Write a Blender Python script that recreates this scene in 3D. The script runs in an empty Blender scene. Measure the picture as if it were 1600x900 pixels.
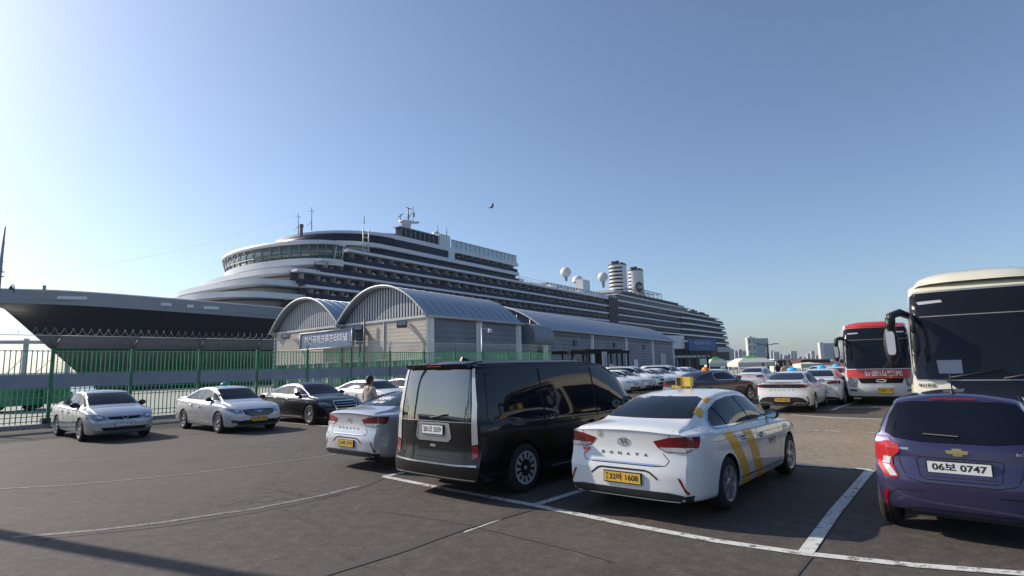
import bpy, bmesh, math, random
from mathutils import Vector, Matrix
from mathutils.bvhtree import BVHTree
from mathutils.geometry import tessellate_polygon
R = math.radians
random.seed(7)
scene = bpy.context.scene
COL = scene.collection

# ------------------------------------------------------------------ camera
CAM_H, PITCH, ROLL, FPX = 1.888, 0.1367, -0.02417, 891.45
cam_d = bpy.data.cameras.new("camera")
cam_d.sensor_width = 36.0
cam_d.lens = 36.0 * FPX / 1600.0
cam_d.clip_start = 0.05
cam_d.clip_end = 20000
cam = bpy.data.objects.new("camera", cam_d)
COL.objects.link(cam)
cam.matrix_world = Matrix.Translation((0, 0, CAM_H)) @ Matrix.Rotation(math.pi / 2 + PITCH, 4, 'X') @ Matrix.Rotation(ROLL, 4, 'Z')
scene.camera = cam

# ------------------------------------------------------------------ sky, sun, exposure
SUN_DIR = Vector((-0.912, 0.411, 0)).normalized()      # horizontal direction towards the sun
SUN_EL = R(31)
world = bpy.data.worlds.new("World")
scene.world = world
world.use_nodes = True
wn = world.node_tree
bg = wn.nodes["Background"]
sky = wn.nodes.new("ShaderNodeTexSky")
sky.sky_type = 'NISHITA'
sky.sun_disc = False
sky.sun_elevation = SUN_EL
sky.sun_rotation = math.atan2(SUN_DIR.x, SUN_DIR.y)
sky.altitude = 0
sky.air_density = 0.95
sky.dust_density = 1.0
sky.ozone_density = 5.0
hs = wn.nodes.new("ShaderNodeHueSaturation")
hs.inputs["Saturation"].default_value = 0.90
hs.inputs["Hue"].default_value = 0.499
wn.links.new(sky.outputs[0], hs.inputs["Color"])
wn.links.new(hs.outputs[0], bg.inputs[0])
bg.inputs[1].default_value = 0.12
sl = bpy.data.lights.new("sun", 'SUN')
sl.energy = 4.3
sl.angle = R(0.6)
sl.color = (1.0, 0.90, 0.78)
sun = bpy.data.objects.new("sun", sl)
COL.objects.link(sun)
sv = Vector((SUN_DIR.x * math.cos(SUN_EL), SUN_DIR.y * math.cos(SUN_EL), math.sin(SUN_EL)))
sun.rotation_euler = sv.to_track_quat('Z', 'Y').to_euler()
sun.location = (-30, 10, 40)
vs = scene.view_settings
vs.view_transform = 'Standard'
vs.look = 'None'
vs.exposure = 0.33
vs.gamma = 1.0
vs.use_curve_mapping = False
scene.cycles.max_bounces = 6
scene.cycles.diffuse_bounces = 3
scene.cycles.glossy_bounces = 4
scene.cycles.transmission_bounces = 4
scene.cycles.transparent_max_bounces = 12
scene.cycles.caustics_reflective = False
scene.cycles.caustics_refractive = False
scene.cycles.use_denoising = True

# ------------------------------------------------------------------ picture -> place helper (distances of things read off the photograph)
def ray(px, py):
    X, Y = px - 800, py - 450
    c, s = math.cos(ROLL), math.sin(ROLL)
    X, Y = c * X + s * Y, -s * X + c * Y
    X /= FPX; Y = -Y / FPX
    cp, sp_ = math.cos(PITCH), math.sin(PITCH)
    return Vector((X, cp - Y * sp_, sp_ + Y * cp))
def at(px, py, D):
    r = ray(px, py)
    return r * (D / r.y) + Vector((0, 0, CAM_H))
def ground(px, py, z=0.0):
    r = ray(px, py)
    return r * ((z - CAM_H) / r.z) + Vector((0, 0, CAM_H))

# ------------------------------------------------------------------ materials
MATS = {}
def mat(name, col, rough=0.6, metal=0.0, coat=0.0, spec=0.5, noise=None, bump=None, alpha=1.0, emit=None, trans=0.0):
    """noise = (scale, amount) varies the colour, bump = (scale, strength, distance)"""
    if name in MATS:
        return MATS[name]
    m = bpy.data.materials.new(name)
    m.use_nodes = True
    nt = m.node_tree
    p = nt.nodes["Principled BSDF"]
    p.inputs["Base Color"].default_value = (*col, 1)
    p.inputs["Roughness"].default_value = rough
    p.inputs["Metallic"].default_value = metal
    p.inputs["Specular IOR Level"].default_value = spec
    p.inputs["Coat Weight"].default_value = coat
    p.inputs["Coat Roughness"].default_value = 0.04
    p.inputs["Alpha"].default_value = alpha
    p.inputs["Transmission Weight"].default_value = trans
    if emit:
        p.inputs["Emission Color"].default_value = (*emit[0], 1)
        p.inputs["Emission Strength"].default_value = emit[1]
    if noise or bump:
        tc = nt.nodes.new("ShaderNodeTexCoord")
    if noise:
        n = nt.nodes.new("ShaderNodeTexNoise")
        n.inputs["Scale"].default_value = noise[0]
        n.inputs["Detail"].default_value = 6
        n.inputs["Roughness"].default_value = 0.65
        nt.links.new(tc.outputs["Object"], n.inputs["Vector"])
        mr = nt.nodes.new("ShaderNodeMapRange")
        mr.inputs["From Min"].default_value = 0.3
        mr.inputs["From Max"].default_value = 0.7
        mr.inputs["To Min"].default_value = 1 - noise[1]
        mr.inputs["To Max"].default_value = 1 + noise[1]
        nt.links.new(n.outputs["Fac"], mr.inputs["Value"])
        mx = nt.nodes.new("ShaderNodeVectorMath")
        mx.operation = 'SCALE'
        mx.inputs[0].default_value = col
        nt.links.new(mr.outputs[0], mx.inputs["Scale"])
        nt.links.new(mx.outputs[0], p.inputs["Base Color"])
    if bump:
        b = nt.nodes.new("ShaderNodeTexNoise")
        b.inputs["Scale"].default_value = bump[0]
        b.inputs["Detail"].default_value = 5
        nt.links.new(tc.outputs["Object"], b.inputs["Vector"])
        bp = nt.nodes.new("ShaderNodeBump")
        bp.inputs["Strength"].default_value = bump[1]
        bp.inputs["Distance"].default_value = bump[2]
        nt.links.new(b.outputs["Fac"], bp.inputs["Height"])
        nt.links.new(bp.outputs[0], p.inputs["Normal"])
    MATS[name] = m
    return m

def paint(name, col, metal=0.0, rough=0.35):
    return mat(name, col, rough, metal, coat=1.0, noise=(3.0, 0.035))

M = dict(
    white=paint("white_paint", (0.78, 0.78, 0.76)),
    silver=paint("silver_paint", (0.36, 0.38, 0.42), 0.75, 0.34),
    warmsilver=paint("pearl_silver_paint", (0.52, 0.53, 0.56), 0.4, 0.36),
    black=mat("black_paint", (0.004, 0.004, 0.005), 0.25, coat=0.45, spec=0.25, noise=(3.0, 0.04)),
    darkgrey=mat("dark_grey_paint", (0.012, 0.015, 0.022), 0.35, coat=0.5, spec=0.3),
    purple=paint("purple_paint", (0.048, 0.040, 0.105), 0.5, 0.32),
    red=paint("red_paint", (0.62, 0.035, 0.02)),
    cream=paint("cream_paint", (0.78, 0.74, 0.58)),
    glass=mat("tinted_glass", (0.006, 0.008, 0.014), 0.04, 0.0, spec=0.36),
    busglass=mat("bus_windscreen_glass", (0.010, 0.012, 0.017), 0.06, 0.0, spec=0.36),
    filmglass=mat("reflective_film_glass", (0.20, 0.20, 0.19), 0.03, 1.0),
    rubber=mat("rubber", (0.018, 0.018, 0.018), 0.85, noise=(9, 0.25)),
    plastic=mat("black_plastic", (0.018, 0.018, 0.02), 0.5),
    gap=mat("panel_gap", (0.004, 0.004, 0.004), 0.9),
    chrome=mat("chrome", (0.75, 0.75, 0.77), 0.15, 1.0),
    alloy=mat("alloy_wheel", (0.50, 0.50, 0.52), 0.35, 0.8),
    darkalloy=mat("dark_alloy", (0.03, 0.03, 0.035), 0.4, 0.5),
    redlens=mat("red_lens", (0.20, 0.006, 0.010), 0.12, coat=0.8),
    brightred=mat("bright_red_lens", (0.48, 0.02, 0.02), 0.12, coat=0.8),
    clearlens=mat("clear_lens", (0.62, 0.60, 0.58), 0.12, 0.3, coat=0.8),
    headlens=mat("headlamp_lens", (0.20, 0.22, 0.25), 0.08, 0.5, coat=1.0),
    yplate=mat("yellow_plate", (0.80, 0.50, 0.06), 0.45),
    wplate=mat("white_plate", (0.80, 0.80, 0.76), 0.45),
    ink=mat("plate_ink", (0.02, 0.015, 0.012), 0.6),
    whiteink=mat("white_lettering", (0.80, 0.80, 0.80), 0.6),
    redink=mat("red_sticker", (0.75, 0.07, 0.03), 0.5),
    blueink=mat("pale_blue_sticker", (0.42, 0.50, 0.66), 0.5),
    ystripe=mat("yellow_stripe", (0.85, 0.42, 0.022), 0.45, coat=0.4),
    gold=mat("gold_badge", (0.55, 0.40, 0.16), 0.3, 0.8),
    orange=mat("orange_lamp_plastic", (0.85, 0.30, 0.03), 0.35),
    bluelamp=mat("blue_lamp_plastic", (0.05, 0.42, 0.80), 0.35),
    greenlamp=mat("green_lamp_plastic", (0.03, 0.25, 0.17), 0.3),
    ylamp=mat("yellow_lamp_plastic", (0.72, 0.46, 0.07), 0.4),
    shipwhite=mat("ship_white", (0.72, 0.73, 0.74), 0.4, noise=(0.25, 0.06)),
    shiptan=mat("ship_shaded_wall", (0.42, 0.38, 0.36), 0.6, noise=(0.4, 0.08)),  # shade of the recessed deck walls is put into this tan
    shiphull=mat("ship_navy_hull", (0.012, 0.016, 0.028), 0.4, noise=(0.15, 0.2)),
    shipgrey=mat("ship_bulwark_shade_grey", (0.29, 0.31, 0.345), 0.45, noise=(0.2, 0.05)),  # white bulwark paint with its shade put into the grey; also grey fittings
    shipglass=mat("ship_dark_glass", (0.012, 0.020, 0.042), 0.30, spec=0.18),
    shiprail=mat("ship_balcony_glass", (0.030, 0.045, 0.080), 0.6, spec=0.12),
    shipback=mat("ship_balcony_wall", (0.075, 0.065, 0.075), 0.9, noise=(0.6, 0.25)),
    bridgeglass=mat("ship_bridge_glass", (0.16, 0.20, 0.18), 0.06, 0.6),
    screen=mat("ship_screen_glass", (0.20, 0.32, 0.38), 0.1, alpha=0.6),
    steel=mat("galvanised_steel", (0.42, 0.43, 0.44), 0.45, 0.5),
    darksteel=mat("dark_steel", (0.03, 0.035, 0.04), 0.5),
    green=mat("green_fence_paint", (0.07, 0.36, 0.16), 0.5, noise=(2.5, 0.2)),
    greenpost=mat("green_post_paint", (0.035, 0.19, 0.09), 0.5, noise=(2.5, 0.25)),
    panel=mat("grey_fence_panel", (0.27, 0.29, 0.34), 0.6, noise=(1.2, 0.15)),
    roof=mat("warehouse_roof_metal", (0.26, 0.31, 0.38), 0.33, 0.55, noise=(0.5, 0.06)),
    rooftrim=mat("warehouse_roof_trim", (0.42, 0.43, 0.43), 0.45, 0.3),
    gable=mat("warehouse_gable_cladding", (0.08, 0.105, 0.15), 0.5, 0.2, noise=(0.5, 0.1)),
    wallside=mat("warehouse_wall", (0.22, 0.235, 0.27), 0.6, 0.1, noise=(0.4, 0.12)),
    wallfront=mat("warehouse_front_wall", (0.56, 0.50, 0.42), 0.7, noise=(0.6, 0.08)),
    pipe=mat("light_grey_trim", (0.68, 0.69, 0.69), 0.5),
    signblue=mat("blue_sign", (0.10, 0.15, 0.28), 0.5),
    signdark=mat("dark_blue_sign", (0.045, 0.09, 0.24), 0.5),
    tower=mat("tower_concrete", (0.62, 0.59, 0.52), 0.8, noise=(0.02, 0.05)),
    towerglass=mat("tower_blue_glass", (0.22, 0.28, 0.36), 0.25, 0.2),
    towergrey=mat("tower_grey", (0.40, 0.42, 0.45), 0.8),
    towerwin=mat("tower_window", (0.20, 0.20, 0.20), 0.4),
    tentg=mat("green_canvas", (0.05, 0.30, 0.06), 0.8),
    tentw=mat("white_canvas", (0.66, 0.66, 0.56), 0.8),
    tento=mat("orange_canvas", (0.55, 0.25, 0.10), 0.8),
    tentb=mat("brown_canvas", (0.12, 0.06, 0.045), 0.8),
    tentgrey=mat("grey_canvas", (0.40, 0.42, 0.45), 0.8),
    skin=mat("skin", (0.42, 0.25, 0.18), 0.6),
    hair=mat("dark_hair", (0.025, 0.013, 0.01), 0.6),
    coat=mat("beige_coat", (0.50, 0.42, 0.34), 0.85, noise=(8, 0.08)),
    dark_cloth=mat("dark_cloth", (0.03, 0.03, 0.04), 0.85),
    blue_cloth=mat("denim_cloth", (0.10, 0.14, 0.22), 0.85),
    kerb=mat("kerb_concrete", (0.30, 0.29, 0.28), 0.85, noise=(4, 0.15)),
)
TREAD = None

def simple_nodes(name):
    m = bpy.data.materials.new(name)
    m.use_nodes = True
    return m, m.node_tree, m.node_tree.nodes["Principled BSDF"]

def asphalt_mat(gain=1.0, tint=(1, 1, 1)):
    m, nt, p = simple_nodes("asphalt")
    tc = nt.nodes.new("ShaderNodeTexCoord")
    def noise(scale, detail, rough=0.6):
        n = nt.nodes.new("ShaderNodeTexNoise")
        n.inputs["Scale"].default_value = scale
        n.inputs["Detail"].default_value = detail
        n.inputs["Roughness"].default_value = rough
        nt.links.new(tc.outputs["Object"], n.inputs["Vector"])
        return n
    big = noise(0.22, 5); mid = noise(2.2, 6, 0.7); fine = noise(30, 5, 0.9); blot = noise(6.0, 8, 0.8)
    def mix(a, b, f, t='MIX'):
        x = nt.nodes.new("ShaderNodeMix"); x.data_type = 'RGBA'; x.blend_type = t
        for i, v in ((6, a), (7, b)):
            if isinstance(v, tuple): x.inputs[i].default_value = (*v, 1)
            else: nt.links.new(v, x.inputs[i])
        if isinstance(f, float): x.inputs[0].default_value = f
        else: nt.links.new(f, x.inputs[0])
        return x.outputs[2]
    def ramp(src, a, b, lo=0.0, hi=1.0):
        r = nt.nodes.new("ShaderNodeMapRange")
        r.inputs["From Min"].default_value = a; r.inputs["From Max"].default_value = b
        r.inputs["To Min"].default_value = lo; r.inputs["To Max"].default_value = hi
        nt.links.new(src, r.inputs["Value"])
        return r.outputs[0]
    c = mix((0.064, 0.054, 0.047), (0.096, 0.082, 0.071), ramp(big.outputs["Fac"], 0.35, 0.65))
    c = mix(c, (0.046, 0.037, 0.031), ramp(mid.outputs["Fac"], 0.52, 0.75, 0, 0.6))
    c = mix(c, (0.16, 0.135, 0.115), ramp(fine.outputs["Fac"], 0.53, 0.66, 0, 0.8))
    c = mix(c, (0.02, 0.018, 0.017), ramp(fine.outputs["Fac"], 0.46, 0.34, 0, 0.8))
    c = mix(c, (0.150, 0.122, 0.098), ramp(blot.outputs["Fac"], 0.52, 0.64, 0, 0.6))
    c = mix(c, (0.034, 0.027, 0.023), ramp(blot.outputs["Fac"], 0.47, 0.34, 0, 0.7))
    # oil stains
    v = nt.nodes.new("ShaderNodeTexVoronoi")
    v.inputs["Scale"].default_value = 0.42
    nt.links.new(tc.outputs["Object"], v.inputs["Vector"])
    st = ramp(v.outputs["Distance"], 0.04, 0.22, 0.6, 0.0)
    c = mix(c, (0.03, 0.027, 0.026), st)
    # hairline cracks
    wv = nt.nodes.new("ShaderNodeTexVoronoi")
    wv.feature = 'DISTANCE_TO_EDGE'
    wv.inputs["Scale"].default_value = 0.16
    dn = noise(1.3, 6, 0.7)
    add = nt.nodes.new("ShaderNodeVectorMath"); add.operation = 'MULTIPLY_ADD'
    add.inputs[1].default_value = (1.6, 1.6, 0)
    nt.links.new(dn.outputs["Color"], add.inputs[0])
    nt.links.new(tc.outputs["Object"], add.inputs[2])
    nt.links.new(add.outputs[0], wv.inputs["Vector"])
    ck = ramp(wv.outputs["Distance"], 0.0008, 0.0030, 0.75, 0.0)
    c = mix(c, (0.022, 0.018, 0.015), ck)
    sc = nt.nodes.new("ShaderNodeVectorMath"); sc.operation = 'SCALE'; sc.inputs["Scale"].default_value = gain
    tn = nt.nodes.new("ShaderNodeVectorMath"); tn.operation = 'MULTIPLY'; tn.inputs[1].default_value = tint
    nt.links.new(c, sc.inputs[0]); nt.links.new(sc.outputs[0], tn.inputs[0]); nt.links.new(tn.outputs[0], p.inputs["Base Color"])
    p.inputs["Roughness"].default_value = 0.82
    p.inputs["Specular IOR Level"].default_value = 0.35
    bp = nt.nodes.new("ShaderNodeBump")
    bp.inputs["Strength"].default_value = 0.55
    bp.inputs["Distance"].default_value = 0.006
    nt.links.new(fine.outputs["Fac"], bp.inputs["Height"])
    nt.links.new(bp.outputs[0], p.inputs["Normal"])
    return m
M['asphalt'] = asphalt_mat()

def worn_paint_mat(name, col, wear, base=(0.075, 0.066, 0.06)):
    """road paint with flaked-off patches that show the asphalt colour"""
    m, nt, p = simple_nodes(name)
    tc = nt.nodes.new("ShaderNodeTexCoord")
    n = nt.nodes.new("ShaderNodeTexNoise")
    n.inputs["Scale"].default_value = 9; n.inputs["Detail"].default_value = 8; n.inputs["Roughness"].default_value = 0.75
    nt.links.new(tc.outputs["Object"], n.inputs["Vector"])
    r = nt.nodes.new("ShaderNodeMapRange")
    r.inputs["From Min"].default_value = wear - 0.05; r.inputs["From Max"].default_value = wear + 0.05
    nt.links.new(n.outputs["Fac"], r.inputs["Value"])
    x = nt.nodes.new("ShaderNodeMix"); x.data_type = 'RGBA'
    x.inputs[6].default_value = (*base, 1); x.inputs[7].default_value = (*col, 1)
    nt.links.new(r.outputs[0], x.inputs[0])
    nt.links.new(x.outputs[2], p.inputs["Base Color"])
    p.inputs["Roughness"].default_value = 0.75
    return m
M['roadpaint'] = worn_paint_mat("white_road_paint", (0.60, 0.60, 0.57), 0.435, (0.13, 0.115, 0.10))
M['wornpaint'] = worn_paint_mat("worn_road_paint", (0.22, 0.21, 0.20), 0.47)
M['seam'] = worn_paint_mat("asphalt_seam", (0.060, 0.052, 0.046), 0.40)

def corr_mat(name, col, axis, scale, metal=0.1, rough=0.5, depth=0.05):
    """ribbed sheet metal: real bump, one colour"""
    m, nt, p = simple_nodes(name)
    tc = nt.nodes.new("ShaderNodeTexCoord")
    w = nt.nodes.new("ShaderNodeTexWave")
    w.wave_type = 'BANDS'; w.bands_direction = axis
    w.inputs["Scale"].default_value = scale
    nt.links.new(tc.outputs["Object"], w.inputs["Vector"])
    b = nt.nodes.new("ShaderNodeBump")
    b.inputs["Strength"].default_value = 0.8
    b.inputs["Distance"].default_value = depth
    nt.links.new(w.outputs["Fac"], b.inputs["Height"])
    nt.links.new(b.outputs[0], p.inputs["Normal"])
    n = nt.nodes.new("ShaderNodeTexNoise"); n.inputs["Scale"].default_value = 0.35; n.inputs["Detail"].default_value = 6
    nt.links.new(tc.outputs["Object"], n.inputs["Vector"])
    r = nt.nodes.new("ShaderNodeMapRange"); r.inputs["From Min"].default_value = 0.3; r.inputs["From Max"].default_value = 0.7
    r.inputs["To Min"].default_value = 0.80; r.inputs["To Max"].default_value = 1.20
    nt.links.new(n.outputs["Fac"], r.inputs["Value"])
    s = nt.nodes.new("ShaderNodeVectorMath"); s.operation = 'SCALE'; s.inputs[0].default_value = col
    nt.links.new(r.outputs[0], s.inputs["Scale"]); nt.links.new(s.outputs[0], p.inputs["Base Color"])
    p.inputs["Roughness"].default_value = rough; p.inputs["Metallic"].default_value = metal
    return m
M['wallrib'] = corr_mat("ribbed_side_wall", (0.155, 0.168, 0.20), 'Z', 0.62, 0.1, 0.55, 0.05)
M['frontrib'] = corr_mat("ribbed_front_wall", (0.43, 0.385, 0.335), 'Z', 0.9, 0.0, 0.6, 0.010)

def water_mat():
    m, nt, p = simple_nodes("sea_water")
    p.inputs["Base Color"].default_value = (0.03, 0.06, 0.075, 1)
    p.inputs["Roughness"].default_value = 0.18
    tc = nt.nodes.new("ShaderNodeTexCoord")
    n = nt.nodes.new("ShaderNodeTexNoise"); n.inputs["Scale"].default_value = 0.8; n.inputs["Detail"].default_value = 6
    nt.links.new(tc.outputs["Object"], n.inputs["Vector"])
    b = nt.nodes.new("ShaderNodeBump"); b.inputs["Strength"].default_value = 0.8; b.inputs["Distance"].default_value = 0.3
    nt.links.new(n.outputs["Fac"], b.inputs["Height"]); nt.links.new(b.outputs[0], p.inputs["Normal"])
    return m
M['water'] = water_mat()

# ------------------------------------------------------------------ mesh helpers
class MB:
    def __init__(self):
        self.v = []; self.f = []; self.sm = []
    def add(self, vs, fs, smooth=False):
        o = len(self.v)
        self.v += [Vector(p) for p in vs]
        for f in fs:
            self.f.append([o + i for i in f]); self.sm.append(smooth)
    def box(self, x0, x1, y0, y1, z0, z1, mtx=None):
        vs = [Vector((x, y, z)) for z in (z0, z1) for x, y in ((x0, y0), (x1, y0), (x1, y1), (x0, y1))]
        if mtx: vs = [mtx @ p for p in vs]
        self.add(vs, [(0, 3, 2, 1), (4, 5, 6, 7), (0, 1, 5, 4), (1, 2, 6, 5), (2, 3, 7, 6), (3, 0, 4, 7)])
    def hexa(self, b, t):
        """b, t: four corners of the lower and the upper face"""
        self.add(list(b) + list(t), [(0, 3, 2, 1), (4, 5, 6, 7), (0, 1, 5, 4), (1, 2, 6, 5), (2, 3, 7, 6), (3, 0, 4, 7)])
    def wallbox(self, p, q, z0, z1, th):
        """upright slab from p to q (x, y), th thick to the left of the direction"""
        p = Vector(p[:2]); q = Vector(q[:2]); d = (q - p).normalized(); n = Vector((-d.y, d.x)) * th
        c = [p, q, q + n, p + n]
        self.hexa([(a.x, a.y, z0) for a in c], [(a.x, a.y, z1) for a in c])
    def prism(self, pts, d, smooth=False, cap=True):
        """pts: planar polygon of 3D points, swept by the vector d"""
        n = len(pts); d = Vector(d)
        a = [Vector(p) for p in pts]; b = [p + d for p in a]
        fs = [(i, (i + 1) % n, n + (i + 1) % n, n + i) for i in range(n)]
        o = len(self.v)
        self.v += a + b
        for f in fs:
            self.f.append([o + i for i in f]); self.sm.append(smooth)
        if cap:
            self.f.append([o + i for i in range(n)][::-1]); self.sm.append(False)
            self.f.append([o + n + i for i in range(n)]); self.sm.append(False)
    def tube(self, pts, r, n=6, closed=False):
        pts = [Vector(p) for p in pts]
        rr = r if isinstance(r, (list, tuple)) else [r] * len(pts)
        o = len(self.v); prev = None
        for i, p in enumerate(pts):
            if closed: d = pts[(i + 1) % len(pts)] - pts[i - 1]
            else: d = pts[min(i + 1, len(pts) - 1)] - pts[max(i - 1, 0)]
            d.normalize()
            up = prev if prev is not None else (Vector((0, 0, 1)) if abs(d.z) < 0.9 else Vector((1, 0, 0)))
            a = d.cross(up)
            if a.length < 1e-5: a = d.cross(Vector((0, 1, 0)))
            a.normalize(); b = a.cross(d).normalized(); prev = b
            for k in range(n):
                t = 2 * math.pi * k / n
                self.v.append(p + (a * math.cos(t) + b * math.sin(t)) * rr[i])
        m = len(pts)
        for i in range(m if closed else m - 1):
            for k in range(n):
                j = (i + 1) % m
                self.f.append([o + i * n + k, o + i * n + (k + 1) % n, o + j * n + (k + 1) % n, o + j * n + k]); self.sm.append(True)
        if not closed:
            self.f.append([o + k for k in range(n)][::-1]); self.sm.append(False)
            self.f.append([o + (m - 1) * n + k for k in range(n)]); self.sm.append(False)
    def lathe(self, prof, n=24, mtx=None, closed=False):
        """prof: (radius, height) pairs round the z axis"""
        o = len(self.v); m = len(prof)
        for r, h in prof:
            for k in range(n):
                t = 2 * math.pi * k / n
                p = Vector((r * math.cos(t), r * math.sin(t), h))
                self.v.append(mtx @ p if mtx else p)
        for i in range(m if closed else m - 1):
            j = (i + 1) % m
            for k in range(n):
                self.f.append([o + i * n + k, o + i * n + (k + 1) % n, o + j * n + (k + 1) % n, o + j * n + k]); self.sm.append(True)
    def ball(self, c, r, n=14, sq=(1, 1, 1), z0=-90):
        c = Vector(c); rows = n // 2 + 1; prof = []
        for i in range(rows):
            a = R(z0 + (90 - z0) * i / (rows - 1)); prof.append((max(math.cos(a), 0.001) * r, math.sin(a) * r))
        self.lathe(prof, n, Matrix.Translation(c) @ Matrix.Diagonal((*sq, 1)))
    def build(self, name, m, parent=None, fix=True, angle=None):
        me = bpy.data.meshes.new(name)
        me.from_pydata([tuple(p) for p in self.v], [], self.f)
        me.polygons.foreach_set("use_smooth", self.sm)
        me.materials.append(m)
        if fix:
            bm = bmesh.new(); bm.from_mesh(me)
            bmesh.ops.recalc_face_normals(bm, faces=bm.faces)
            bm.to_mesh(me); bm.free()
        if angle: me.set_sharp_from_angle(angle=R(angle))
        me.update()
        o = bpy.data.objects.new(name, me)
        COL.objects.link(o)
        if parent is not None: o.parent = parent
        return o

def tag(o, label=None, cat=None, group=None, kind=None):
    if label: o["label"] = label
    if cat: o["category"] = cat
    if group: o["group"] = group
    if kind: o["kind"] = kind
    return o
def thing(name, loc, label, cat, group=None, rotz=0.0):
    o = bpy.data.objects.new(name, None)
    o.empty_display_size = 0.3
    COL.objects.link(o)
    o.location = loc; o.rotation_euler = (0, 0, rotz)
    return tag(o, label, cat, group)
def children(o):
    return [c for c in bpy.data.objects if c.parent == o]
def copy_tree(o, parent=None):
    c = o.copy(); COL.objects.link(c); c.parent = parent
    for ch in kids[o.name] if o.name in kids else children(o):
        copy_tree(ch, c)
    return c
kids = {}

def text_mesh(body, size, align='CENTER', bold=0.0, extrude=0.0):
    """lettering as a flat (or slightly raised) mesh in the x-y plane"""
    cu = bpy.data.curves.new("lettering", 'FONT')
    cu.body = body; cu.size = size; cu.align_x = align; cu.align_y = 'CENTER'
    cu.offset = bold; cu.extrude = extrude; cu.resolution_u = 3
    o = bpy.data.objects.new("lettering", cu)
    COL.objects.link(o)
    dg = bpy.context.evaluated_depsgraph_get()
    me = bpy.data.meshes.new_from_object(o.evaluated_get(dg))
    bpy.data.objects.remove(o)
    return me
def lettering(body, size, m, mtx, parent, name="lettering", sx=1.0, bold=0.0, align='CENTER', width=None):
    me = text_mesh(body, size, align, bold)
    if width and len(me.vertices):
        xs = [v.co.x for v in me.vertices]
        sx = width / max(max(xs) - min(xs), 1e-6)
    me.transform(mtx @ Matrix.Diagonal((sx, 1, 1, 1)))
    me.materials.clear(); me.materials.append(m)
    o = bpy.data.objects.new(name, me)
    COL.objects.link(o)
    if parent is not None: o.parent = parent
    return o
def basis(x, y, o):
    x = Vector(x).normalized(); y = Vector(y).normalized(); z = x.cross(y).normalized()
    m = Matrix((x, y, z)).transposed().to_4x4()
    m.translation = Vector(o)
    return m
# ------------------------------------------------------------------ vehicles: lofted bodies with glass, lamps and trim laid on them
def pchip(tab):
    xs = [t[0] for t in tab]; ys = [t[1] for t in tab]; n = len(xs)
    h = [xs[i + 1] - xs[i] for i in range(n - 1)]
    d = [(ys[i + 1] - ys[i]) / h[i] for i in range(n - 1)]
    m = [0.0] * n
    m[0] = d[0]; m[-1] = d[-1]
    for i in range(1, n - 1):
        if d[i - 1] * d[i] > 0:
            w1 = 2 * h[i] + h[i - 1]; w2 = h[i] + 2 * h[i - 1]
            m[i] = (w1 + w2) / (w1 / d[i - 1] + w2 / d[i])
    def f(x):
        if x <= xs[0]: return ys[0]
        if x >= xs[-1]: return ys[-1]
        i = 0
        while x > xs[i + 1]: i += 1
        t = (x - xs[i]) / h[i]
        return ((2 * t**3 - 3 * t**2 + 1) * ys[i] + (t**3 - 2 * t**2 + t) * h[i] * m[i]
                + (-2 * t**3 + 3 * t**2) * ys[i + 1] + (t**3 - t**2) * h[i] * m[i + 1])
    return f

NB = 6
def half_section(w, zb, zs, zt, wt, rc, shelf, crown):
    g = max(zt - zs, 0.01)
    rc = min(rc, g * 0.6); ws = w * 0.975; shelf = min(shelf, g * 0.4)
    H = zs - zb
    keys = [(w * .86, zb), (w * .94, zb + .025), (w * .975, zb + .09), (w * .995, zb + .32 * H), (w, zb + .62 * H),
            (w * .995, zs - .18 * H), (ws, zs - .01), (ws - shelf, zs + shelf * .35)]
    x0 = ws - shelf; z0 = zs + shelf * .35; x1 = wt; z1 = zt - rc
    for t in (.25, .5, .75):
        keys.append((x0 + (x1 - x0) * t + .012 * math.sin(math.pi * t) * min(1, g / .4), z0 + (z1 - z0) * t))
    for a in (0, 30, 60, 84):
        keys.append((wt - rc + rc * math.cos(R(a)), zt - crown - (rc - crown) * (1 - math.sin(R(a)))))
    keys += [((wt - rc) * .85, zt - crown * .72), ((wt - rc) * .5, zt - crown * .25), (0, zt)]
    out = [(w * .86 * k / NB, zb) for k in range(NB)]
    P = keys
    for i in range(len(P) - 1):
        p0 = P[max(i - 1, 0)]; p1 = P[i]; p2 = P[i + 1]; p3 = P[min(i + 2, len(P) - 1)]
        for s in range(2):
            t = s / 2
            out.append(tuple(0.5 * ((2 * p1[k]) + (-p0[k] + p2[k]) * t * .8 + (2 * p0[k] - 5 * p1[k] + 4 * p2[k] - p3[k]) * t * t * .8 + (-p0[k] + 3 * p1[k] - 3 * p2[k] + p3[k]) * t**3 * .8
                                     + (0.4 * (p2[k] - p1[k]) * t if 0 else 0)) if s == 0 else 0.5625 * (p1[k] + p2[k]) - 0.0625 * (p0[k] + p3[k]) for k in (0, 1)))
    out.append(P[-1])
    return out

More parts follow.
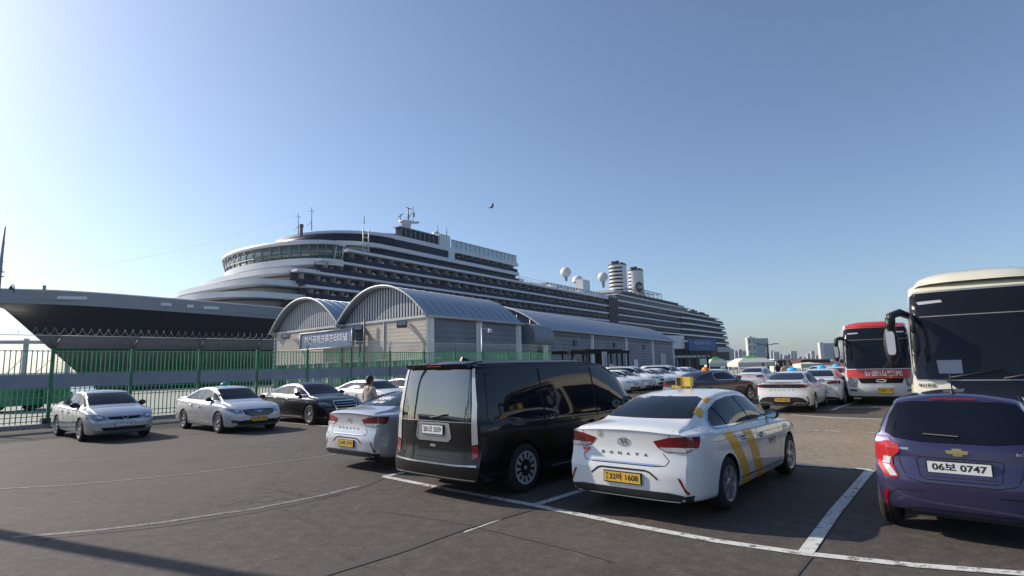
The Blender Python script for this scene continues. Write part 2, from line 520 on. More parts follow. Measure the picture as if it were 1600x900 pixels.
class Car:
    def __init__(self, sp, name, loc, heading, label, cat, group=None, m=None, far=False):
        self.sp = sp; self.far = far
        self.root = thing(name, (loc[0], loc[1], loc[2] if len(loc) > 2 else 0.012), label, cat, group, math.pi / 2 - heading)
        self.paint = m
        self.make_body()
    # --- body shell
    def make_body(self):
        sp = self.sp; L = sp['L']
        T = {k: pchip(sp[k]) for k in ('top', 'belt', 'w', 'wt', 'zb')}
        xr = pchip(sp['xr']); xf = pchip(sp['xf'])
        Wm = max(v for _, v in sp['w']); er = sp.get('er', .8); ef = sp.get('ef', .9)
        pr = sp.get('pr', .10); pf = sp.get('pf', .22)
        n1 = 30 if self.far else 74
        st = []
        for i in range(n1 + 1):
            u = i / n1; st.append(L * (u - 0.045 * math.sin(4 * math.pi * u) * 0 ))
        st = sorted(set([round(x, 4) for x in st + [0.04, 0.1, L - .04, L - .1]]))
        rows = []
        for X in st:
            hs = half_section(T['w'](X), T['zb'](X), T['belt'](X), T['top'](X), T['wt'](X), sp['rc'], sp.get('shelf', .03), sp.get('crown', .03))
            rows.append(hs)
        n = len(rows[0]); N = 2 * (n - 1)
        def warp(X, y, z):
            x = X
            if X < er:
                e = (1 - X / er) ** 2
                x += e * (xr(z) + pr * (abs(y) / Wm) ** 4)
            if X > L - ef:
                e = (1 - (L - X) / ef) ** 2
                x -= e * (xf(z) + pf * (abs(y) / Wm) ** 3)
            return (x, y, z)
        V = []; F = []
        for X, hs in zip(st, rows):
            for j in range(N):
                if j < n: y, z = hs[j]
                else: y, z = hs[N - j]; y = -y
                V.append(warp(X, y, z))
        m = len(st)
        for i in range(m - 1):
            for j in range(N):
                k = (j + 1) % N
                F.append((i * N + j, i * N + k, (i + 1) * N + k, (i + 1) * N + j))
        for end, i in ((0, 0), (1, m - 1)):
            hs = rows[i]; X = st[i]
            def idx(r, c):
                if r == NB:
                    return i * N + (c if c >= 0 else (N + c) % N)
                if r == n - 1: return i * N + n - 1
                if c == NB: return i * N + r
                if c == -NB: return i * N + N - r
                return tab[(r, c)]
            tab = {}
            for r in range(NB + 1, n - 1):
                for c in range(-NB + 1, NB):
                    tab[(r, c)] = len(V)
                    V.append(warp(X, hs[r][0] * c / NB, hs[r][1]))
            for r in range(NB, n - 1):
                for c in range(-NB, NB):
                    q = [idx(r, c), idx(r, c + 1), idx(r + 1, c + 1), idx(r + 1, c)]
                    u = []
                    for a in q:
                        if a not in u: u.append(a)
                    if len(u) >= 3: F.append(tuple(u if end == 0 else u[::-1]))
        me = bpy.data.meshes.new("body")
        me.from_pydata(V, [], F)
        bm = bmesh.new(); bm.from_mesh(me)
        bmesh.ops.recalc_face_normals(bm, faces=bm.faces); bm.to_mesh(me); bm.free()
        me.materials.append(self.paint); me.materials.append(M['gap'])
        o = bpy.data.objects.new("body", me); COL.objects.link(o)
        # wheel arches
        cb = MB(); wr = sp['wr']
        for X in sp['axles']:
            for s in (1, -1):
                y0, y1 = (Wm - .32, Wm + .3) if s > 0 else (-Wm - .3, -Wm + .32)
                k = 28; ra = wr + sp.get('arch', .045); zc = wr
                pts = [Vector((X + ra * math.cos(2 * math.pi * t / k), y0, zc + ra * math.sin(2 * math.pi * t / k))) for t in range(k)]
                cb.prism(pts, (0, y1 - y0, 0), smooth=True)
        co = cb.build("cut", M['gap'])
        md = o.modifiers.new("b", 'BOOLEAN'); md.operation = 'DIFFERENCE'; md.solver = 'EXACT'; md.object = co
        try: md.material_mode = 'TRANSFER'
        except Exception: pass
        dg = bpy.context.evaluated_depsgraph_get()
        new = bpy.data.meshes.new_from_object(o.evaluated_get(dg))
        bpy.data.objects.remove(co)
        o.modifiers.clear()
        if len(new.polygons) > 200: o.data = new
        me = o.data; me.name = "body"
        me.polygons.foreach_set("use_smooth", [True] * len(me.polygons))
        me.set_sharp_from_angle(angle=R(42))
        o.parent = self.root
        self.body = o
        vs_ = [v.co.copy() for v in me.vertices]
        self.bvh = BVHTree.FromPolygons(vs_, [tuple(p.vertices) for p in me.polygons])
    # --- laying things on the body
    FR = {'R': (Vector((1, 0, 0)), Vector((0, 0, 1)), Vector((0, 1, 0))),     # car's right side, looked at from its right
          'L': (Vector((1, 0, 0)), Vector((0, 0, 1)), Vector((0, -1, 0))),
          'B': (Vector((0, 1, 0)), Vector((0, 0, 1)), Vector((1, 0, 0))),      # rear, (y, z)
          'F': (Vector((0, 1, 0)), Vector((0, 0, 1)), Vector((-1, 0, 0))),     # front, (y, z)
          'T': (Vector((1, 0, 0)), Vector((0, 1, 0)), Vector((0, 0, -1)))}     # from above, (x, y)
    def hit(self, view, a, b):
        r, u, d = self.FR[view]
        st = r * a + u * b - d * 12 if view not in 'F' else r * a + u * b - d * (self.sp['L'] + 6)
        loc, nor, i, dist = self.bvh.ray_cast(st, d)
        if loc is None or dist > 30: return None, None
        if nor.dot(d) > 0: nor = -nor
        return loc, nor
    def lay_mesh(self, view, vs2, faces, name, m, off, parent=None, maxlen=None, smooth=True):
        P = []
        for a, b in vs2:
            l, nn = self.hit(view, a, b)
            P.append(None if l is None else l + nn * off)
        me = bpy.data.meshes.new(name)
        ok = []; ml = maxlen or 0.45
        for f in faces:
            if any(P[i] is None for i in f): continue
            if max((P[f[i]] - P[f[i - 1]]).length for i in range(len(f))) > ml: continue
            ok.append(f)
        used = sorted({i for f in ok for i in f}); mp = {i: k for k, i in enumerate(used)}
        me.from_pydata([tuple(P[i]) for i in used], [], [[mp[i] for i in f] for f in ok])
        me.polygons.foreach_set("use_smooth", [smooth] * len(me.polygons))
        me.materials.append(m)
        # make faces look outwards
        d = self.FR[view][2]
        bm = bmesh.new(); bm.from_mesh(me)
        for f in bm.faces:
            f.normal_update()
            if f.normal.dot(d) > 0: f.normal_flip()
        bm.to_mesh(me); bm.free()
        o = bpy.data.objects.new(name, me); COL.objects.link(o); o.parent = parent or self.root
        return o
    def lay(self, view, poly, name, m, off=.004, step=None, parent=None, maxlen=None):
        step = step or (.12 if self.far else .035)
        bm = bmesh.new()
        vs_ = [bm.verts.new((a, b, 0)) for a, b in poly]
        bm.faces.new(vs_)
        bmesh.ops.triangulate(bm, faces=bm.faces[:])
        for ax in (0, 1):
            lo = min(p[ax] for p in poly); hi = max(p[ax] for p in poly)
            k = int((hi - lo) / step) + 1
            for i in range(1, k):
                co = [0, 0, 0]; no = [0, 0, 0]; co[ax] = lo + (hi - lo) * i / k; no[ax] = 1
                bmesh.ops.bisect_plane(bm, geom=bm.verts[:] + bm.edges[:] + bm.faces[:], plane_co=co, plane_no=no, dist=1e-5)
        bm.verts.index_update()
        v2 = [(v.co.x, v.co.y) for v in bm.verts]; fs = [[v.index for v in f.verts] for f in bm.faces]
        bm.free()
        return self.lay_mesh(view, v2, fs, name, m, off, parent, maxlen)
    def line(self, view, pts, width, name, m, off=.003, closed=False, parent=None, curve=False):
        """a strip along a polyline"""
        P = [Vector((a, b)) for a, b in pts]
        if curve:
            Q = []; n = len(P)
            rng = range(n) if closed else range(n - 1)
            for i in rng:
                p0 = P[(i - 1) % n] if closed or i > 0 else P[i]; p1 = P[i]; p2 = P[(i + 1) % n]; p3 = P[(i + 2) % n] if closed or i + 2 < n else p2
                for s in range(5):
                    t = s / 5
                    Q.append(0.5 * (2 * p1 + (p2 - p0) * t + (2 * p0 - 5 * p1 + 4 * p2 - p3) * t * t + (3 * p1 - p0 - 3 * p2 + p3) * t**3))
            if not closed: Q.append(P[-1])
            P = Q
        st = .12 if self.far else .04
        Q = []
        n = len(P)
        for i in range(n if closed else n - 1):
            a = P[i]; b = P[(i + 1) % n]; k = max(1, int((b - a).length / st))
            for s in range(k): Q.append(a + (b - a) * s / k)
        if not closed: Q.append(P[-1])
        n = len(Q); V = []; F = []
        for i in range(n):
            if closed: d = Q[(i + 1) % n] - Q[i - 1]
            else: d = Q[min(i + 1, n - 1)] - Q[max(i - 1, 0)]
            d.normalize(); p = Vector((-d.y, d.x)) * width / 2
            V += [tuple(Q[i] + p), tuple(Q[i] - p)]
        for i in range(n if closed else n - 1):
            j = (i + 1) % n
            F.append((2 * i, 2 * i + 1, 2 * j + 1, 2 * j))
        return self.lay_mesh(view, V, F, name, m, off, parent)
    def both(self, fn, view, poly, name, m, off=.004, **k):
        """the same thing on the left and right; for rear/front views mirrored in y"""
        if view == 'S':
            return [getattr(self, fn)(s, poly, name, m, off=off, **k) for s in 'RL'] if fn == 'lay' else [self.line(s, poly, k.pop('width') if 0 else k['width'], name, m, off=off, closed=k.get('closed', False), curve=k.get('curve', False)) for s in 'RL']
        mir = [(-a, b) for a, b in poly]
        if fn == 'lay': return [self.lay(view, p, name, m, off=off, **k) for p in (poly, mir)]
        return [self.line(view, p, k['width'], name, m, off=off, closed=k.get('closed', False), curve=k.get('curve', False)) for p in (poly, mir)]
    # --- wheels
    def wheels(self, style, rim_m=None, rimr=.66):
        sp = self.sp; wr = sp['wr']; tw = sp.get('tw', .225)
        Wm = max(v for _, v in sp['w'])
        rim_m = rim_m or M['alloy']
        key = ('wheel', wr, tw, style, rim_m.name, self.far)
        if key not in Car.cache:
            n = 20 if self.far else 40
            t = MB()
            a = wr * .66
            prof = [(a, -tw / 2 + .012), (a + .02, -tw / 2), (wr - .05, -tw / 2 - .004), (wr - .012, -tw / 2 + .02), (wr, -tw / 2 + .05), (wr, -.035), (wr - .008, -.03), (wr - .008, -.022), (wr, -.018),
                    (wr, .018), (wr - .008, .022), (wr - .008, .03), (wr, .035), (wr, tw / 2 - .05), (wr - .012, tw / 2 - .02), (wr - .05, tw / 2 + .004), (a + .02, tw / 2), (a, tw / 2 - .012)]
            t.lathe(prof, n, Matrix.Rotation(-math.pi / 2, 4, 'X'), closed=True)
            # rim, outer face towards +y
            r_ = MB()
            RX = Matrix.Rotation(-math.pi / 2, 4, 'X')
            r_.lathe([(a + .005, tw / 2 - .008), (a + .004, tw / 2 + .004), (a - .02, tw / 2 - .004), (a - .028, tw / 2 - .05), (a - .035, -tw / 2 + .02)], n, RX)
            b_ = MB()
            b_.lathe([(0.001, .0), (a - .03, -.01), (a - .03, -.03), (.001, -.03)], n, RX)
            h = tw / 2
            def spoke(ang, w0, w1, r0, r1, d0, d1, skew=0.0):
                c, s = math.cos(ang), math.sin(ang)
                def q(r, w, d):
                    x = r * c - (w + skew * r) * s; z = r * s + (w + skew * r) * c
                    return Vector((x, d, z))
                r_.hexa([q(r0, -w0, d0 - .03), q(r0, w0, d0 - .03), q(r1, w1, d1 - .03), q(r1, -w1, d1 - .03)],
                        [q(r0, -w0 * .8, d0), q(r0, w0 * .8, d0), q(r1, w1 * .8, d1), q(r1, -w1 * .8, d1)])
            if style == 'petal':
                for k in range(12):
                    spoke(2 * math.pi * k / 12, .020, .034, a * .52, a * .93, h - .004, h - .002)
                r_.lathe([(.001, h - .005), (.03, h - .008), (.032, h - .02)], 14, RX)
                disc = MB(); disc.lathe([(.001, h - .018), (a - .02, h - .014), (a - .02, h - .03)], n, RX)
            else:
                ns = {'five': 5, 'ten': 10, 'seven': 7}.get(style, 5)
                for k in range(ns):
                    an = 2 * math.pi * k / ns + .3
                    if style == 'five':
                        spoke(an + .13, .016, .024, .05, a - .015, h - .018, h - .012, .05)
                        spoke(an - .13, .016, .024, .05, a - .015, h - .018, h - .012, -.05)
                    else:
                        spoke(an, .024 if ns < 8 else .014, .032 if ns < 8 else .02, .05, a - .015, h - .02, h - .01)
                r_.lathe([(.001, h - .006), (.045, h - .008), (.062, h - .02), (.062, h - .05)], 16, RX)
                disc = None
            to = t.build("tyre", M['rubber'], None, angle=50); ro = r_.build("rim", rim_m, None, angle=35)
            bo = (disc or b_).build("brake_disc" if not disc else "wheel_cover", M['darkalloy'] if not disc else M['gap'], None)
            Car.cache[key] = (to.data, ro.data, bo.data, to.name)
            for x in (to, ro, bo): bpy.data.objects.remove(x)
        td, rd, bd, _ = Car.cache[key]
        for X in sp['axles']:
            for s in (1, -1):
                w = bpy.data.objects.new("wheel", td); COL.objects.link(w); w.parent = self.root
                w.location = (X, s * (Wm - tw / 2 - .012), wr)
                w.rotation_euler = (0, random.uniform(0, 1.2), 0 if s > 0 else math.pi)
                for nm, dd in (("rim", rd), ("brake_disc", bd)):
                    c = bpy.data.objects.new(nm, dd); COL.objects.link(c); c.parent = w
    cache = {}
    def mirror(self, x, z, y, m, size=(.14, .24, .17)):
        for s in (1, -1):
            b = MB()
            b.ball((x, s * (y + size[1] * .45), z), .5, 16, (size[0], size[1], size[2]))
            b.tube([(x + .02, s * (y - .05), z - .05), (x + .01, s * (y + .05), z - .03)], .022, 6)
            o = b.build("wing_mirror", m, self.root)
            g = MB(); k = 12
            g.prism([(x - size[0] * .40, s * (y + size[1] * .45) + size[1] * .40 * math.cos(2 * math.pi * t / k), z + size[2] * .38 * math.sin(2 * math.pi * t / k)) for t in range(k)], (-.012, 0, 0))
            g.build("mirror_glass", M['chrome'], o)
    def handle(self, x, z, m=None):
        for s in (1, -1):
            l, nn = self.hit('R' if s < 0 else 'L', x, z)
            if l is None: continue
            b = MB()
            pts = [(x - .10, l.y, z), (x - .08, l.y + s * .028, z + .002), (x + .07, l.y + s * .03, z + .004), (x + .10, l.y, z + .004)]
            b.tube(pts, [.010, .015, .015, .010], 8)
            b.build("door_handle", m or self.paint, self.root)
            self.lay('R' if s < 0 else 'L', [(x - .085, z - .028), (x + .075, z - .028), (x + .085, z + .03), (x - .075, z + .03)], "handle_recess", M['gap'] if not m else M['plastic'], off=.0015)
    def plate(self, view, y, z, txt, m, small=None, w=.52, h=.11, ink=None, tilt=0.0, gapx=.03):
        l, nn = self.hit(view, y, z)
        sgn = -1 if view == 'B' else 1
        X = l.x + sgn * .012
        b = MB(); b.box(X - .012, X + .012, y - w / 2 - .012, y + w / 2 + .012, z - h / 2 - .012, z + h / 2 + .012)
        hold = b.build("licence_plate_holder", M['plastic'], self.root)
        b = MB(); x0 = X + sgn * .013
        b.box(min(x0, x0 + sgn * .004), max(x0, x0 + sgn * .004), y - w / 2, y + w / 2, z - h / 2, z + h / 2)
        p = b.build("licence_plate", m, self.root)
        ax = Vector((0, 1, 0)) * (-1 if view == 'B' else 1)
        mt = basis(ax, (0, 0, 1), (x0 + sgn * .0055, y, z))
        if small:
            lettering(small, h * .42, ink or M['ink'], mt @ Matrix.Translation((-w * .42, 0, 0)), p, sx=.9, bold=.0008)
            lettering(txt, h * .80, ink or M['ink'], mt @ Matrix.Translation((w * .045, 0, 0)), p, width=w * .80, bold=.0022)
        else:
            lettering(txt, h * .80, ink or M['ink'], mt, p, width=w * .86, bold=.0022)
        return p
    def text(self, view, a, b, body, size, m, name="lettering", width=None, slant=0.0, bold=.001, off=.005, rot=0.0, maxlen=None, parent=None):
        me = text_mesh(body, size, 'CENTER', bold)
        xs = [v.co.x for v in me.vertices]
        sx = width / (max(xs) - min(xs)) if width and xs else 1
        # readable from outside: mirror along a on the rear and the left side
        flip = -1 if view in ('B', 'L') else 1
        if view == 'R': flip = 1
        c, s = math.cos(rot), math.sin(rot)
        v2 = []
        for v in me.vertices:
            x = v.co.x * sx + v.co.y * slant; y = v.co.y
            x, y = c * x - s * y, s * x + c * y
            v2.append((a + flip * x, b + y))
        return self.lay_mesh(view, v2, [tuple(p.vertices) for p in me.polygons], name, m, off, parent or self.root, maxlen, smooth=False)
    def done(self):
        kids[self.root.name] = children(self.root)
        for c in kids[self.root.name]: kids[c.name] = children(c)

# --- body shapes (x from the rear bumper forwards, metres)
SEDAN = dict(L=4.855, axles=(1.105, 3.91), wr=.33, rc=.10, shelf=.035, crown=.035,
    top=[(0, 1.055), (.12, 1.10), (.55, 1.145), (.85, 1.245), (1.2, 1.355), (1.6, 1.435), (2.1, 1.472), (2.5, 1.468), (2.85, 1.425), (3.3, 1.215), (3.72, 1.01), (4.1, .955), (4.5, .865), (4.75, .76), (4.855, .68)],
    belt=[(0, 1.01), (.4, 1.01), (.8, .99), (1.2, .975), (2.5, .935), (3.6, .90), (4.2, .85), (4.6, .75), (4.855, .62)],
    w=[(0, .80), (.1, .85), (.35, .905), (.9, .928), (2.4, .9325), (3.8, .925), (4.3, .895), (4.65, .83), (4.855, .75)],
    wt=[(0, .72), (.3, .70), (.7, .66), (1.3, .60), (2.2, .585), (2.9, .585), (3.4, .64), (3.8, .70), (4.3, .70), (4.7, .64), (4.855, .60)],
    zb=[(0, .25), (.5, .21), (1, .19), (4, .19), (4.6, .19), (4.855, .23)],
    xr=[(.2, .06), (.34, .0), (.62, .0), (.74, .05), (.9, .065), (1.0, .06), (1.1, .02)],
    xf=[(.2, .07), (.35, .0), (.55, .0), (.72, .05), (.9, .12)])
LF_DLO = [(3.50, 1.005), (3.20, 1.165), (2.85, 1.315), (2.45, 1.368), (2.05, 1.372), (1.6, 1.335), (1.22, 1.235), (.98, 1.125), (.90, 1.055), (.97, 1.025), (2.2, 1.010)]

def clip_poly(poly, a0, a1):
    """the part of a polygon between two x values"""
    def cut(P, lim, keep):
        out = []
        for i in range(len(P)):
            p, q = P[i - 1], P[i]
            ip, iq = keep(p[0]), keep(q[0])
            if ip != iq:
                t = (lim - p[0]) / (q[0] - p[0]); out.append((lim, p[1] + t * (q[1] - p[1])))
            if iq: out.append(q)
        return out
    P = cut(poly, a0, lambda x: x >= a0)
    return cut(P, a1, lambda x: x <= a1)

def side_glass(c, dlo, cuts, trim=None, trimw=.016, glass=None):
    """side windows split at the pillars, with the bright trim line round them"""
    xs = [min(p[0] for p in dlo)] + list(cuts) + [max(p[0] for p in dlo)]
    for s in 'RL':
        c.lay(s, dlo, "window_surround", M['gap'], off=.003)
        for i in range(len(xs) - 1):
            P = clip_poly(dlo, xs[i] + (.022 if i else 0), xs[i + 1] - (.022 if i < len(xs) - 2 else 0))
            if len(P) > 2: c.lay(s, P, "side_window", glass or M['glass'], off=.006)
        if trim: c.line(s, dlo, trimw, "window_trim", trim, off=.008, closed=True)

def sedan_lf(name, loc, hd, label, group, m, plate_txt, plate_small, taxi=False, front=False, far=False, lampcol=None, style='five', grille=True, dlo_trim='chrome'):
    c = Car(SEDAN, name, loc, hd, label, "car" if not taxi else "taxi", group, m, far)
    side_glass(c, LF_DLO, (1.36, 2.28), M[dlo_trim] if dlo_trim else None)
    c.lay('B', [(-.62, 1.155), (.62, 1.155), (.60, 1.20), (.50, 1.37), (.40, 1.395), (-.40, 1.395), (-.50, 1.37), (-.60, 1.20)], "rear_window", M['glass'], off=.004, step=.05, maxlen=.6)
    c.lay('F', [(-.70, 1.035), (.70, 1.035), (.64, 1.15), (.55, 1.37), (-.55, 1.37), (-.64, 1.15)], "windscreen", M['glass'], off=.004, step=.05, maxlen=.6)
    # rear lamps: red upper part, pale lower part, dark frame
    c.both('lay', 'B', [(.40, .935), (.60, .985), (.78, 1.003), (.876, .992), (.882, .93), (.876, .865), (.80, .815), (.55, .815), (.46, .86)], "taillight", M['redlens'], off=.006)
    for s in (1, -1):
        c.lay('B', [(s * a, b) for a, b in [(.475, .866), (.80, .876), (.862, .862), (.79, .822), (.56, .822)]], "reversing_lamp", M['clearlens'], off=.009)
    c.line('B', [(-.52, .80), (-.60, .715), (-.56, .66), (-.44, .645), (.44, .645), (.56, .66), (.60, .715), (.52, .80)], .008, "boot_lid_seam", M['gap'], off=.002)
    c.line('B', [(-.50, .660), (.50, .660)], .018, "chrome_strip", M['chrome'], off=.006)
    c.both('line', 'B', [(.60, .985), (.655, 1.10)], "boot_seam", M['gap'], off=.002, width=.007)
    # bumper: recess lip, lower black diffuser, reflectors
    c.line('B', [(-.46, .50), (-.36, .575), (-.30, .59), (.30, .59), (.36, .575), (.46, .50)], .022, "bumper_recess", M['plastic'], off=.003)
    c.lay('B', [(-.80, .235), (.80, .235), (.84, .33), (.60, .36), (-.60, .36), (-.84, .33)], "rear_diffuser", M['plastic'], off=.006)
    c.line('B', [(-.62, .262), (.62, .262)], .05, "diffuser_trim", M['silver'], off=.014)
    c.both('lay', 'B', [(.70, .535), (.735, .53), (.815, .36), (.795, .35)], "reflector", M['redlens'], off=.006)
    # front face
    if grille:
        c.lay('F', [(-.50, .72), (-.36, .735), (.36, .735), (.50, .72), (.46, .60), (.30, .525), (-.30, .525), (-.46, .60)], "grille", M['gap'], off=.004)
        for k in range(5):
            z = .555 + k * .036
            c.line('F', [(-.34 - .03 * k, z), (.34 + .03 * k, z)], .010, "grille_bar", M['silver'], off=.010)
        c.both('lay', 'F', [(.53, .735), (.72, .77), (.88, .80), (.86, .715), (.70, .655), (.55, .63)], "headlight", M['headlens'], off=.006)
        for s in (1, -1):
            c.lay('F', [(s * a, b) for a, b in [(.60, .66), (.70, .68), (.70, .735), (.60, .73)]], "lamp_lens", M['chrome'], off=.009)
        c.lay('F', [(-.62, .27), (.62, .27), (.70, .36), (.50, .41), (-.50, .41), (-.70, .36)], "air_intake", M['gap'], off=.004)
        c.both('lay', 'F', [(.58, .40), (.80, .44), (.78, .34), (.62, .33)], "fog_lamp_bezel", M['plastic'], off=.006)
        c.line('F', [(-.70, .255), (.70, .255)], .022, "lower_trim", M['chrome'], off=.008)
        c.text('F', 0, .65, "H", .07, M['chrome'], "emblem", width=.075, slant=.25, bold=.004, off=.018)
    c.line('B', [(.0 + .085 * math.cos(t * math.pi / 10), .905 + .045 * math.sin(t * math.pi / 10)) for t in range(20)], .012, "emblem", M['chrome'], off=.006, closed=True)
    c.text('B', 0, .905, "H", .075, M['chrome'], "emblem", width=.085, slant=-.25, bold=.005, off=.006)
    if not far:
        for k, ch in enumerate("SONATA"):
            c.text('B', .30 - k * .12, .765, ch, .042, M['darksteel'], "badge_letter", width=.05, bold=.002, off=.005)
        # door seams
        for s in 'RL':
            c.line(s, [(3.30, .985), (3.36, .80), (3.36, .40), (3.28, .285)], .008, "door_seam", M['gap'], off=.0015)
            c.line(s, [(2.28, 1.0), (2.28, .35), (2.24, .285)], .008, "door_seam", M['gap'], off=.0015)
            c.line(s, [(1.28, 1.02), (1.28, .90), (1.44, .72), (1.50, .45), (1.50, .285)], .008, "door_seam", M['gap'], off=.0015)
            c.line(s, [(1.50, .285), (3.30, .285)], .008, "sill_seam", M['gap'], off=.0015)
            c.line(s, [(.75, .885), (1.5, .862), (3.9, .800)], .006, "shoulder_crease", M['gap'], off=.0008)
            c.line(s, [(1.52, .335), (3.45, .315)], .022, "sill_trim", M['chrome'], off=.006)
            c.line(s, [(.92, 1.035), (1.6, 1.018), (3.45, .992)], .02, "beltline_trim", M['chrome'], off=.009)
        # roof gutters, bonnet edge, parking sensors, fuel flap on the left
        c.both('line', 'T', [(1.15, .60), (2.0, .555), (2.9, .565)], "roof_seam", M['gap'], off=.0015, width=.008)
        c.both('line', 'T', [(3.70, .62), (4.2, .60), (4.66, .50)], "bonnet_seam", M['gap'], off=.0015, width=.007)
    c.line('T', [(1.42, -.015), (1.32, 0.0), (1.42, .015)], .04, "aerial_base", m, off=.02)
    c.handle(3.08 - .62, .80, M['chrome']); c.handle(1.72, .835, M['chrome'])
    c.mirror(3.14, 1.045, .80, m if not taxi or far else M['plastic'], (.13, .22, .16))
    c.wheels(style)
    if plate_txt:
        ym = M['yplate'] if taxi else M['wplate']
        c.plate('B', 0, .485, plate_txt, ym, plate_small, .50, .115)
        if grille: c.plate('F', 0, .43, plate_txt, ym, plate_small, .50, .115)
    return c

def roof_lamp(c, x, m, w=.36, h=.13, d=.16, kind='dome'):
    l, _ = c.hit('T', x, 0)
    b = MB()
    if kind == 'dome':
        b.ball((x, 0, l.z + .02), .5, 18, (d * 1.2, w, h * 2), z0=0)
        b.box(x - d * .55, x + d * .55, -w * .45, w * .45, l.z - .02, l.z + .022)
    else:
        for s in (0, 1):
            pass
        b.box(x - d / 2, x + d / 2, -w / 2, w / 2, l.z + .03, l.z + .03 + h)
        b.box(x - d / 3, x + d / 3, -w / 3, -w / 4, l.z - .02, l.z + .03)
        b.box(x - d / 3, x + d / 3, w / 4, w / 3, l.z - .02, l.z + .03)
    o = b.build("roof_lamp", m, c.root)
    return o, l.z

def emboss_plate_fields(p): pass
# ------------------------------------------------------------------ the other body shapes
VAN = dict(L=5.253, axles=(1.03, 4.30), wr=.36, rc=.14, shelf=.01, crown=.05, er=.7, ef=1.3, pr=.07, pf=.30, arch=.04, tw=.235,
    top=[(0, 1.955), (.3, 1.985), (1.5, 1.99), (3.0, 1.985), (3.6, 1.93), (4.05, 1.74), (4.45, 1.42), (4.75, 1.20), (5.0, 1.07), (5.253, .88)],
    belt=[(0, 1.10), (1.0, 1.06), (3.5, 1.02), (4.4, .98), (4.8, .90), (5.253, .70)],
    w=[(0, .955), (.15, .975), (.6, .995), (4.0, .998), (4.6, .96), (5.0, .88), (5.253, .80)],
    wt=[(0, .80), (.5, .825), (3.0, .825), (3.9, .78), (4.4, .78), (4.8, .76), (5.253, .70)],
    zb=[(0, .27), (.6, .22), (1.0, .18), (4.3, .18), (4.9, .2), (5.253, .24)],
    xr=[(.2, .05), (.32, 0), (.5, 0), (.60, .045), (1.0, .05), (1.5, .10), (1.8, .15), (1.98, .20)],
    xf=[(.2, .08), (.35, 0), (.6, 0), (.85, .05)])
HATCH = dict(L=3.595, axles=(.56, 2.945), wr=.295, rc=.13, shelf=.035, crown=.05, er=.9, ef=.8, pr=.17, pf=.25, arch=.035, tw=.185,
    top=[(0, 1.455), (.25, 1.475), (.9, 1.478), (1.5, 1.475), (2.0, 1.42), (2.5, 1.18), (2.85, 1.02), (3.2, .94), (3.45, .84), (3.595, .72)],
    belt=[(0, 1.02), (.6, 1.0), (1.6, .95), (2.6, .90), (3.1, .86), (3.595, .64)],
    w=[(0, .745), (.1, .765), (.45, .795), (2.8, .7975), (3.2, .76), (3.45, .69), (3.595, .64)],
    wt=[(0, .55), (.4, .565), (1.4, .56), (2.0, .56), (2.5, .62), (2.9, .62), (3.595, .54)],
    zb=[(0, .27), (.5, .22), (2.9, .2), (3.4, .2), (3.595, .24)],
    xr=[(.2, .07), (.32, .01), (.45, 0), (.66, .0), (.74, .05), (.95, .07), (1.02, .12), (1.2, .19), (1.36, .27), (1.45, .30)],
    xf=[(.2, .08), (.35, 0), (.55, 0), (.8, .08)])
SUV = dict(L=4.75, axles=(1.0, 3.75), wr=.37, rc=.13, shelf=.035, crown=.04, er=.9, ef=.8, pr=.10, pf=.22,
    top=[(0, 1.60), (.4, 1.68), (1.5, 1.71), (2.4, 1.69), (2.85, 1.58), (3.4, 1.22), (3.75, 1.13), (4.3, 1.05), (4.6, .97), (4.75, .86)],
    belt=[(0, 1.13), (1, 1.12), (3.3, 1.05), (4.0, 1.0), (4.75, .80)],
    w=[(0, .84), (.2, .90), (.8, .93), (3.9, .93), (4.4, .87), (4.75, .78)],
    wt=[(0, .60), (.6, .64), (2.5, .64), (3.2, .68), (3.9, .74), (4.75, .64)],
    zb=[(0, .32), (.6, .26), (4.2, .26), (4.75, .30)],
    xr=[(.2, .06), (.4, 0), (.6, 0), (.75, .05), (1.1, .06), (1.5, .30), (1.68, .40)],
    xf=[(.2, .10), (.42, 0), (.65, 0), (.95, .06)])
FAST = dict(SEDAN)   # newer low saloon with a long sloping tail
FAST.update(L=4.90, axles=(1.08, 3.92), top=[(0, 1.06), (.10, 1.085), (.45, 1.125), (.9, 1.235), (1.4, 1.36), (1.9, 1.43), (2.4, 1.445), (2.8, 1.405), (3.3, 1.20), (3.72, 1.0), (4.2, .92), (4.6, .80), (4.90, .66)],
    belt=[(0, 1.01), (.4, 1.0), (1.2, .965), (2.5, .92), (3.6, .89), (4.2, .83), (4.6, .74), (4.90, .60)],
    w=[(0, .80), (.1, .85), (.35, .90), (.9, .93), (3.8, .925), (4.3, .895), (4.65, .83), (4.90, .74)],
    wt=[(0, .72), (.3, .70), (.7, .64), (1.3, .59), (2.2, .57), (2.9, .575), (3.4, .64), (3.8, .70), (4.3, .70), (4.90, .60)],
    zb=[(0, .27), (.5, .21), (4.6, .19), (4.90, .23)])
LUX = dict(SEDAN)
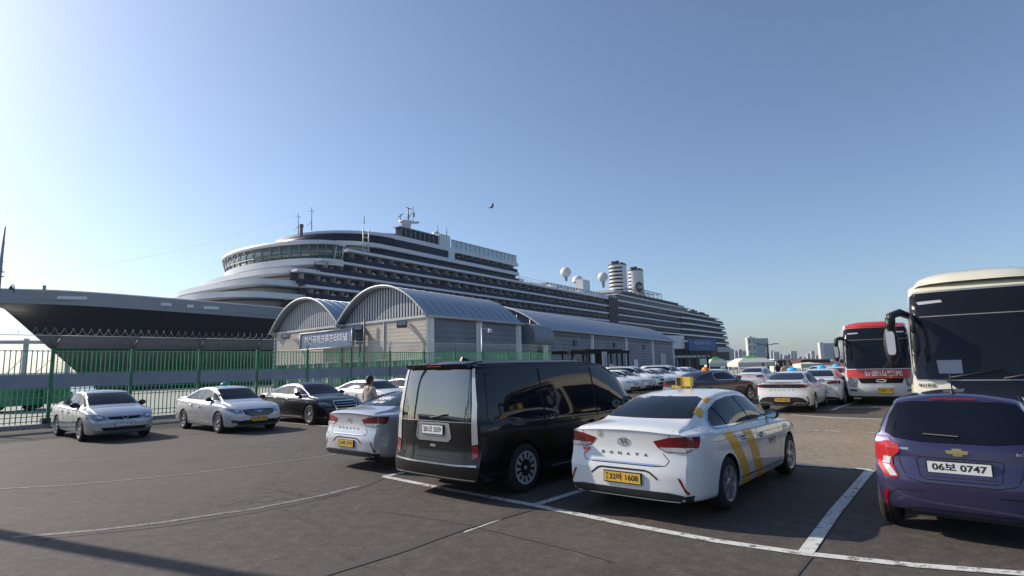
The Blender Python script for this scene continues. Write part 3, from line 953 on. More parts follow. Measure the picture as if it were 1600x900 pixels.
LUX.update(L=5.18, axles=(1.16, 4.27), wr=.355, tw=.25,
    top=[(0, 1.06), (.12, 1.10), (.6, 1.13), (.95, 1.23), (1.4, 1.37), (1.9, 1.46), (2.4, 1.495), (2.8, 1.485), (3.15, 1.42), (3.6, 1.20), (3.95, 1.035), (4.4, .985), (4.8, .92), (5.05, .83), (5.18, .76)],
    belt=[(0, .93), (.6, .98), (1.4, .97), (2.8, .95), (3.9, .93), (4.5, .89), (4.9, .80), (5.18, .70)],
    w=[(0, .82), (.1, .87), (.4, .93), (1.0, .955), (4.0, .955), (4.6, .92), (4.95, .85), (5.18, .78)],
    wt=[(0, .72), (.7, .66), (1.4, .60), (2.4, .59), (3.1, .60), (3.6, .66), (4.0, .72), (4.6, .72), (5.18, .64)],
    zb=[(0, .25), (.5, .21), (4.9, .19), (5.18, .22)])
OLD = dict(SEDAN)
OLD.update(L=4.905, axles=(1.15, 3.925), top=[(0, 1.05), (.15, 1.09), (.7, 1.13), (1.05, 1.25), (1.45, 1.38), (1.9, 1.445), (2.4, 1.465), (2.8, 1.44), (3.1, 1.35), (3.5, 1.16), (3.8, 1.01), (4.2, .95), (4.6, .85), (4.8, .76), (4.905, .68)],
    wt=[(0, .70), (.7, .66), (1.3, .61), (2.2, .60), (2.9, .60), (3.4, .66), (3.8, .70), (4.3, .70), (4.905, .60)],
    belt=[(0, .93), (.5, .96), (1.2, .95), (2.5, .92), (3.6, .90), (4.2, .86), (4.6, .76), (4.905, .63)],
    w=[(0, .80), (.1, .85), (.35, .89), (.9, .91), (3.8, .91), (4.3, .88), (4.65, .82), (4.905, .74)],
    zb=[(0, .25), (.5, .21), (4.6, .19), (4.905, .23)])

def van(name, loc, hd, label, m):
    c = Car(VAN, name, loc, hd, label, "van", None, m)
    dlo = [(4.42, 1.10), (4.12, 1.42), (3.80, 1.66), (3.45, 1.79), (2.9, 1.835), (.42, 1.835), (.30, 1.80), (.26, 1.16), (.34, 1.04), (3.3, 1.0), (4.2, 1.02)]
    side_glass(c, dlo, (1.55, 3.05))
    c.lay('B', [(-.77, 1.16), (-.75, 1.10), (.75, 1.10), (.77, 1.16), (.71, 1.80), (.68, 1.85), (-.68, 1.85), (-.71, 1.80)], "rear_window", M['filmglass'], off=.005, step=.05)
    c.lay('F', [(-.72, 1.25), (.72, 1.25), (.66, 1.80), (-.66, 1.80)], "windscreen", M['glass'], off=.005, step=.06, maxlen=.6)
    # tall slim lamps on the rear corners
    for s in (1, -1):
        c.lay('B', [(s * a, b) for a, b in [(.80, .78), (.905, .80), (.872, 1.35), (.775, 1.86), (.725, 1.86), (.785, 1.35)]], "taillight", M['clearlens'], off=.010)
        c.lay('B', [(s * a, b) for a, b in [(.81, .58), (.91, .62), (.905, .78), (.80, .76)]], "taillight_lower", M['redlens'], off=.010)
        for z in [.84 + .045 * k for k in range(22)]:
            x0 = .80 if z < 1.35 else .795 - (z - 1.35) * .11; x1 = .89 if z < 1.35 else .86 - (z - 1.35) * .16
            if z < 1.8 and abs(z - 1.38) > .03: c.line('B', [(s * x0, z), (s * x1, z)], .006, "lamp_rib", M['steel'], off=.013)
    c.line('B', [(-.80, 1.385 + .0), (-.80, 1.386)], .01, "lamp_joint", M['gap'], off=.014)
    # roof spoiler with the high stop lamp
    sb = MB()
    sb.hexa([(.13, -.70, 1.865), (.50, -.66, 1.90), (.50, .66, 1.90), (.13, .70, 1.865)], [(.05, -.68, 1.93), (.48, -.62, 1.975), (.48, .62, 1.975), (.05, .68, 1.93)])
    sb.build("roof_spoiler", m, c.root)
    b = MB(); b.box(.055, .075, -.17, .17, 1.893, 1.917); b.build("high_stop_lamp", M['redlens'], c.root)
    # tailgate: plate frame, plate, handle, seams, bright bumper strips
    c.line('B', [(-.34, 1.06), (.34, 1.06), (.39, .86), (.33, .81), (-.33, .81), (-.39, .86)], .022, "plate_frame", M['chrome'], off=.010, closed=True)
    c.lay('B', [(-.33, 1.05), (.33, 1.05), (.37, .86), (.32, .82), (-.32, .82), (-.37, .86)], "plate_recess", M['silver'], off=.004)
    c.plate('B', 0, .965, "201오 3559", M['wplate'], None, .46, .125)
    c.lay('B', [(-.06, .755), (.06, .755), (.06, .715), (-.06, .715)], "tailgate_handle", M['chrome'], off=.012)
    c.line('B', [(-.80, 1.09), (.80, 1.09)], .012, "tailgate_strip", M['chrome'], off=.007)
    c.line('B', [(-.90, .50), (-.5, .485), (.5, .485), (.90, .50)], .024, "bumper_trim", M['chrome'], off=.010)
    c.line('B', [(-.88, .305), (.88, .305)], .016, "bumper_lower_trim", M['chrome'], off=.010)
    c.line('B', [(-.84, .56), (.84, .56)], .009, "tailgate_seam", M['gap'], off=.002)
    # wiper on the rear glass
    l, _ = c.hit('B', .05, 1.16)
    b = MB(); b.tube([(l.x - .03, .05, 1.14), (l.x - .025, -.30, 1.19)], .012, 6); b.build("rear_wiper", M['plastic'], c.root)
    for s in 'RL':
        c.line(s, [(3.05, 1.86), (3.05, .30)], .009, "door_seam", M['gap'], off=.0015)
        c.line(s, [(1.50, 1.0), (1.62, .7), (1.70, .30), (3.05, .28), (4.15, .28)], .009, "door_seam", M['gap'], off=.0015)
        c.line(s, [(4.05, 1.0), (4.02, .5), (3.86, .28)], .009, "door_seam", M['gap'], off=.0015)
        c.line(s, [(.35, .97), (3.0, .965)], .010, "sliding_rail", M['gap'], off=.002)
        c.line(s, [(1.65, .30), (3.70, .30)], .03, "sill_trim", M['chrome'], off=.008)
        c.line(s, [(.30, 1.93), (2.9, 1.925), (3.5, 1.87), (4.0, 1.68)], .02, "roof_rail", M['plastic'], off=.01)
    c.handle(2.85, .90); c.handle(3.22, .90)
    c.mirror(4.02, 1.17, .93, m, (.16, .24, .20))
    c.both('lay', 'F', [(.45, .62), (.85, .64), (.85, .50), (.45, .48)], "headlight", M['headlens'], off=.006)
    c.lay('F', [(-.7, .30), (.7, .30), (.7, .46), (-.7, .46)], "grille", M['gap'], off=.004)
    l, _ = c.hit('T', .75, 0)
    b = MB(); b.prism([(.62, -.02, l.z - .01), (.86, -.02, l.z - .01), (.66, -.02, l.z + .06)], (0, .04, 0)); b.build("shark_aerial", m, c.root)
    c.wheels('petal', M['clearwheel'])
    return c
M['clearwheel'] = mat("machined_wheel", (0.75, 0.76, 0.78), 0.3, 0.6)

def hatch(name, loc, hd, label, m):
    c = Car(HATCH, name, loc, hd, label, "car", None, m)
    dlo = [(2.52, 1.02), (2.05, 1.30), (1.6, 1.375), (.7, 1.36), (.45, 1.27), (.40, 1.10), (.55, 1.055), (1.6, 1.0)]
    side_glass(c, dlo, (.78, 1.55))
    c.lay('B', [(-.64, 1.05), (-.55, 1.0), (-.3, .972), (.3, .972), (.55, 1.0), (.64, 1.05), (.59, 1.22), (.51, 1.365), (.38, 1.39), (-.38, 1.39), (-.51, 1.365), (-.59, 1.22)], "rear_window", M['glass'], off=.005, maxlen=.3)
    c.lay('F', [(-.60, 1.03), (.60, 1.03), (.54, 1.38), (-.54, 1.38)], "windscreen", M['glass'], off=.005, step=.05, maxlen=.5)
    c.lay('B', [(-.20, 1.405), (.20, 1.405), (.19, 1.425), (-.19, 1.425)], "high_stop_lamp", M['redlens'], off=.012)
    for s in (1, -1):
        c.lay('B', [(s * a, b) for a, b in [(.60, .965), (.735, .935), (.738, .82), (.72, .70), (.655, .60), (.57, .585), (.52, .605), (.575, .71), (.575, .79), (.50, .865), (.51, .93)]], "taillight", M['brightred'], off=.012)
        c.lay('B', [(s * a, b) for a, b in [(.655, .80), (.585, .795), (.60, .72), (.67, .72)]], "indicator_lens", M['clearlens'], off=.017)
        c.lay('B', [(s * a, b) for a, b in [(.665, .71), (.605, .71), (.535, .612), (.60, .605)]], "reversing_lamp", M['clearlens'], off=.017)
        c.line('B', [(s * a, b) for a, b in [(.30, .475), (.52, .47), (.60, .44), (.635, .36), (.645, .28)]], .012, "bumper_crease", M['gap'], off=.002, curve=True)
        c.lay('B', [(s * a, b) for a, b in [(.625, .445), (.655, .46), (.69, .40), (.685, .29), (.655, .28), (.66, .36)]], "reflector", M['redlens'], off=.007)
        c.line('B', [(s * a, b) for a, b in [(.60, 1.0), (.52, .88), (.50, .72), (.44, .60)]], .007, "tailgate_seam", M['gap'], off=.002)
    c.line('B', [(-.44, .60), (-.3, .565), (.3, .565), (.44, .60)], .008, "tailgate_seam", M['gap'], off=.002)
    c.line('B', [(-.36, .80), (-.31, .82), (.31, .82), (.36, .80), (.33, .63), (.28, .605), (-.28, .605), (-.33, .63)], .008, "plate_recess_edge", M['gap'], off=.002, closed=True)
    c.line('B', [(-.30, .640), (.30, .640)], .012, "recess_lip", M['plastic'], off=.004)
    c.plate('B', 0, .735, "06보 0747", M['wplate'], None, .52, .11)
    # bow-tie emblem
    c.lay('B', [(-.095, .905), (-.04, .905), (-.035, .925), (.04, .925), (.045, .905), (.10, .905), (.085, .870), (.04, .870), (.035, .850), (-.04, .850), (-.045, .870), (-.08, .870)], "emblem", M['gold'], off=.012)
    c.text('B', .47, .895, "SPARK", .03, M['chrome'], "badge", width=.11, off=.006)
    c.text('B', -.52, .895, "G C·TECH", .03, M['chrome'], "badge", width=.12, off=.006)
    c.line('B', [(-.55, .262), (-.4, .285), (.4, .285), (.55, .262)], .028, "bumper_lip", M['purple'], off=.012)
    c.lay('B', [(-.60, .215), (.60, .215), (.50, .255), (-.50, .255)], "lower_bumper", M['plastic'], off=.006)
    l, _ = c.hit('B', -.05, 1.03)
    b = MB(); b.tube([(l.x - .02, .02, 1.0), (l.x - .012, -.02, 1.045), (l.x - .0, .28, 1.055)], .009, 6); b.build("rear_wiper", M['plastic'], c.root)
    # aerial and roof gutter
    l, _ = c.hit('T', .42, .0)
    b = MB(); b.ball((.42, 0, l.z), .032, 12, (1.3, .9, 1.0)); b.tube([(.42, 0, l.z), (.34, 0, l.z + .20)], .006, 6); b.build("aerial", M['plastic'], c.root)
    c.both('line', 'T', [(.35, .54), (1.2, .535), (1.9, .53)], "roof_seam", M['gap'], off=.002, width=.018)
    for s in 'RL':
        c.line(s, [(1.55, 1.0), (1.55, .30)], .008, "door_seam", M['gap'], off=.0015)
        c.line(s, [(2.55, .95), (2.5, .30)], .008, "door_seam", M['gap'], off=.0015)
        c.line(s, [(.80, 1.0), (.95, .5), (.95, .30)], .008, "door_seam", M['gap'], off=.0015)
    c.mirror(2.28, 1.05, .74, m, (.12, .20, .15))
    c.handle(1.72, .86); c.handle(.95, .98, M['plastic'])
    c.wheels('seven')
    # floor pan and rear axle seen under the bumper
    b = MB(); b.box(.35, 3.2, -.55, .55, .16, .26); b.tube([(.56, -.62, .26), (.56, .62, .26)], .04, 8); b.build("underbody", M['plastic'], c.root)
    return c

def fast_sedan(name, loc, hd, label, group, m, plate, cat="taxi"):
    c = Car(FAST, name, loc, hd, label, cat, group, m)
    dlo = [(3.55, .995), (3.2, 1.16), (2.8, 1.305), (2.4, 1.35), (1.9, 1.335), (1.4, 1.24), (1.0, 1.10), (.92, 1.045), (2.2, 1.0)]
    side_glass(c, dlo, (1.35, 2.25), M['chrome'])
    c.lay('B', [(-.62, 1.145), (.62, 1.145), (.56, 1.28), (.46, 1.375), (-.46, 1.375), (-.56, 1.28)], "rear_window", M['glass'], off=.004, step=.05, maxlen=.6)
    c.lay('F', [(-.70, 1.03), (.70, 1.03), (.55, 1.36), (-.55, 1.36)], "windscreen", M['glass'], off=.004, step=.05, maxlen=.6)
    c.lay('B', [(-.86, .985), (-.6, 1.00), (.6, 1.00), (.86, .985), (.86, .90), (.60, .875), (-.60, .875), (-.86, .90)], "light_bar", M['plastic'], off=.006)
    c.both('lay', 'B', [(.62, .975), (.855, .965), (.855, .905), (.62, .895)], "taillight", M['redlens'], off=.010)
    c.line('B', [(-.60, .985), (.60, .985)], .012, "lamp_line", M['redlens'], off=.010)
    c.line('B', [(-.84, 1.045), (-.5, 1.075), (.5, 1.075), (.84, 1.045)], .022, "tail_spoiler_edge", M['gap'], off=.004)
    c.lay('B', [(-.78, .25), (.78, .25), (.86, .36), (.66, .52), (.5, .555), (-.5, .555), (-.66, .52), (-.86, .36)], "rear_diffuser", M['plastic'], off=.006)
    for s in (1, -1):
        c.line('B', [(s * .34, .31), (s * .48, .36), (s * .66, .345), (s * .74, .29)], .022, "tailpipe_trim", M['chrome'], off=.012)
        c.line('B', [(s * .80, .60), (s * .84, .40)], .02, "bumper_vent", M['gap'], off=.005)
    c.plate('B', 0, .45, plate, M['yplate'], "부\n산", .50, .115)
    c.line('B', [(.0 + .07 * math.cos(t * math.pi / 8), .935 + .035 * math.sin(t * math.pi / 8)) for t in range(16)], .012, "emblem", M['chrome'], off=.014, closed=True)
    for k, ch in enumerate("SONATA"):
        c.text('B', .38 - k * .15, .79, ch, .045, M['darksteel'], "badge_letter", width=.05, bold=.002, off=.005)
    c.both('lay', 'F', [(.50, .73), (.85, .78), (.85, .70), (.55, .66)], "headlight", M['headlens'], off=.006)
    c.lay('F', [(-.48, .70), (.48, .70), (.40, .45), (-.40, .45)], "grille", M['gap'], off=.004)
    for s in 'RL':
        c.line(s, [(2.25, 1.0), (2.25, .30)], .008, "door_seam", M['gap'], off=.0015)
        c.line(s, [(3.35, .98), (3.35, .30)], .008, "door_seam", M['gap'], off=.0015)
        c.line(s, [(1.30, 1.0), (1.5, .6), (1.5, .30)], .008, "door_seam", M['gap'], off=.0015)
    c.mirror(3.14, 1.03, .80, M['plastic'], (.13, .22, .16))
    c.handle(2.45, .80); c.handle(1.72, .83)
    c.wheels('ten')
    return c

def lux_sedan(name, loc, hd, label, m):
    c = Car(LUX, name, loc, hd, label, "car", None, m)
    dlo = [(3.78, 1.035), (3.45, 1.19), (3.1, 1.335), (2.7, 1.395), (2.2, 1.39), (1.7, 1.31), (1.3, 1.18), (1.1, 1.07), (2.4, 1.03)]
    side_glass(c, dlo, (1.62, 2.55), M['chrome'], .035)
    c.lay('F', [(-.72, 1.055), (.72, 1.055), (.58, 1.40), (-.58, 1.40)], "windscreen", M['glass'], off=.004, step=.05, maxlen=.6)
    c.lay('B', [(-.62, 1.145), (.62, 1.145), (.46, 1.40), (-.46, 1.40)], "rear_window", M['glass'], off=.004, step=.05, maxlen=.6)
    c.lay('F', [(-.40, .82), (.40, .82), (.47, .74), (.36, .48), (-.36, .48), (-.47, .74)], "grille", M['gap'], off=.005)
    c.line('F', [(-.40, .82), (.40, .82), (.47, .74), (.36, .48), (-.36, .48), (-.47, .74)], .03, "grille_frame", M['chrome'], off=.012, closed=True)
    for z in (.56, .65, .74):
        c.line('F', [(-.40, z), (.40, z)], .016, "grille_bar", M['chrome'], off=.012)
    c.both('lay', 'F', [(.52, .73), (.68, .78), (.86, .80), (.85, .72), (.66, .65), (.54, .67)], "headlight", M['headlens'], off=.006)
    c.both('lay', 'F', [(.46, .40), (.76, .42), (.74, .30), (.44, .30)], "air_intake", M['gap'], off=.004)
    c.line('F', [(-.76, .285), (.76, .285)], .012, "lower_trim", M['chrome'], off=.008)
    c.plate('F', 0, .40, "103호 2754", M['wplate'], None, .50, .11)
    for s in 'RL':
        c.line(s, [(1.60, .285), (3.75, .285)], .03, "sill_trim", M['chrome'], off=.008)
        c.line(s, [(2.55, 1.02), (2.55, .30)], .008, "door_seam", M['gap'], off=.0015)
        c.line(s, [(3.62, 1.0), (3.62, .30)], .008, "door_seam", M['gap'], off=.0015)
        c.line(s, [(1.0, .93), (4.2, .87)], .006, "shoulder_crease", M['chrome'], off=.002)
    c.both('lay', 'B', [(.45, .95), (.84, .98), (.84, .88), (.50, .86)], "taillight", M['redlens'], off=.006)
    c.handle(2.72, .88, M['chrome']); c.handle(1.85, .90, M['chrome'])
    c.mirror(3.42, 1.075, .82, m)
    c.wheels('five')
    return c

def old_sedan(name, loc, hd, label, m):
    c = Car(OLD, name, loc, hd, label, "car", None, m)
    dlo = [(3.60, 1.0), (3.25, 1.16), (2.9, 1.29), (2.5, 1.355), (2.0, 1.35), (1.6, 1.30), (1.25, 1.18), (1.08, 1.05), (2.3, 1.005)]
    side_glass(c, dlo, (1.55, 2.42), M['gap'], .012)
    c.lay('F', [(-.72, 1.035), (.72, 1.035), (.58, 1.37), (-.58, 1.37)], "windscreen", M['glass'], off=.004, step=.05, maxlen=.6)
    c.lay('B', [(-.60, 1.15), (.60, 1.15), (.46, 1.37), (-.46, 1.37)], "rear_window", M['glass'], off=.004, step=.05, maxlen=.6)
    c.lay('F', [(-.42, .70), (.42, .70), (.40, .64), (.12, .62), (-.12, .62), (-.40, .64)], "grille", M['gap'], off=.005)
    c.line('F', [(-.46, .725), (-.1, .735), (.1, .735), (.46, .725)], .02, "grille_trim", M['chrome'], off=.008)
    c.line('F', [(.07 * math.cos(t * math.pi / 6), .675 + .045 * math.sin(t * math.pi / 6)) for t in range(12)], .012, "emblem", M['chrome'], off=.014, closed=True)
    c.both('lay', 'F', [(.47, .72), (.62, .77), (.85, .79), (.86, .66), (.66, .60), (.50, .63)], "headlight", M['headlens'], off=.006)
    c.both('lay', 'F', [(.55, .665), (.66, .675), (.66, .73), (.55, .71)], "lamp_lens", M['chrome'], off=.010)
    c.lay('F', [(-.58, .41), (.58, .41), (.52, .32), (-.52, .32)], "air_intake", M['gap'], off=.004)
    c.both('lay', 'F', [(.60, .40), (.72, .41), (.72, .34), (.62, .33)], "fog_lamp", M['chrome'], off=.006)
    c.plate('F', 0, .50, "37다 4185", M['wplate'], None, .46, .11)
    for s in 'RL':
        c.line(s, [(1.55, .56), (3.45, .54)], .035, "rubbing_strip", M['chrome'], off=.008)
        c.line(s, [(1.6, .29), (3.5, .29)], .03, "sill_trim", M['silver'], off=.006)
        c.line(s, [(2.42, 1.0), (2.42, .30)], .008, "door_seam", M['gap'], off=.0015)
        c.line(s, [(3.40, .98), (3.40, .30)], .008, "door_seam", M['gap'], off=.0015)
    c.both('lay', 'B', [(.45, .95), (.84, .98), (.84, .86), (.50, .84)], "taillight", M['redlens'], off=.006)
    c.handle(2.6, .80); c.handle(1.8, .82)
    c.mirror(3.22, 1.03, .79, M['plastic'])
    c.wheels('seven')
    return c

def suv(name, loc, hd, label, group, m, far=True, lampm=None, chromeq=False, cat="suv", lamp=None):
    c = Car(SUV, name, loc, hd, label, cat, group, m, far)
    dlo = [(3.38, 1.165), (2.9, 1.46), (2.5, 1.575), (1.0, 1.575), (.62, 1.48), (.62, 1.24), (.8, 1.185)]
    side_glass(c, dlo, (1.15, 2.05), M['chrome'] if chromeq else None, .02)
    c.lay('F', [(-.70, 1.19), (.70, 1.19), (.60, 1.60), (-.60, 1.60)], "windscreen", M['glass'], off=.005, maxlen=.6)
    c.lay('B', [(-.60, 1.20), (.60, 1.20), (.52, 1.57), (-.52, 1.57)], "rear_window", M['glass'], off=.005, maxlen=.6)
    c.lay('F', [(-.42, .90), (.42, .90), (.36, .66), (-.36, .66)], "grille", M['gap'], off=.006)
    c.line('F', [(-.38, .78), (.38, .78)], .03, "grille_bar", M['chrome'], off=.012)
    c.both('lay', 'F', [(.46, .90), (.80, .95), (.82, .82), (.50, .76)], "headlight", M['headlens'], off=.008)
    c.lay('F', [(-.60, .50), (.60, .50), (.55, .36), (-.55, .36)], "air_intake", M['gap'], off=.006)
    c.both('lay', 'B', [(.60, 1.10), (.84, 1.10), (.84, .90), (.62, .92)], "taillight", M['redlens'], off=.008)
    for s in 'RL':
        c.line(s, [(.7, 1.64), (2.5, 1.64)], .03, "roof_rail", M['steel'], off=.03)
    c.mirror(3.08, 1.20, .85, m, (.16, .24, .18))
    c.plate('F', 0, .58, "12가 3456"[:0] or "58저 2190", M['wplate'], None, .46, .11)
    c.wheels('five')
    return c

# ------------------------------------------------------------------ coaches
BUS = dict(L=11.6, axles=(2.9, 8.95), wr=.50, rc=.16, shelf=.0, crown=.05, er=.6, ef=1.5, pr=.06, pf=.20, tw=.30, arch=.07,
    top=[(0, 3.30), (.5, 3.36), (5, 3.38), (10.2, 3.38), (10.9, 3.30), (11.6, 3.16)],
    belt=[(0, 1.5), (11.6, 1.5)],
    w=[(0, 1.20), (.3, 1.245), (11.0, 1.245), (11.3, 1.23), (11.6, 1.20)],
    wt=[(0, 1.08), (.5, 1.13), (10.6, 1.13), (11.6, 1.06)],
    zb=[(0, .34), (11.0, .32), (11.6, .34)],
    xr=[(.3, .05), (.6, 0), (2, .02), (3.4, .12)],
    xf=[(.3, .10), (.55, .0), (1.1, .02), (1.5, .07), (2.4, .26), (2.9, .46), (3.2, .66)])

def coach(name, loc, hd, label, body_m, cap_m, kind):
    c = Car(BUS, name, loc, hd, label, "bus", "coaches parked facing the lot", body_m)
    # one-piece windscreen with the dark mask above
    zt = 3.10; zw = 1.44
    edge = [(-1.17, zw + .12), (-1.12, zw), (1.12, zw), (1.17, zw + .12), (1.165, 2.3), (1.10, zt - .06), (1.04, zt), (-1.04, zt), (-1.10, zt - .06), (-1.165, 2.3)]
    c.lay('F', edge, "windscreen", M['busglass'], off=.008, step=.09, maxlen=.9)
    c.line('F', edge, .018, "windscreen_seal", M['steel'] if kind == 'white' else M['gap'], off=.013, closed=True)
    c.line('F', [(-1.03, 2.62), (1.03, 2.62)], .014, "windscreen_divider", M['kerb'], off=.014)
    for s in (1, -1):
        P = [(s * a, b) for a, b in [(1.00, 2.92), (.62, 2.93), (.60, 2.88), (.97, 2.86)]]
        c.lay('F', P, "marker_lamp", M['clearlens'], off=.014)
    # side glass band
    for s in 'RL':
        dlo = [(.5, 1.65), (10.75, 1.65), (10.75, 1.5), (11.2, 1.5), (11.02, 2.55), (10.8, 2.92), (.6, 2.92)]
        c.lay(s, [(.5, 1.62), (10.6, 1.62), (10.6, 2.86), (.6, 2.86)], "window_surround", M['gap'], off=.004, step=.25)
        for k in range(6):
            x0 = .65 + k * 1.65
            c.lay(s, [(x0, 1.68), (x0 + 1.58, 1.68), (x0 + 1.58, 2.80), (x0, 2.80)], "side_window", M['glass'], off=.008, step=.25)
        c.lay(s, [(10.72, 1.35), (11.22, 1.35), (11.10, 2.45), (10.95, 2.75), (10.72, 2.80)], "driver_window", M['glass'], off=.010, step=.1)
        if kind == 'red':
            c.lay(s, [(.2, .42), (11.2, .42), (11.2, 1.60), (.2, 1.60)], "side_panel", M['red'], off=.003, step=.3)
    # lower front
    if kind == 'red':
        c.lay('F', [(-1.16, 1.42), (1.16, 1.42), (1.16, 1.12), (.98, 1.06), (-.98, 1.06), (-1.16, 1.12)], "name_band", M['red'], off=.010, step=.06)
        c.text('F', 0.10, 1.235, "뉴釜山觀光", .22, M['whiteink'], "lettering", width=1.30, bold=.006, off=.020)
        c.line('F', [(-1.12, 1.425), (1.12, 1.425)], .025, "band_edge", M['whiteink'], off=.014)
        c.lay('F', [(-.78, 1.055), (.78, 1.055), (.70, .86), (-.70, .86)], "grille", M['gap'], off=.010)
        c.line('F', [(.16 * math.cos(t * math.pi / 8), .955 + .05 * math.sin(t * math.pi / 8)) for t in range(16)], .022, "emblem", M['chrome'], off=.018, closed=True)
        for s in (1, -1):
            c.lay('F', [(s * a, b) for a, b in [(.80, 1.05), (1.12, 1.12), (1.15, .88), (1.08, .74), (.86, .72)]], "headlight", M['headlens'], off=.012)
            for (a, b) in ((.92, .94), (1.02, .84)):
                c.line('F', [(s * (a + .05 * math.cos(t * math.pi / 5)), b + .05 * math.sin(t * math.pi / 5)) for t in range(10)], .02, "lamp_ring", M['chrome'], off=.018, closed=True)
            c.lay('F', [(s * a, b) for a, b in [(.84, .60), (1.10, .62), (1.10, .55), (.84, .54)]], "fog_lamp", M['darksteel'], off=.012)
        c.plate('F', 0.12, .56, "78바 1177", M['yplate'], "부\n산", .50, .20)
    else:
        c.lay('F', [(-.72, 1.45), (.80, 1.45), (.70, 1.30), (.52, 1.16), (-.30, 1.14), (-.50, 1.24)], "front_mask", M['busglass'], off=.009, step=.09)
        c.text('F', -.98, 1.34, "부산관광", .08, M['gap'], "lettering", width=.26, bold=.002, off=.018)
        c.text('F', .93, 1.22, "어", .26, M['signdark'], "lettering", width=.23, bold=.006, off=.018)
        for s in (1, -1):
            c.lay('F', [(s * a, b) for a, b in [(.74, .82), (1.12, .88), (1.14, .66), (.80, .60)]], "headlight", M['headlens'], off=.012)
        c.plate('F', 0, .56, "74바 5821", M['yplate'], "부\n산", .50, .20)
    # roof cap
    cap = MB()
    z0, z1 = (3.30, 3.60) if kind == 'white' else (3.20, 3.44)
    prof = [(10.98, z0 - .02), (10.86, z0 + .12), (10.2, z1 - .03), (9.2, z1), (8.4, z1 - .02), (7.9, z0 + .04)]
    V = []; F = []; ny = 12
    for x, z in prof:
        for k in range(ny + 1):
            t = -1 + 2 * k / ny
            V.append((x - .28 * abs(t) ** 3, 1.12 * t, z0 - .10 + (z - z0 + .10) * (1 - abs(t) ** 4) ** .5 if abs(t) < 1 else z0 - .14))
    for i in range(len(prof) - 1):
        for k in range(ny):
            a = i * (ny + 1) + k; F.append((a, a + 1, a + ny + 2, a + ny + 1))
    cap.add(V, F, True)
    cap.build("roof_fairing", cap_m, c.root)
    c.lay('F', [(-1.06, 3.125), (1.06, 3.125), (1.0, 3.34), (-1.0, 3.34)], "front_cap", cap_m, off=.012, step=.08, maxlen=.9)
    # drooping mirrors
    for s in (1, -1):
        b = MB()
        b.tube([(11.15, s * 1.08, 2.62), (11.42, s * 1.28, 2.72), (11.58, s * 1.42, 2.66), (11.60, s * 1.44, 2.40)], [.06, .075, .08, .07], 8)
        b.tube([(11.32, s * 1.12, 2.66), (11.60, s * 1.10, 2.55), (11.64, s * 1.08, 2.30)], [.05, .05, .045], 8)
        o = b.build("mirror_arm", M['plastic'], c.root)
        h = MB(); h.ball((11.60, s * 1.46, 2.12), .5, 16, (.20, .25, .74)); h.tube([(11.60, s * 1.46, 2.38), (11.60, s * 1.45, 2.62)], .07, 8); h.build("mirror_housing", M['plastic'], o)
        h = MB(); h.ball((11.64, s * 1.08, 2.12), .5, 14, (.10, .14, .52)); h.build("kerb_mirror", M['plastic'], o)
        g = MB(); k = 24
        def sg(v): return math.copysign(abs(v) ** .45, v)
        g.prism([(11.695, s * 1.46 + .068 * sg(math.cos(2 * math.pi * t / k)), 2.14 + .22 * sg(math.sin(2 * math.pi * t / k))) for t in range(k)], (.012, 0, 0)); g.build("mirror_back", M['pipe'], o)
    # wipers, dashboard card
    b = MB()
    for y0, y1, z1_ in ((.10, 1.0, 1.64), (-.75, .12, 1.62)):
        l0, _ = c.hit('F', y0, 1.47); l1, _ = c.hit('F', y1, z1_)
        b.tube([l0 + Vector((.05, 0, 0)), l1 + Vector((.04, 0, 0))], .016, 6)
    b.build("wiper", M['plastic'], c.root)
    if kind == 'white':
        c.lay('F', [(-.78, 1.56), (-.44, 1.56), (-.44, 1.80), (-.80, 1.80)], "dashboard_card", M['tentgrey'], off=.010)
    c.wheels('ten', M['steel'])
    b = MB(); b.box(.6, 11.1, -.9, .9, .28, .40); b.build("underbody", M['plastic'], c.root)
    return c
# ------------------------------------------------------------------ the ship's own frame: s from forward to aft, t to the quay side
C0 = Vector((-31.5, 108.0)); SU = Vector((.577, .8167)); SN = Vector((.8167, -.577))
def S(s, t, z):
    p = C0 + SU * s + SN * (t - 17.5)
    return Vector((p.x, p.y, z))

# ------------------------------------------------------------------ ground and sea
def big_sheets():
    e = [S(-2500, 22.5, 0), S(2500, 22.5, 0)]
    g = MB()
    a, b = e
    far = SN * 4500
    g.add([(a.x, a.y, 0), (b.x, b.y, 0), (b.x + far.x, b.y + far.y, 0), (a.x + far.x, a.y + far.y, 0)], [(0, 1, 2, 3)])
    q = MB(); q.add([(a.x, a.y, 0), (b.x, b.y, 0), (b.x, b.y, -4), (a.x, a.y, -4)], [(0, 1, 2, 3)])
    tag(g.build("ground", M['asphalt']), kind="structure")
    tag(q.build("quay_face", M['kerb']), kind="structure")
    w = MB(); w.add([(-9000, -9000, -3.2), (9000, -9000, -3.2), (9000, 9000, -3.2), (-9000, 9000, -3.2)], [(0, 1, 2, 3)])
    tag(w.build("water", M['water']), kind="structure")
big_sheets()

FD = Vector((1.75335, 2.04888, 0)).normalized()          # fence and parking row direction
FN = Vector((FD.y, -FD.x, 0))                             # towards the lot
F0 = Vector((-18.008, 22.4, 0))
def FP(k, off=0.0, z=0.0):
    return F0 + FD * (2.6967 * k) + FN * off + Vector((0, 0, z))
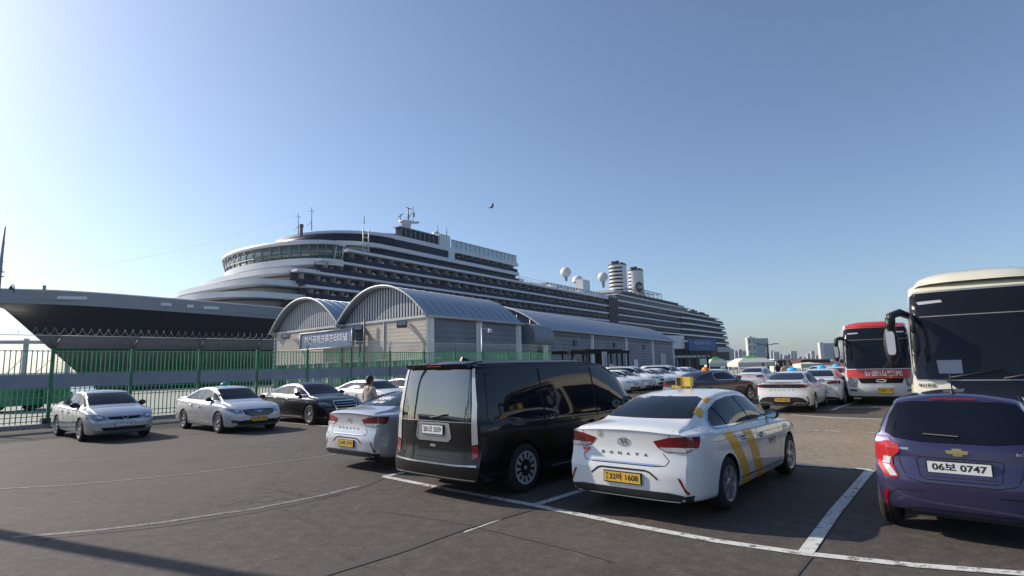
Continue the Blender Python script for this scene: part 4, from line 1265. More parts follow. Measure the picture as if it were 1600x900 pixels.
# pale concrete quay apron behind the fence
ap = MB()
q0, q1 = FP(-60, -.35), FP(60, -.35)
e0, e1 = S(-190, 22.0, 0), S(240, 22.0, 0)
ap.add([(q0.x, q0.y, .006), (q1.x, q1.y, .006), (e1.x, e1.y, .006), (e0.x, e0.y, .006)], [(0, 1, 2, 3)])
M['apron'] = mat("pale_quay_concrete", (0.36, 0.35, 0.31), 0.85, noise=(0.5, 0.12))
tag(ap.build("quay_apron", M['apron']), kind="structure")

# kerb under the fence
kb = MB()
k0, k1 = FP(-8), FP(14)
for i in range(-24, 42):
    a, b = FP(i / 3 + .004, .22), FP((i + 1) / 3 - .004, .22)
    kb.wallbox(a, b, -.02, .15, .42)
tag(kb.build("kerb", M['kerb']), kind="structure")

# paler, warmer tarmac of the driving lane behind the first parking row
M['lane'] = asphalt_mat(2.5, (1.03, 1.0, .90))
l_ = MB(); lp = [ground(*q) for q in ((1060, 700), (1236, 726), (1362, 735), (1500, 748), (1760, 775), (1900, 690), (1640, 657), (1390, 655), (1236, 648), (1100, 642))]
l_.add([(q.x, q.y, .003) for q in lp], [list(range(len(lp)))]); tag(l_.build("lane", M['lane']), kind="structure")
# ------------------------------------------------------------------ painted lines and seams
def strip(pts, w, name, m, z=.007, fade=None):
    """a painted line along ground points, w wide"""
    P = [Vector((p[0], p[1])) for p in pts]
    V = []; n = len(P)
    for i in range(n):
        d = (P[min(i + 1, n - 1)] - P[max(i - 1, 0)]).normalized(); q = Vector((-d.y, d.x)) * w / 2
        V += [(P[i].x + q.x, P[i].y + q.y, z), (P[i].x - q.x, P[i].y - q.y, z)]
    b = MB(); b.add(V, [(2 * i, 2 * i + 1, 2 * i + 3, 2 * i + 2) for i in range(n - 1)])
    return tag(b.build(name, m), kind="structure")
def G(*pts): return [ground(x, y).xy for x, y in pts]
strip(G((600, 745), (700, 765), (835, 790), (980, 820), (1120, 846), (1252, 865)) + G((1430, 884), (1600, 897), (1800, 905)), .13, "parking_line", M['roadpaint'])
strip(G((600, 745)) + [ground(600, 745).xy + Vector((1.6, 1.9))], .13, "parking_line", M['roadpaint'], .010)
strip(G((838, 789), (906, 768)) + [ground(906, 768).xy + Vector((3.2, 3.6))], .13, "parking_line", M['roadpaint'], .010)
strip(G((1258, 866), (1305, 800), (1360, 735)), .14, "parking_line", M['roadpaint'], .010)
strip(G((1362, 735), (1236, 726), (1150, 716)), .12, "parking_line", M['roadpaint'], .013)
strip(G((434, 659), (530, 668), (600, 674)), .12, "parking_line", M['roadpaint'])
strip(G((1262, 634), (1330, 635)), .13, "parking_line", M['roadpaint'])
strip(G((1300, 641), (1340, 627)), .16, "parking_line", M['roadpaint'], .010)
strip(G((1318, 637), (1372, 637)), .13, "parking_line", M['roadpaint'], .013)
strip(G((1236, 648), (1300, 653), (1390, 655)), .12, "parking_line", M['roadpaint'])
strip(G((1262, 672), (1312, 674)), .07, "parking_line", M['roadpaint'])
strip(G((1356, 676), (1390, 676)), .07, "parking_line", M['roadpaint'], .010)
for pts, w, m in (([(-60, 767), (0, 764), (100, 759), (200, 750), (300, 740), (400, 727), (500, 714), (560, 703)], .08, 'wornpaint'),
                  ([(20, 840), (150, 829), (250, 817), (400, 795), (500, 775), (560, 760)], .10, 'wornpaint'),
                  ([(60, 843), (250, 824), (400, 801), (480, 785), (560, 764), (600, 748)], .022, 'seam'),
                  ([(-40, 727), (60, 723), (200, 716), (280, 708), (420, 692)], .06, 'wornpaint'),
                  ([(700, 833), (742, 822)], .035, 'wornpaint'), ([(725, 832), (782, 812)], .03, 'roadpaint'),
                  ([(480, 905), (620, 862), (720, 826), (830, 795)], .16, 'seam'),
                  ([(600, 800), (680, 812), (735, 822), (800, 838), (900, 862), (960, 880)], .012, 'seam'),
                  ([(1270, 868), (1240, 905)], .03, 'seam')):
    strip(G(*pts), w, "seam_line" if m == 'seam' else "faded_line", M[m], .0045 + .002 * (m == 'seam'))

# ------------------------------------------------------------------ green security fence
def fence():
    t = thing("security_fence", FP(0, 0, 0), "green picket fence with grey mid panel, leaning top mesh and razor wire along the quay", "fence")
    inv = Matrix.Translation(-t.location)
    def put(b, name, m, parent=None):
        for v in b.v: v -= t.location
        o = b.build(name, m, parent or t); return o
    K0, K1 = -4, 12
    up = [(0, 1.52), (2.05, 2.98)]
    for k in range(K0, K1 + 1):
        b = MB()
        p = FP(k)
        b.wallbox(p - FD * .06 + FN * .05, p + FD * .06 + FN * .05, .12, 3.02, .10)
        put(b, "post", M['greenpost'])
        b = MB()
        b.tube([FP(k, .0, 3.0), FP(k, -.0, 3.02) + FD * .30 + FN * -.25 + Vector((0, 0, .52))], .022, 6)
        b.tube([FP(k, .0, 3.0), FP(k, 0, 3.02) - FD * .22 + FN * .2 + Vector((0, 0, .45))], .012, 5)
        put(b, "top_arm", M['darksteel'])
        b = MB(); b.wallbox(p - FD * .20 + FN * .22, p + FD * .20 + FN * .22, .15, .36, .44); put(b, "post_foot", M['darksteel'])
    for k in range(K0, K1):
        n = 17
        b = MB()
        for i in range(1, n):
            q = FP(k + i / n)
            b.wallbox(q - FD * .017 + FN * .015, q + FD * .017 + FN * .015, 2.02, 2.96 + .0, .024)
        for z in (2.90,):
            b.wallbox(FP(k) + FN * .03, FP(k + 1) + FN * .03, z, z + .035, .03)
        b.wallbox(FP(k) + FN * .03, FP(k + 1) + FN * .03, 2.04, 2.075, .03)
        put(b, "picket_panel", M['green'])
        b = MB()
        for i in range(1, n):
            q = FP(k + i / n)
            b.wallbox(q - FD * .017 + FN * .015, q + FD * .017 + FN * .015, .17, 1.50, .024)
        for z in (.24, .42, 1.43, 1.12):
            b.wallbox(FP(k) + FN * .028, FP(k + 1) + FN * .028, z, z + .03, .03)
        put(b, "picket_panel", M['green'])
        b = MB()
        b.wallbox(FP(k) + FD * .06 + FN * .035, FP(k + 1) - FD * .06 + FN * .035, 1.50, 2.03, .012)
        put(b, "board_panel", M['panel'])
        if k >= 0:      # fine infill mesh behind the bars
            b = MB()
            for i in range(1, 60):
                q = FP(k + i / 60, -.03); b.tube([q + Vector((0, 0, 2.08)), q + Vector((0, 0, 2.90))], .0045, 3)
            for z in [2.1 + .1 * j for j in range(9)]: b.tube([FP(k, -.04, z), FP(k + 1, -.04, z)], .005, 3)
            put(b, "infill_mesh", M['greenmesh'])
        # leaning mesh: fine real wires
        b = MB()
        A0, A1 = FP(k, 0, 3.02), FP(k + 1, 0, 3.02)
        lean = FD * .30 + FN * -.25 + Vector((0, 0, .52))
        for j in range(13):
            b.tube([A0 + lean * j / 12, A1 + lean * j / 12], .0035 if j < 12 else .018, 3)
        for i in range(45):
            q = A0 + (A1 - A0) * i / 45
            b.tube([q, q + lean], .0035, 3)
        put(b, "top_mesh", M['wire'])
    # razor wire coil on the nearer stretch
    b = MB(); pts = []
    for k in range(10 * 74):
        u = -4 + 8.2 * k / 740
        a = 2 * math.pi * k / 10
        q = FP(u, -.25, 3.72) + FD * .3
        pts.append(q + FN * .13 * math.cos(a) + Vector((0, 0, .13 * math.sin(a))))
    b.tube(pts, .006, 3)
    put(b, "razor_wire", M['wire'])
M['greenmesh'] = mat("dull_green_mesh", (0.10, 0.21, 0.14), 0.7)
M['wire'] = mat("grey_mesh_wire", (0.36, 0.42, 0.42), 0.6)
fence()

# ------------------------------------------------------------------ the long warehouses with barrel roofs
def barrel(name, label, A, B, C, D, ze, zr, parts):
    """A,B near gable ends (B nearest corner), C,D the far end behind B and A; ze eaves, zr ridge height"""
    pass
def V3(p, z): return Vector((p[0], p[1], z))
def warehouse(label, P, Q, dirv, L, ze, zp, open_gable=False, n_col=4, name="warehouse", clad=True, inset=.35, low=True):
    """P-Q: the gable end (left, right in the picture), dirv: along the building"""
    P = Vector(P); Q = Vector(Q); dv = Vector(dirv).normalized()
    t = thing(name, (Q.x, Q.y, 0), label, "warehouse", "barrel roofed terminal sheds")
    org = Vector((Q.x, Q.y, 0))
    def put(b, nm, m, parent=None):
        for v in b.v: v -= org
        return b.build(nm, m, parent or t)
    w = (Q - P).length; wd = (P - Q) / w
    nn = 36
    def arc(u, o=0.0, over=.35):                        # u 0..1 from P to Q on the roof curve
        a = -1 + 2 * u
        h = (zp + o) - ze + .0
        return h * (1 - abs(a) ** 2.1)
    def pt(u, s, o=0.0, z=None):
        base = P + (Q - P) * (-.02 + 1.04 * u) if o > 0 else P + (Q - P) * u
        q = base + dv * s
        return Vector((q.x, q.y, (ze + arc(u, o)) if z is None else z))
    # roof skin with standing seams
    b = MB(); V = []; F = []
    ns = max(2, int(L / 1.1))
    for i in range(nn + 1):
        for s in (-.45, L + .3):
            V.append(pt(i / nn, s, .12))
    for i in range(nn):
        F.append((2 * i, 2 * i + 1, 2 * i + 3, 2 * i + 2))
    o = len(V)
    V += [v - Vector((0, 0, .14)) for v in V[:o]]
    F += [tuple(o + a for a in f[::-1]) for f in F[:nn]]
    for i in range(nn):
        F.append((2 * i, 2 * i + 2, o + 2 * i + 2, o + 2 * i)); F.append((2 * i + 1, o + 2 * i + 1, o + 2 * i + 3, 2 * i + 3))
    b.add(V, F, True)
    rf = put(b, "roof", M['roof'])
    rf.data.set_sharp_from_angle(angle=R(40))
    b = MB()
    for j in range(ns + 1):
        s = -.40 + (L + .6) * j / ns
        pts = [pt(i / 18, s, .14) for i in range(19)]
        b.tube(pts, .045, 4)
    put(b, "roof_seam", M['roof'], rf)
    # bright rim of the roof along the gable
    b = MB(); pts = [pt(i / nn, -.50, .14) for i in range(nn + 1)]; b.tube(pts, .115, 6); put(b, "roof_rim", M['rooftrim'], rf)
    b = MB(); b.tube([pt(1, -.4, .1) + Vector((.10, -.05, .0)), pt(1, L + .2, .1) + Vector((.10, -.05, 0))], .15, 6); put(b, "gutter", M['rooftrim'], rf)
    # gable: ribbed sheet above the eaves, pale wall below
    b = MB()
    k = int(w / .42)
    gi = pt(0, inset, 0, 0) - pt(0, 0, 0, 0)
    if open_gable:
        pts = [pt(i / nn, inset) for i in range(nn + 1)]
        b.prism(pts, (dv.x * .1, dv.y * .1, 0)); put(b, "gable_glass", M['shipglass'])
        b = MB()
        for j in range(1, 9):
            u = j / 9; p0 = pt(u, inset - .05, 0, ze); p1 = pt(u, inset - .05); b.tube([p0, p1], .09, 4)
        put(b, "gable_mullion", M['rooftrim'])
    else:
        pts = [pt(i / nn, inset) for i in range(nn + 1)]
        b.prism(pts, (dv.x * .1, dv.y * .1, 0)); put(b, "gable_backing", M['gable']); b = MB()
        for j in range(k):
            u0, u1 = (j + .10) / k, (j + .62) / k
            z0 = ze; a = pt(u0, inset - .07, 0, z0); c = pt(u1, inset - .07, 0, z0)
            zt_ = min(pt(u0, inset).z, pt(u1, inset).z) - .05
            if zt_ > z0 + .1: b.wallbox(a, c, z0, zt_, .065)
        put(b, "gable_cladding", M['claddinglight'])
    if low:
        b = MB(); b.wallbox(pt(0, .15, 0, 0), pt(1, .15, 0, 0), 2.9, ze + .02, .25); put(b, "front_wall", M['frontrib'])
        b = MB(); b.wallbox(pt(0, .02, 0, 0), pt(1, .02, 0, 0), ze - .06, ze + .16, .12)
        b.wallbox(pt(.0, .05, 0, 0), pt(.012, .05, 0, 0), 2.9, ze, .12); b.wallbox(pt(.52, .05, 0, 0), pt(.53, .05, 0, 0), 2.9, ze, .12); b.wallbox(pt(.985, .05, 0, 0), pt(.999, .05, 0, 0), 0, ze, .12)
        put(b, "front_trim", M['rooftrim'])
        # glazed ground floor behind columns
        b = MB(); b.wallbox(pt(0, 1.6, 0, 0), pt(1, 1.6, 0, 0), .0, 2.9, .1); put(b, "ground_floor_glazing", M['pale_glass'])
        b = MB()
        for j in range(6):
            u = .01 + j * .98 / 5; b.wallbox(pt(u - .012, .3, 0, 0), pt(u + .012, .3, 0, 0), 0, 2.9, .3)
        for j in range(1, 26):
            u = j / 26; b.wallbox(pt(u, 1.5, 0, 0), pt(u + .004, 1.5, 0, 0), 0, 2.9, .06)
        for z in (.9, 2.1): b.wallbox(pt(0, 1.52, 0, 0), pt(1, 1.52, 0, 0), z, z + .08, .05)
        put(b, "ground_floor_frame", M['rooftrim'])
        b = MB(); b.wallbox(pt(0, .15, 0, 0), pt(1, .15, 0, 0), 2.70, 2.9, 1.4); put(b, "soffit", M['rooftrim'])
    # long side walls (Q side faces the lot) and the far end
    b = MB()
    a = Q; c = Q + dv * L
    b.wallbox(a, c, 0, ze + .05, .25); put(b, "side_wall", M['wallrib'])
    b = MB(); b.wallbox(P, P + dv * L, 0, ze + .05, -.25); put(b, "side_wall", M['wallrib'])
    b = MB(); b.prism([pt(i / nn, L - .1) for i in range(nn + 1)], (dv.x * .1, dv.y * .1, 0)); b.wallbox(P + dv * L, Q + dv * L, 0, ze + .03, -.2); put(b, "end_wall", M['gable'])
    nv = Vector((dv.y, -dv.x))
    for j in range(n_col + 1):
        s = .35 + (L - .7) * j / n_col
        q = Q + dv * s
        b = MB(); b.wallbox(q + nv * .20 - dv * .22, q + nv * .20 + dv * .22, 0, ze, .19)
        b.wallbox(q + nv * .05 - dv * .55, q + nv * .05 - dv * .22, 0, ze, .05)
        put(b, "column", M['pipe'])
    return t, pt, put
M['claddinglight'] = mat("light_cladding_rib", (0.36, 0.38, 0.41), 0.5, 0.2)
M['pale_glass'] = mat("pale_blue_glass", (0.30, 0.42, 0.52), 0.12, 0.3)
PA, PB, PC = (-29.1, 69.5), (-17.95, 59.5), (-7.5, 50.5)
DW = (8.2, 12.7)
tA, ptA, putA = warehouse("left barrel roofed shed with ribbed grey gable end behind the fence", PA, PB, DW, 24, 6.5, 9.95, n_col=4)
tB, ptB, putB = warehouse("middle barrel roofed shed with ribbed gable and tan front wall, behind the black van", PB, PC, DW, 15.3, 6.5, 9.75, n_col=2)
tC, ptC, putC = warehouse("long barrel roofed shed with dark glazed gable, behind the row of parked white cars", (-11.6, 88.5), (3.95, 73.3), (31.6, 54.4), 63, 6.5, 10.3, open_gable=True, n_col=4, low=False, inset=.2)
# doors, vents and cable conduit on the long shed
def shed_details():
    dv = Vector((31.6, 54.4)).normalized(); nv = Vector((dv.y, -dv.x)); Q = Vector((3.95, 73.3))
    def part(s0, s1, z0, z1, th, nm, m):
        b = MB(); a = Q + dv * s0 + nv * .06; c = Q + dv * s1 + nv * .06
        b.wallbox(a, c, z0, z1, -th); putC(b, nm, m)
    for s in (9.0, 25.0, 41.0): part(s, s + 1.2, 4.6, 5.4, .12, "vent", M['darksteel'])
    part(35.0, 37.2, 0, 2.6, .05, "door", M['pipe']); part(52, 56, 0, 3.8, .05, "roller_door", M['claddinglight'])
    part(.6, 62, 5.85, 5.93, .08, "cable_conduit", M['darksteel'])
shed_details()
# small link block with a rounded head between the two sheds
b = MB()
lk = thing("link_building", (2.6, 68.5, 0), "low grey link block with a projecting rounded box between the sheds", "building")
LV = Vector((2.6, 68.5, 0))
def linkpart():
    dv = Vector((.53, .848)).normalized(); nv = Vector((dv.y, -dv.x))
    a = Vector((1.0, 64.4)); c = Vector((3.2, 70.2))
    b = MB(); b.wallbox(a - nv * .9, c - nv * .4, 0, 5.9, .3)
    for v in b.v: v -= LV
    b.build("wall", M['wallrib'], lk)
    b = MB()
    pr = [(0, 4.3), (1.5, 4.3), (1.75, 4.5), (1.8, 5.4), (1.55, 6.1), (.9, 6.6), (0, 6.8)]
    base = a + dv * .3
    b.prism([Vector((base.x + nv.x * (u - .3), base.y + nv.y * (u - .3), z)) for u, z in pr], (dv.x * 4.6, dv.y * 4.6, 0), smooth=True)
    for v in b.v: v -= LV
    o = b.build("projecting_box", M['wallside'], lk); o.data.set_sharp_from_angle(angle=R(50))
linkpart()
# wall floodlights
def floodlight(px, py, D, label):
    p = at(px, py, D)
    t = thing("floodlight", p, label, "floodlight", "floodlights on the tan gable walls")
    b = MB(); m_ = Matrix.Rotation(R(-35), 4, 'X') @ Matrix.Diagonal((1, 1, 1, 1)); b.box(-.45, .45, -.18, .12, -.30, .30, m_); b.build("lamp_head", M['darksteel'], t)
    b = MB(); b.box(-.38, .38, -.20, -.185, -.24, .24, m_); b.build("lamp_glass", M['steel'], t)
    b = MB(); b.tube([(0, .1, 0), (.25, 1.0, .2)], .05, 5); b.build("bracket", M['darksteel'], t)
for px, py, D, l in ((447, 526, 66.3, "dark floodlight on the left shed's tan wall, nearest its left corner"), (502, 519, 61.6, "dark floodlight on the tan wall above the blue sign's middle"),
                     (560, 514, 57.0, "dark floodlight on the tan wall above the blue sign's right end"), (628, 507, 52.3, "dark floodlight on the tan wall near the right corner of the middle shed")):
    floodlight(px, py, D, l)
# blue sign on the front
def sign(name, label, A, B, z0, z1, m, txt, cat, size, width, frame=True, sub=None, tm='whiteink'):
    A = Vector(A); B = Vector(B); d = (B - A).normalized()
    t = thing(name, (A.x, A.y, 0), label, cat)
    b = MB(); b.wallbox(A, B, z0, z1, .25)
    for v in b.v: v -= Vector((A.x, A.y, 0))
    o = b.build("board", m, t)
    if frame:
        b = MB(); n = Vector((d.y, -d.x)) * .06
        for z in (z0, z1): b.tube([(0 + n.x, 0 + n.y, z), ((B - A).x + n.x, (B - A).y + n.y, z)], .07, 4)
        for q in (Vector((0, 0)), B - A): b.tube([(q.x + n.x, q.y + n.y, z0), (q.x + n.x, q.y + n.y, z1)], .07, 4)
        b.build("frame", M['rooftrim'], t)
    mid = (B - A) / 2; n = Vector((d.y, -d.x)) * .03
    zc = (z0 + z1) / 2 + (.12 * (z1 - z0) if sub else 0)
    lettering(txt, size, M[tm], basis((d.x, d.y, 0), (0, 0, 1), (mid.x + n.x, mid.y + n.y, zc)), o, width=width, bold=.006)
    if sub: lettering(sub, size * .3, M[tm], basis((d.x, d.y, 0), (0, 0, 1), (mid.x + n.x, mid.y + n.y, z0 + .22 * (z1 - z0))), o, width=width * .6)
    return t
def on_gable(px, back=.0):
    """point on the gable line under picture column px"""
    a = Vector(PC); b_ = Vector(PA); r = ray(px, 560); k = r.x / r.y
    d = b_ - a; s = (a.x - k * a.y) / (k * d.y - d.x)
    return a + d * s - Vector((-.66, -.75)) * back * -1
sg0, sg1 = on_gable(483) + Vector((-.55, -.62)) * 1.3, on_gable(565) + Vector((-.55, -.62)) * 1.3
sign("terminal_sign", "blue sign board with white lettering on the front of the left sheds", sg0, sg1, 4.25, 6.0, M['signblue'], "부산국제크루즈터미널", "sign", 1.0, (sg1 - sg0).length * .82)
# cabinets and mast beside the sign
p = on_gable(575) + Vector((-.3, -.3))
b = MB(); b.tube([(p.x, p.y, 0), (p.x, p.y, 6.9)], .09, 8); tag(b.build("wall_mast", M['darksteel']), "thin dark mast in front of the tan shed wall right of the blue sign", "mast")
p = on_gable(569) + Vector((-.3, -.4)); b = MB(); b.box(p.x - .35, p.x + .35, p.y - .25, p.y + .25, 4.4, 5.6); b.box(p.x - .40, p.x + .40, p.y - .30, p.y + .30, 5.6, 5.66)
b.tube([(p.x, p.y, 0), (p.x, p.y, 4.4)], .1, 6)
tag(b.build("equipment_cabinet", M['darksteel']), "dark equipment cabinet on a post beside the thin mast", "cabinet")

# ------------------------------------------------------------------ terminal building with canopy at the far end of the shed
def terminal():
    t = thing("terminal_building", at(1095, 590, 150).xy.to_3d(), "dark terminal entrance building with columns under the second blue sign", "building")
    o = t.location.copy()
    def put(b, nm, m, parent=None):
        for v in b.v: v -= o
        return b.build(nm, m, parent or t)
    def X(px, D): return at(px, 560, D).xy
    a, c = X(1046, 134), X(1140, 152)
    b = MB(); b.wallbox(a, c, 0, 5.9, 12); put(b, "wall", M['shipback'])
    b = MB(); b.wallbox(a + Vector((0, -1.2)), X(1107, 146) + Vector((0, -1.2)), 3.0, 3.5, 2.2); put(b, "entrance_canopy", M['rooftrim'])
    for k in range(8):
        q = X(1054 + k * 8, 135.5 + k * 1.5)
        b = MB(); b.box(q.x - .22, q.x + .22, q.y - 1.1, q.y - .7, 0, 5.6); put(b, "column", M['darksteel'])
    for k in range(5):
        q = X(1052 + k * 10, 135 + k * 2); b = MB(); b.wallbox(q + Vector((0, -.3)), X(1058 + k * 10, 136 + k * 2) + Vector((0, -.3)), .2, 2.7, .1); put(b, "window", M['tentw'] if k in (0, 2, 3) else M['shipglass'])
    b = MB(); q0, q1 = X(1044, 130), X(1071, 132)
    b.wallbox(q0, q1, 5.0, 8.0, 6); put(b, "white_fascia", M['shipwhite'])
    b = MB(); b.wallbox(X(1096, 146) + Vector((0, -1.0)), X(1140, 152) + Vector((0, -1)), 4.3, 5.6, .4); put(b, "rear_canopy", M['towergrey'])
terminal()
a0, a1 = at(1077, 545, 131).xy, at(1119, 545, 136).xy
sign("terminal_sign", "dark blue banner sign with pale lettering over the far terminal entrance", a0, a1, 4.5, 7.2, M['signdark'], "부산항국제여객 터미널", "sign", 1.0, (a1 - a0).length * .6, frame=False, sub="BUSAN PORT INTERNATIONAL TERMINAL", tm='blueink')

# ------------------------------------------------------------------ pergola, banner, camera pole
def pergola():
    A, B = at(893, 590, 58).xy, at(986, 590, 64).xy
    t = thing("pergola", (A.x, A.y, 0), "black flat roofed smoking shelter in front of the long shed wall", "shelter")
    o = Vector((A.x, A.y, 0))
    def put(b, nm, m):
        for v in b.v: v -= o
        return b.build(nm, m, t)
    b = MB(); b.wallbox(A, B, 3.05, 3.35, 3.2); put(b, "roof", M['gap'])
    b = MB(); b.wallbox(A + (B - A) * .25 + Vector((0, .5)), A + (B - A) * .88 + Vector((0, .5)), 3.36, 3.5, 2.0); put(b, "upper_roof", M['gap'])
    for u in (.03, .20, .42, .47, .60, .86, .97):
        for dd in (.1, 2.8):
            q = A + (B - A) * u + Vector((-.3, 1)).normalized() * dd
            b = MB(); b.box(q.x - .09, q.x + .09, q.y - .09, q.y + .09, 0, 3.05); put(b, "post", M['gap'])
    q0, q1 = A + (B - A) * .42, A + (B - A) * .60
    b = MB(); b.wallbox(q0 + Vector((0, .5)), q1 + Vector((0, .5)), 0, 3.05, .2); put(b, "screen", M['gap'])
    for u in (.15, .27, .32):
        q0, q1 = A + (B - A) * u, A + (B - A) * (u + .05)
        b = MB(); b.wallbox(q0 + Vector((-.5, 2.6)), q1 + Vector((-.5, 2.6)), 2.35, 2.8, .05); put(b, "panel", M['pipe'])
    q0, q1 = A + (B - A) * .66, A + (B - A) * .74
    b = MB(); b.wallbox(q0 + Vector((0, 1.5)), q1 + Vector((0, 1.5)), .9, 1.9, .05); put(b, "notice", M['pipe'])
pergola()
A, B = at(942.5, 590, 56).xy, at(949.5, 590, 56.2).xy
t = thing("banner_sign", (A.x, A.y, 0), "tall narrow pale blue banner standing in front of the black shelter", "banner")
b = MB(); b.box(0, (B - A).x, 0, .08, .6, 3.1); b.build("board", M['tentgrey'], t)
b = MB(); b.box(.02, .06, .02, .06, 0, .6); b.box((B - A).x - .06, (B - A).x - .02, .02, .06, 0, .6); b.build("leg", M['steel'], t)
lettering("안\n내\n센\n터", .42, M['signblue'], basis((1, 0, 0), (0, 0, 1), ((B - A).x / 2, -.01, 1.9)), t)
def camera_pole():
    p = ground(753, 602) ; p = at(753.5, 560, 41)
    t = thing("camera_pole", (p.x, p.y, 0), "grey camera pole with a white dome camera on a short arm, behind the black van", "camera pole")
    b = MB(); b.tube([(0, 0, 0), (0, 0, 4.75)], [.07, .05], 8); b.build("pole", M['steel'], t)
    b = MB(); b.tube([(0, 0, 4.62), (.55, 0, 4.62)], .035, 6); b.tube([(-.25, 0, 4.72), (.05, 0, 4.72)], .02, 5); b.build("arm", M['steel'], t)
    b = MB(); b.ball((.58, 0, 4.42), .15, 12); b.lathe([(.001, 4.62), (.13, 4.60), (.15, 4.44)], 12, Matrix.Translation((.58, 0, 0))); b.build("dome_camera", M['shipwhite'], t)
    b = MB(); b.ball((.58, 0, 4.37), .12, 12); b.build("dome_glass", M['gap'], t)
camera_pole()
# ------------------------------------------------------------------ the cruise ship
def plan(sf, a, b, se, n=2.2, steps=22, bt=None):
    """deck outline in (s, t): rounded front from sf, straight sides at t = +-b to se"""
    pts = []
    for k in range(-steps, steps + 1):
        th = math.pi / 2 * k / steps
        t = b * (abs(math.sin(th)) ** (2 / n)) * (1 if k >= 0 else -1)
        s = sf + a * (1 - abs(math.cos(th)) ** (2 / n))
        pts.append((s, t))
    return [(se, -b)] + pts + [(se, b)]
def plan2(sf, a, b, se, n=2.5, bw=17.35):
    P = plan(sf, a, b, 0, n)[1:-1]
    return [(se, -bw), (10, -bw), (0, -(b * .35 + bw * .65))] + P + [(0, b * .35 + bw * .65), (10, bw), (se, bw)]
def slab(b, outline, z0, z1, smooth=True):
    n = len(outline)
    V = [S(s, t, z0) for s, t in outline] + [S(s, t, z1) for s, t in outline]
    o = len(b.v); b.v += V
    for i in range(n):
        j = (i + 1) % n
        b.f.append([o + i, o + j, o + n + j, o + n + i]); b.sm.append(smooth and i not in (0, n - 1, n - 2))
    b.f.append([o + i for i in range(n)][::-1]); b.sm.append(False)
    b.f.append([o + n + i for i in range(n)]); b.sm.append(False)
def ring(b, outline, th, z0, z1, flare=0.0):
    """a wall of thickness th that follows an open outline (bulwark, glass band)"""
    n = len(outline); P = [Vector(p) for p in outline]
    def off(i, w):
        d = (P[min(i + 1, n - 1)] - P[max(i - 1, 0)]).normalized(); return P[i] + Vector((-d.y, d.x)) * w
    A = [S(*off(i, 0), z0) for i in range(n)]; B = [S(*off(i, flare), z1) for i in range(n)]
    Ci = [S(*off(i, -th + flare), z1) for i in range(n)]; D = [S(*off(i, -th), z0) for i in range(n)]
    o = len(b.v); b.v += A + B + Ci + D
    for i in range(n - 1):
        for p, q in ((0, 1), (1, 2), (2, 3), (3, 0)):
            b.f.append([o + p * n + i, o + p * n + i + 1, o + q * n + i + 1, o + q * n + i]); b.sm.append(p in (0, 2))
    for i in (0, n - 1):
        b.f.append([o + i, o + n + i, o + 2 * n + i, o + 3 * n + i]); b.sm.append(False)

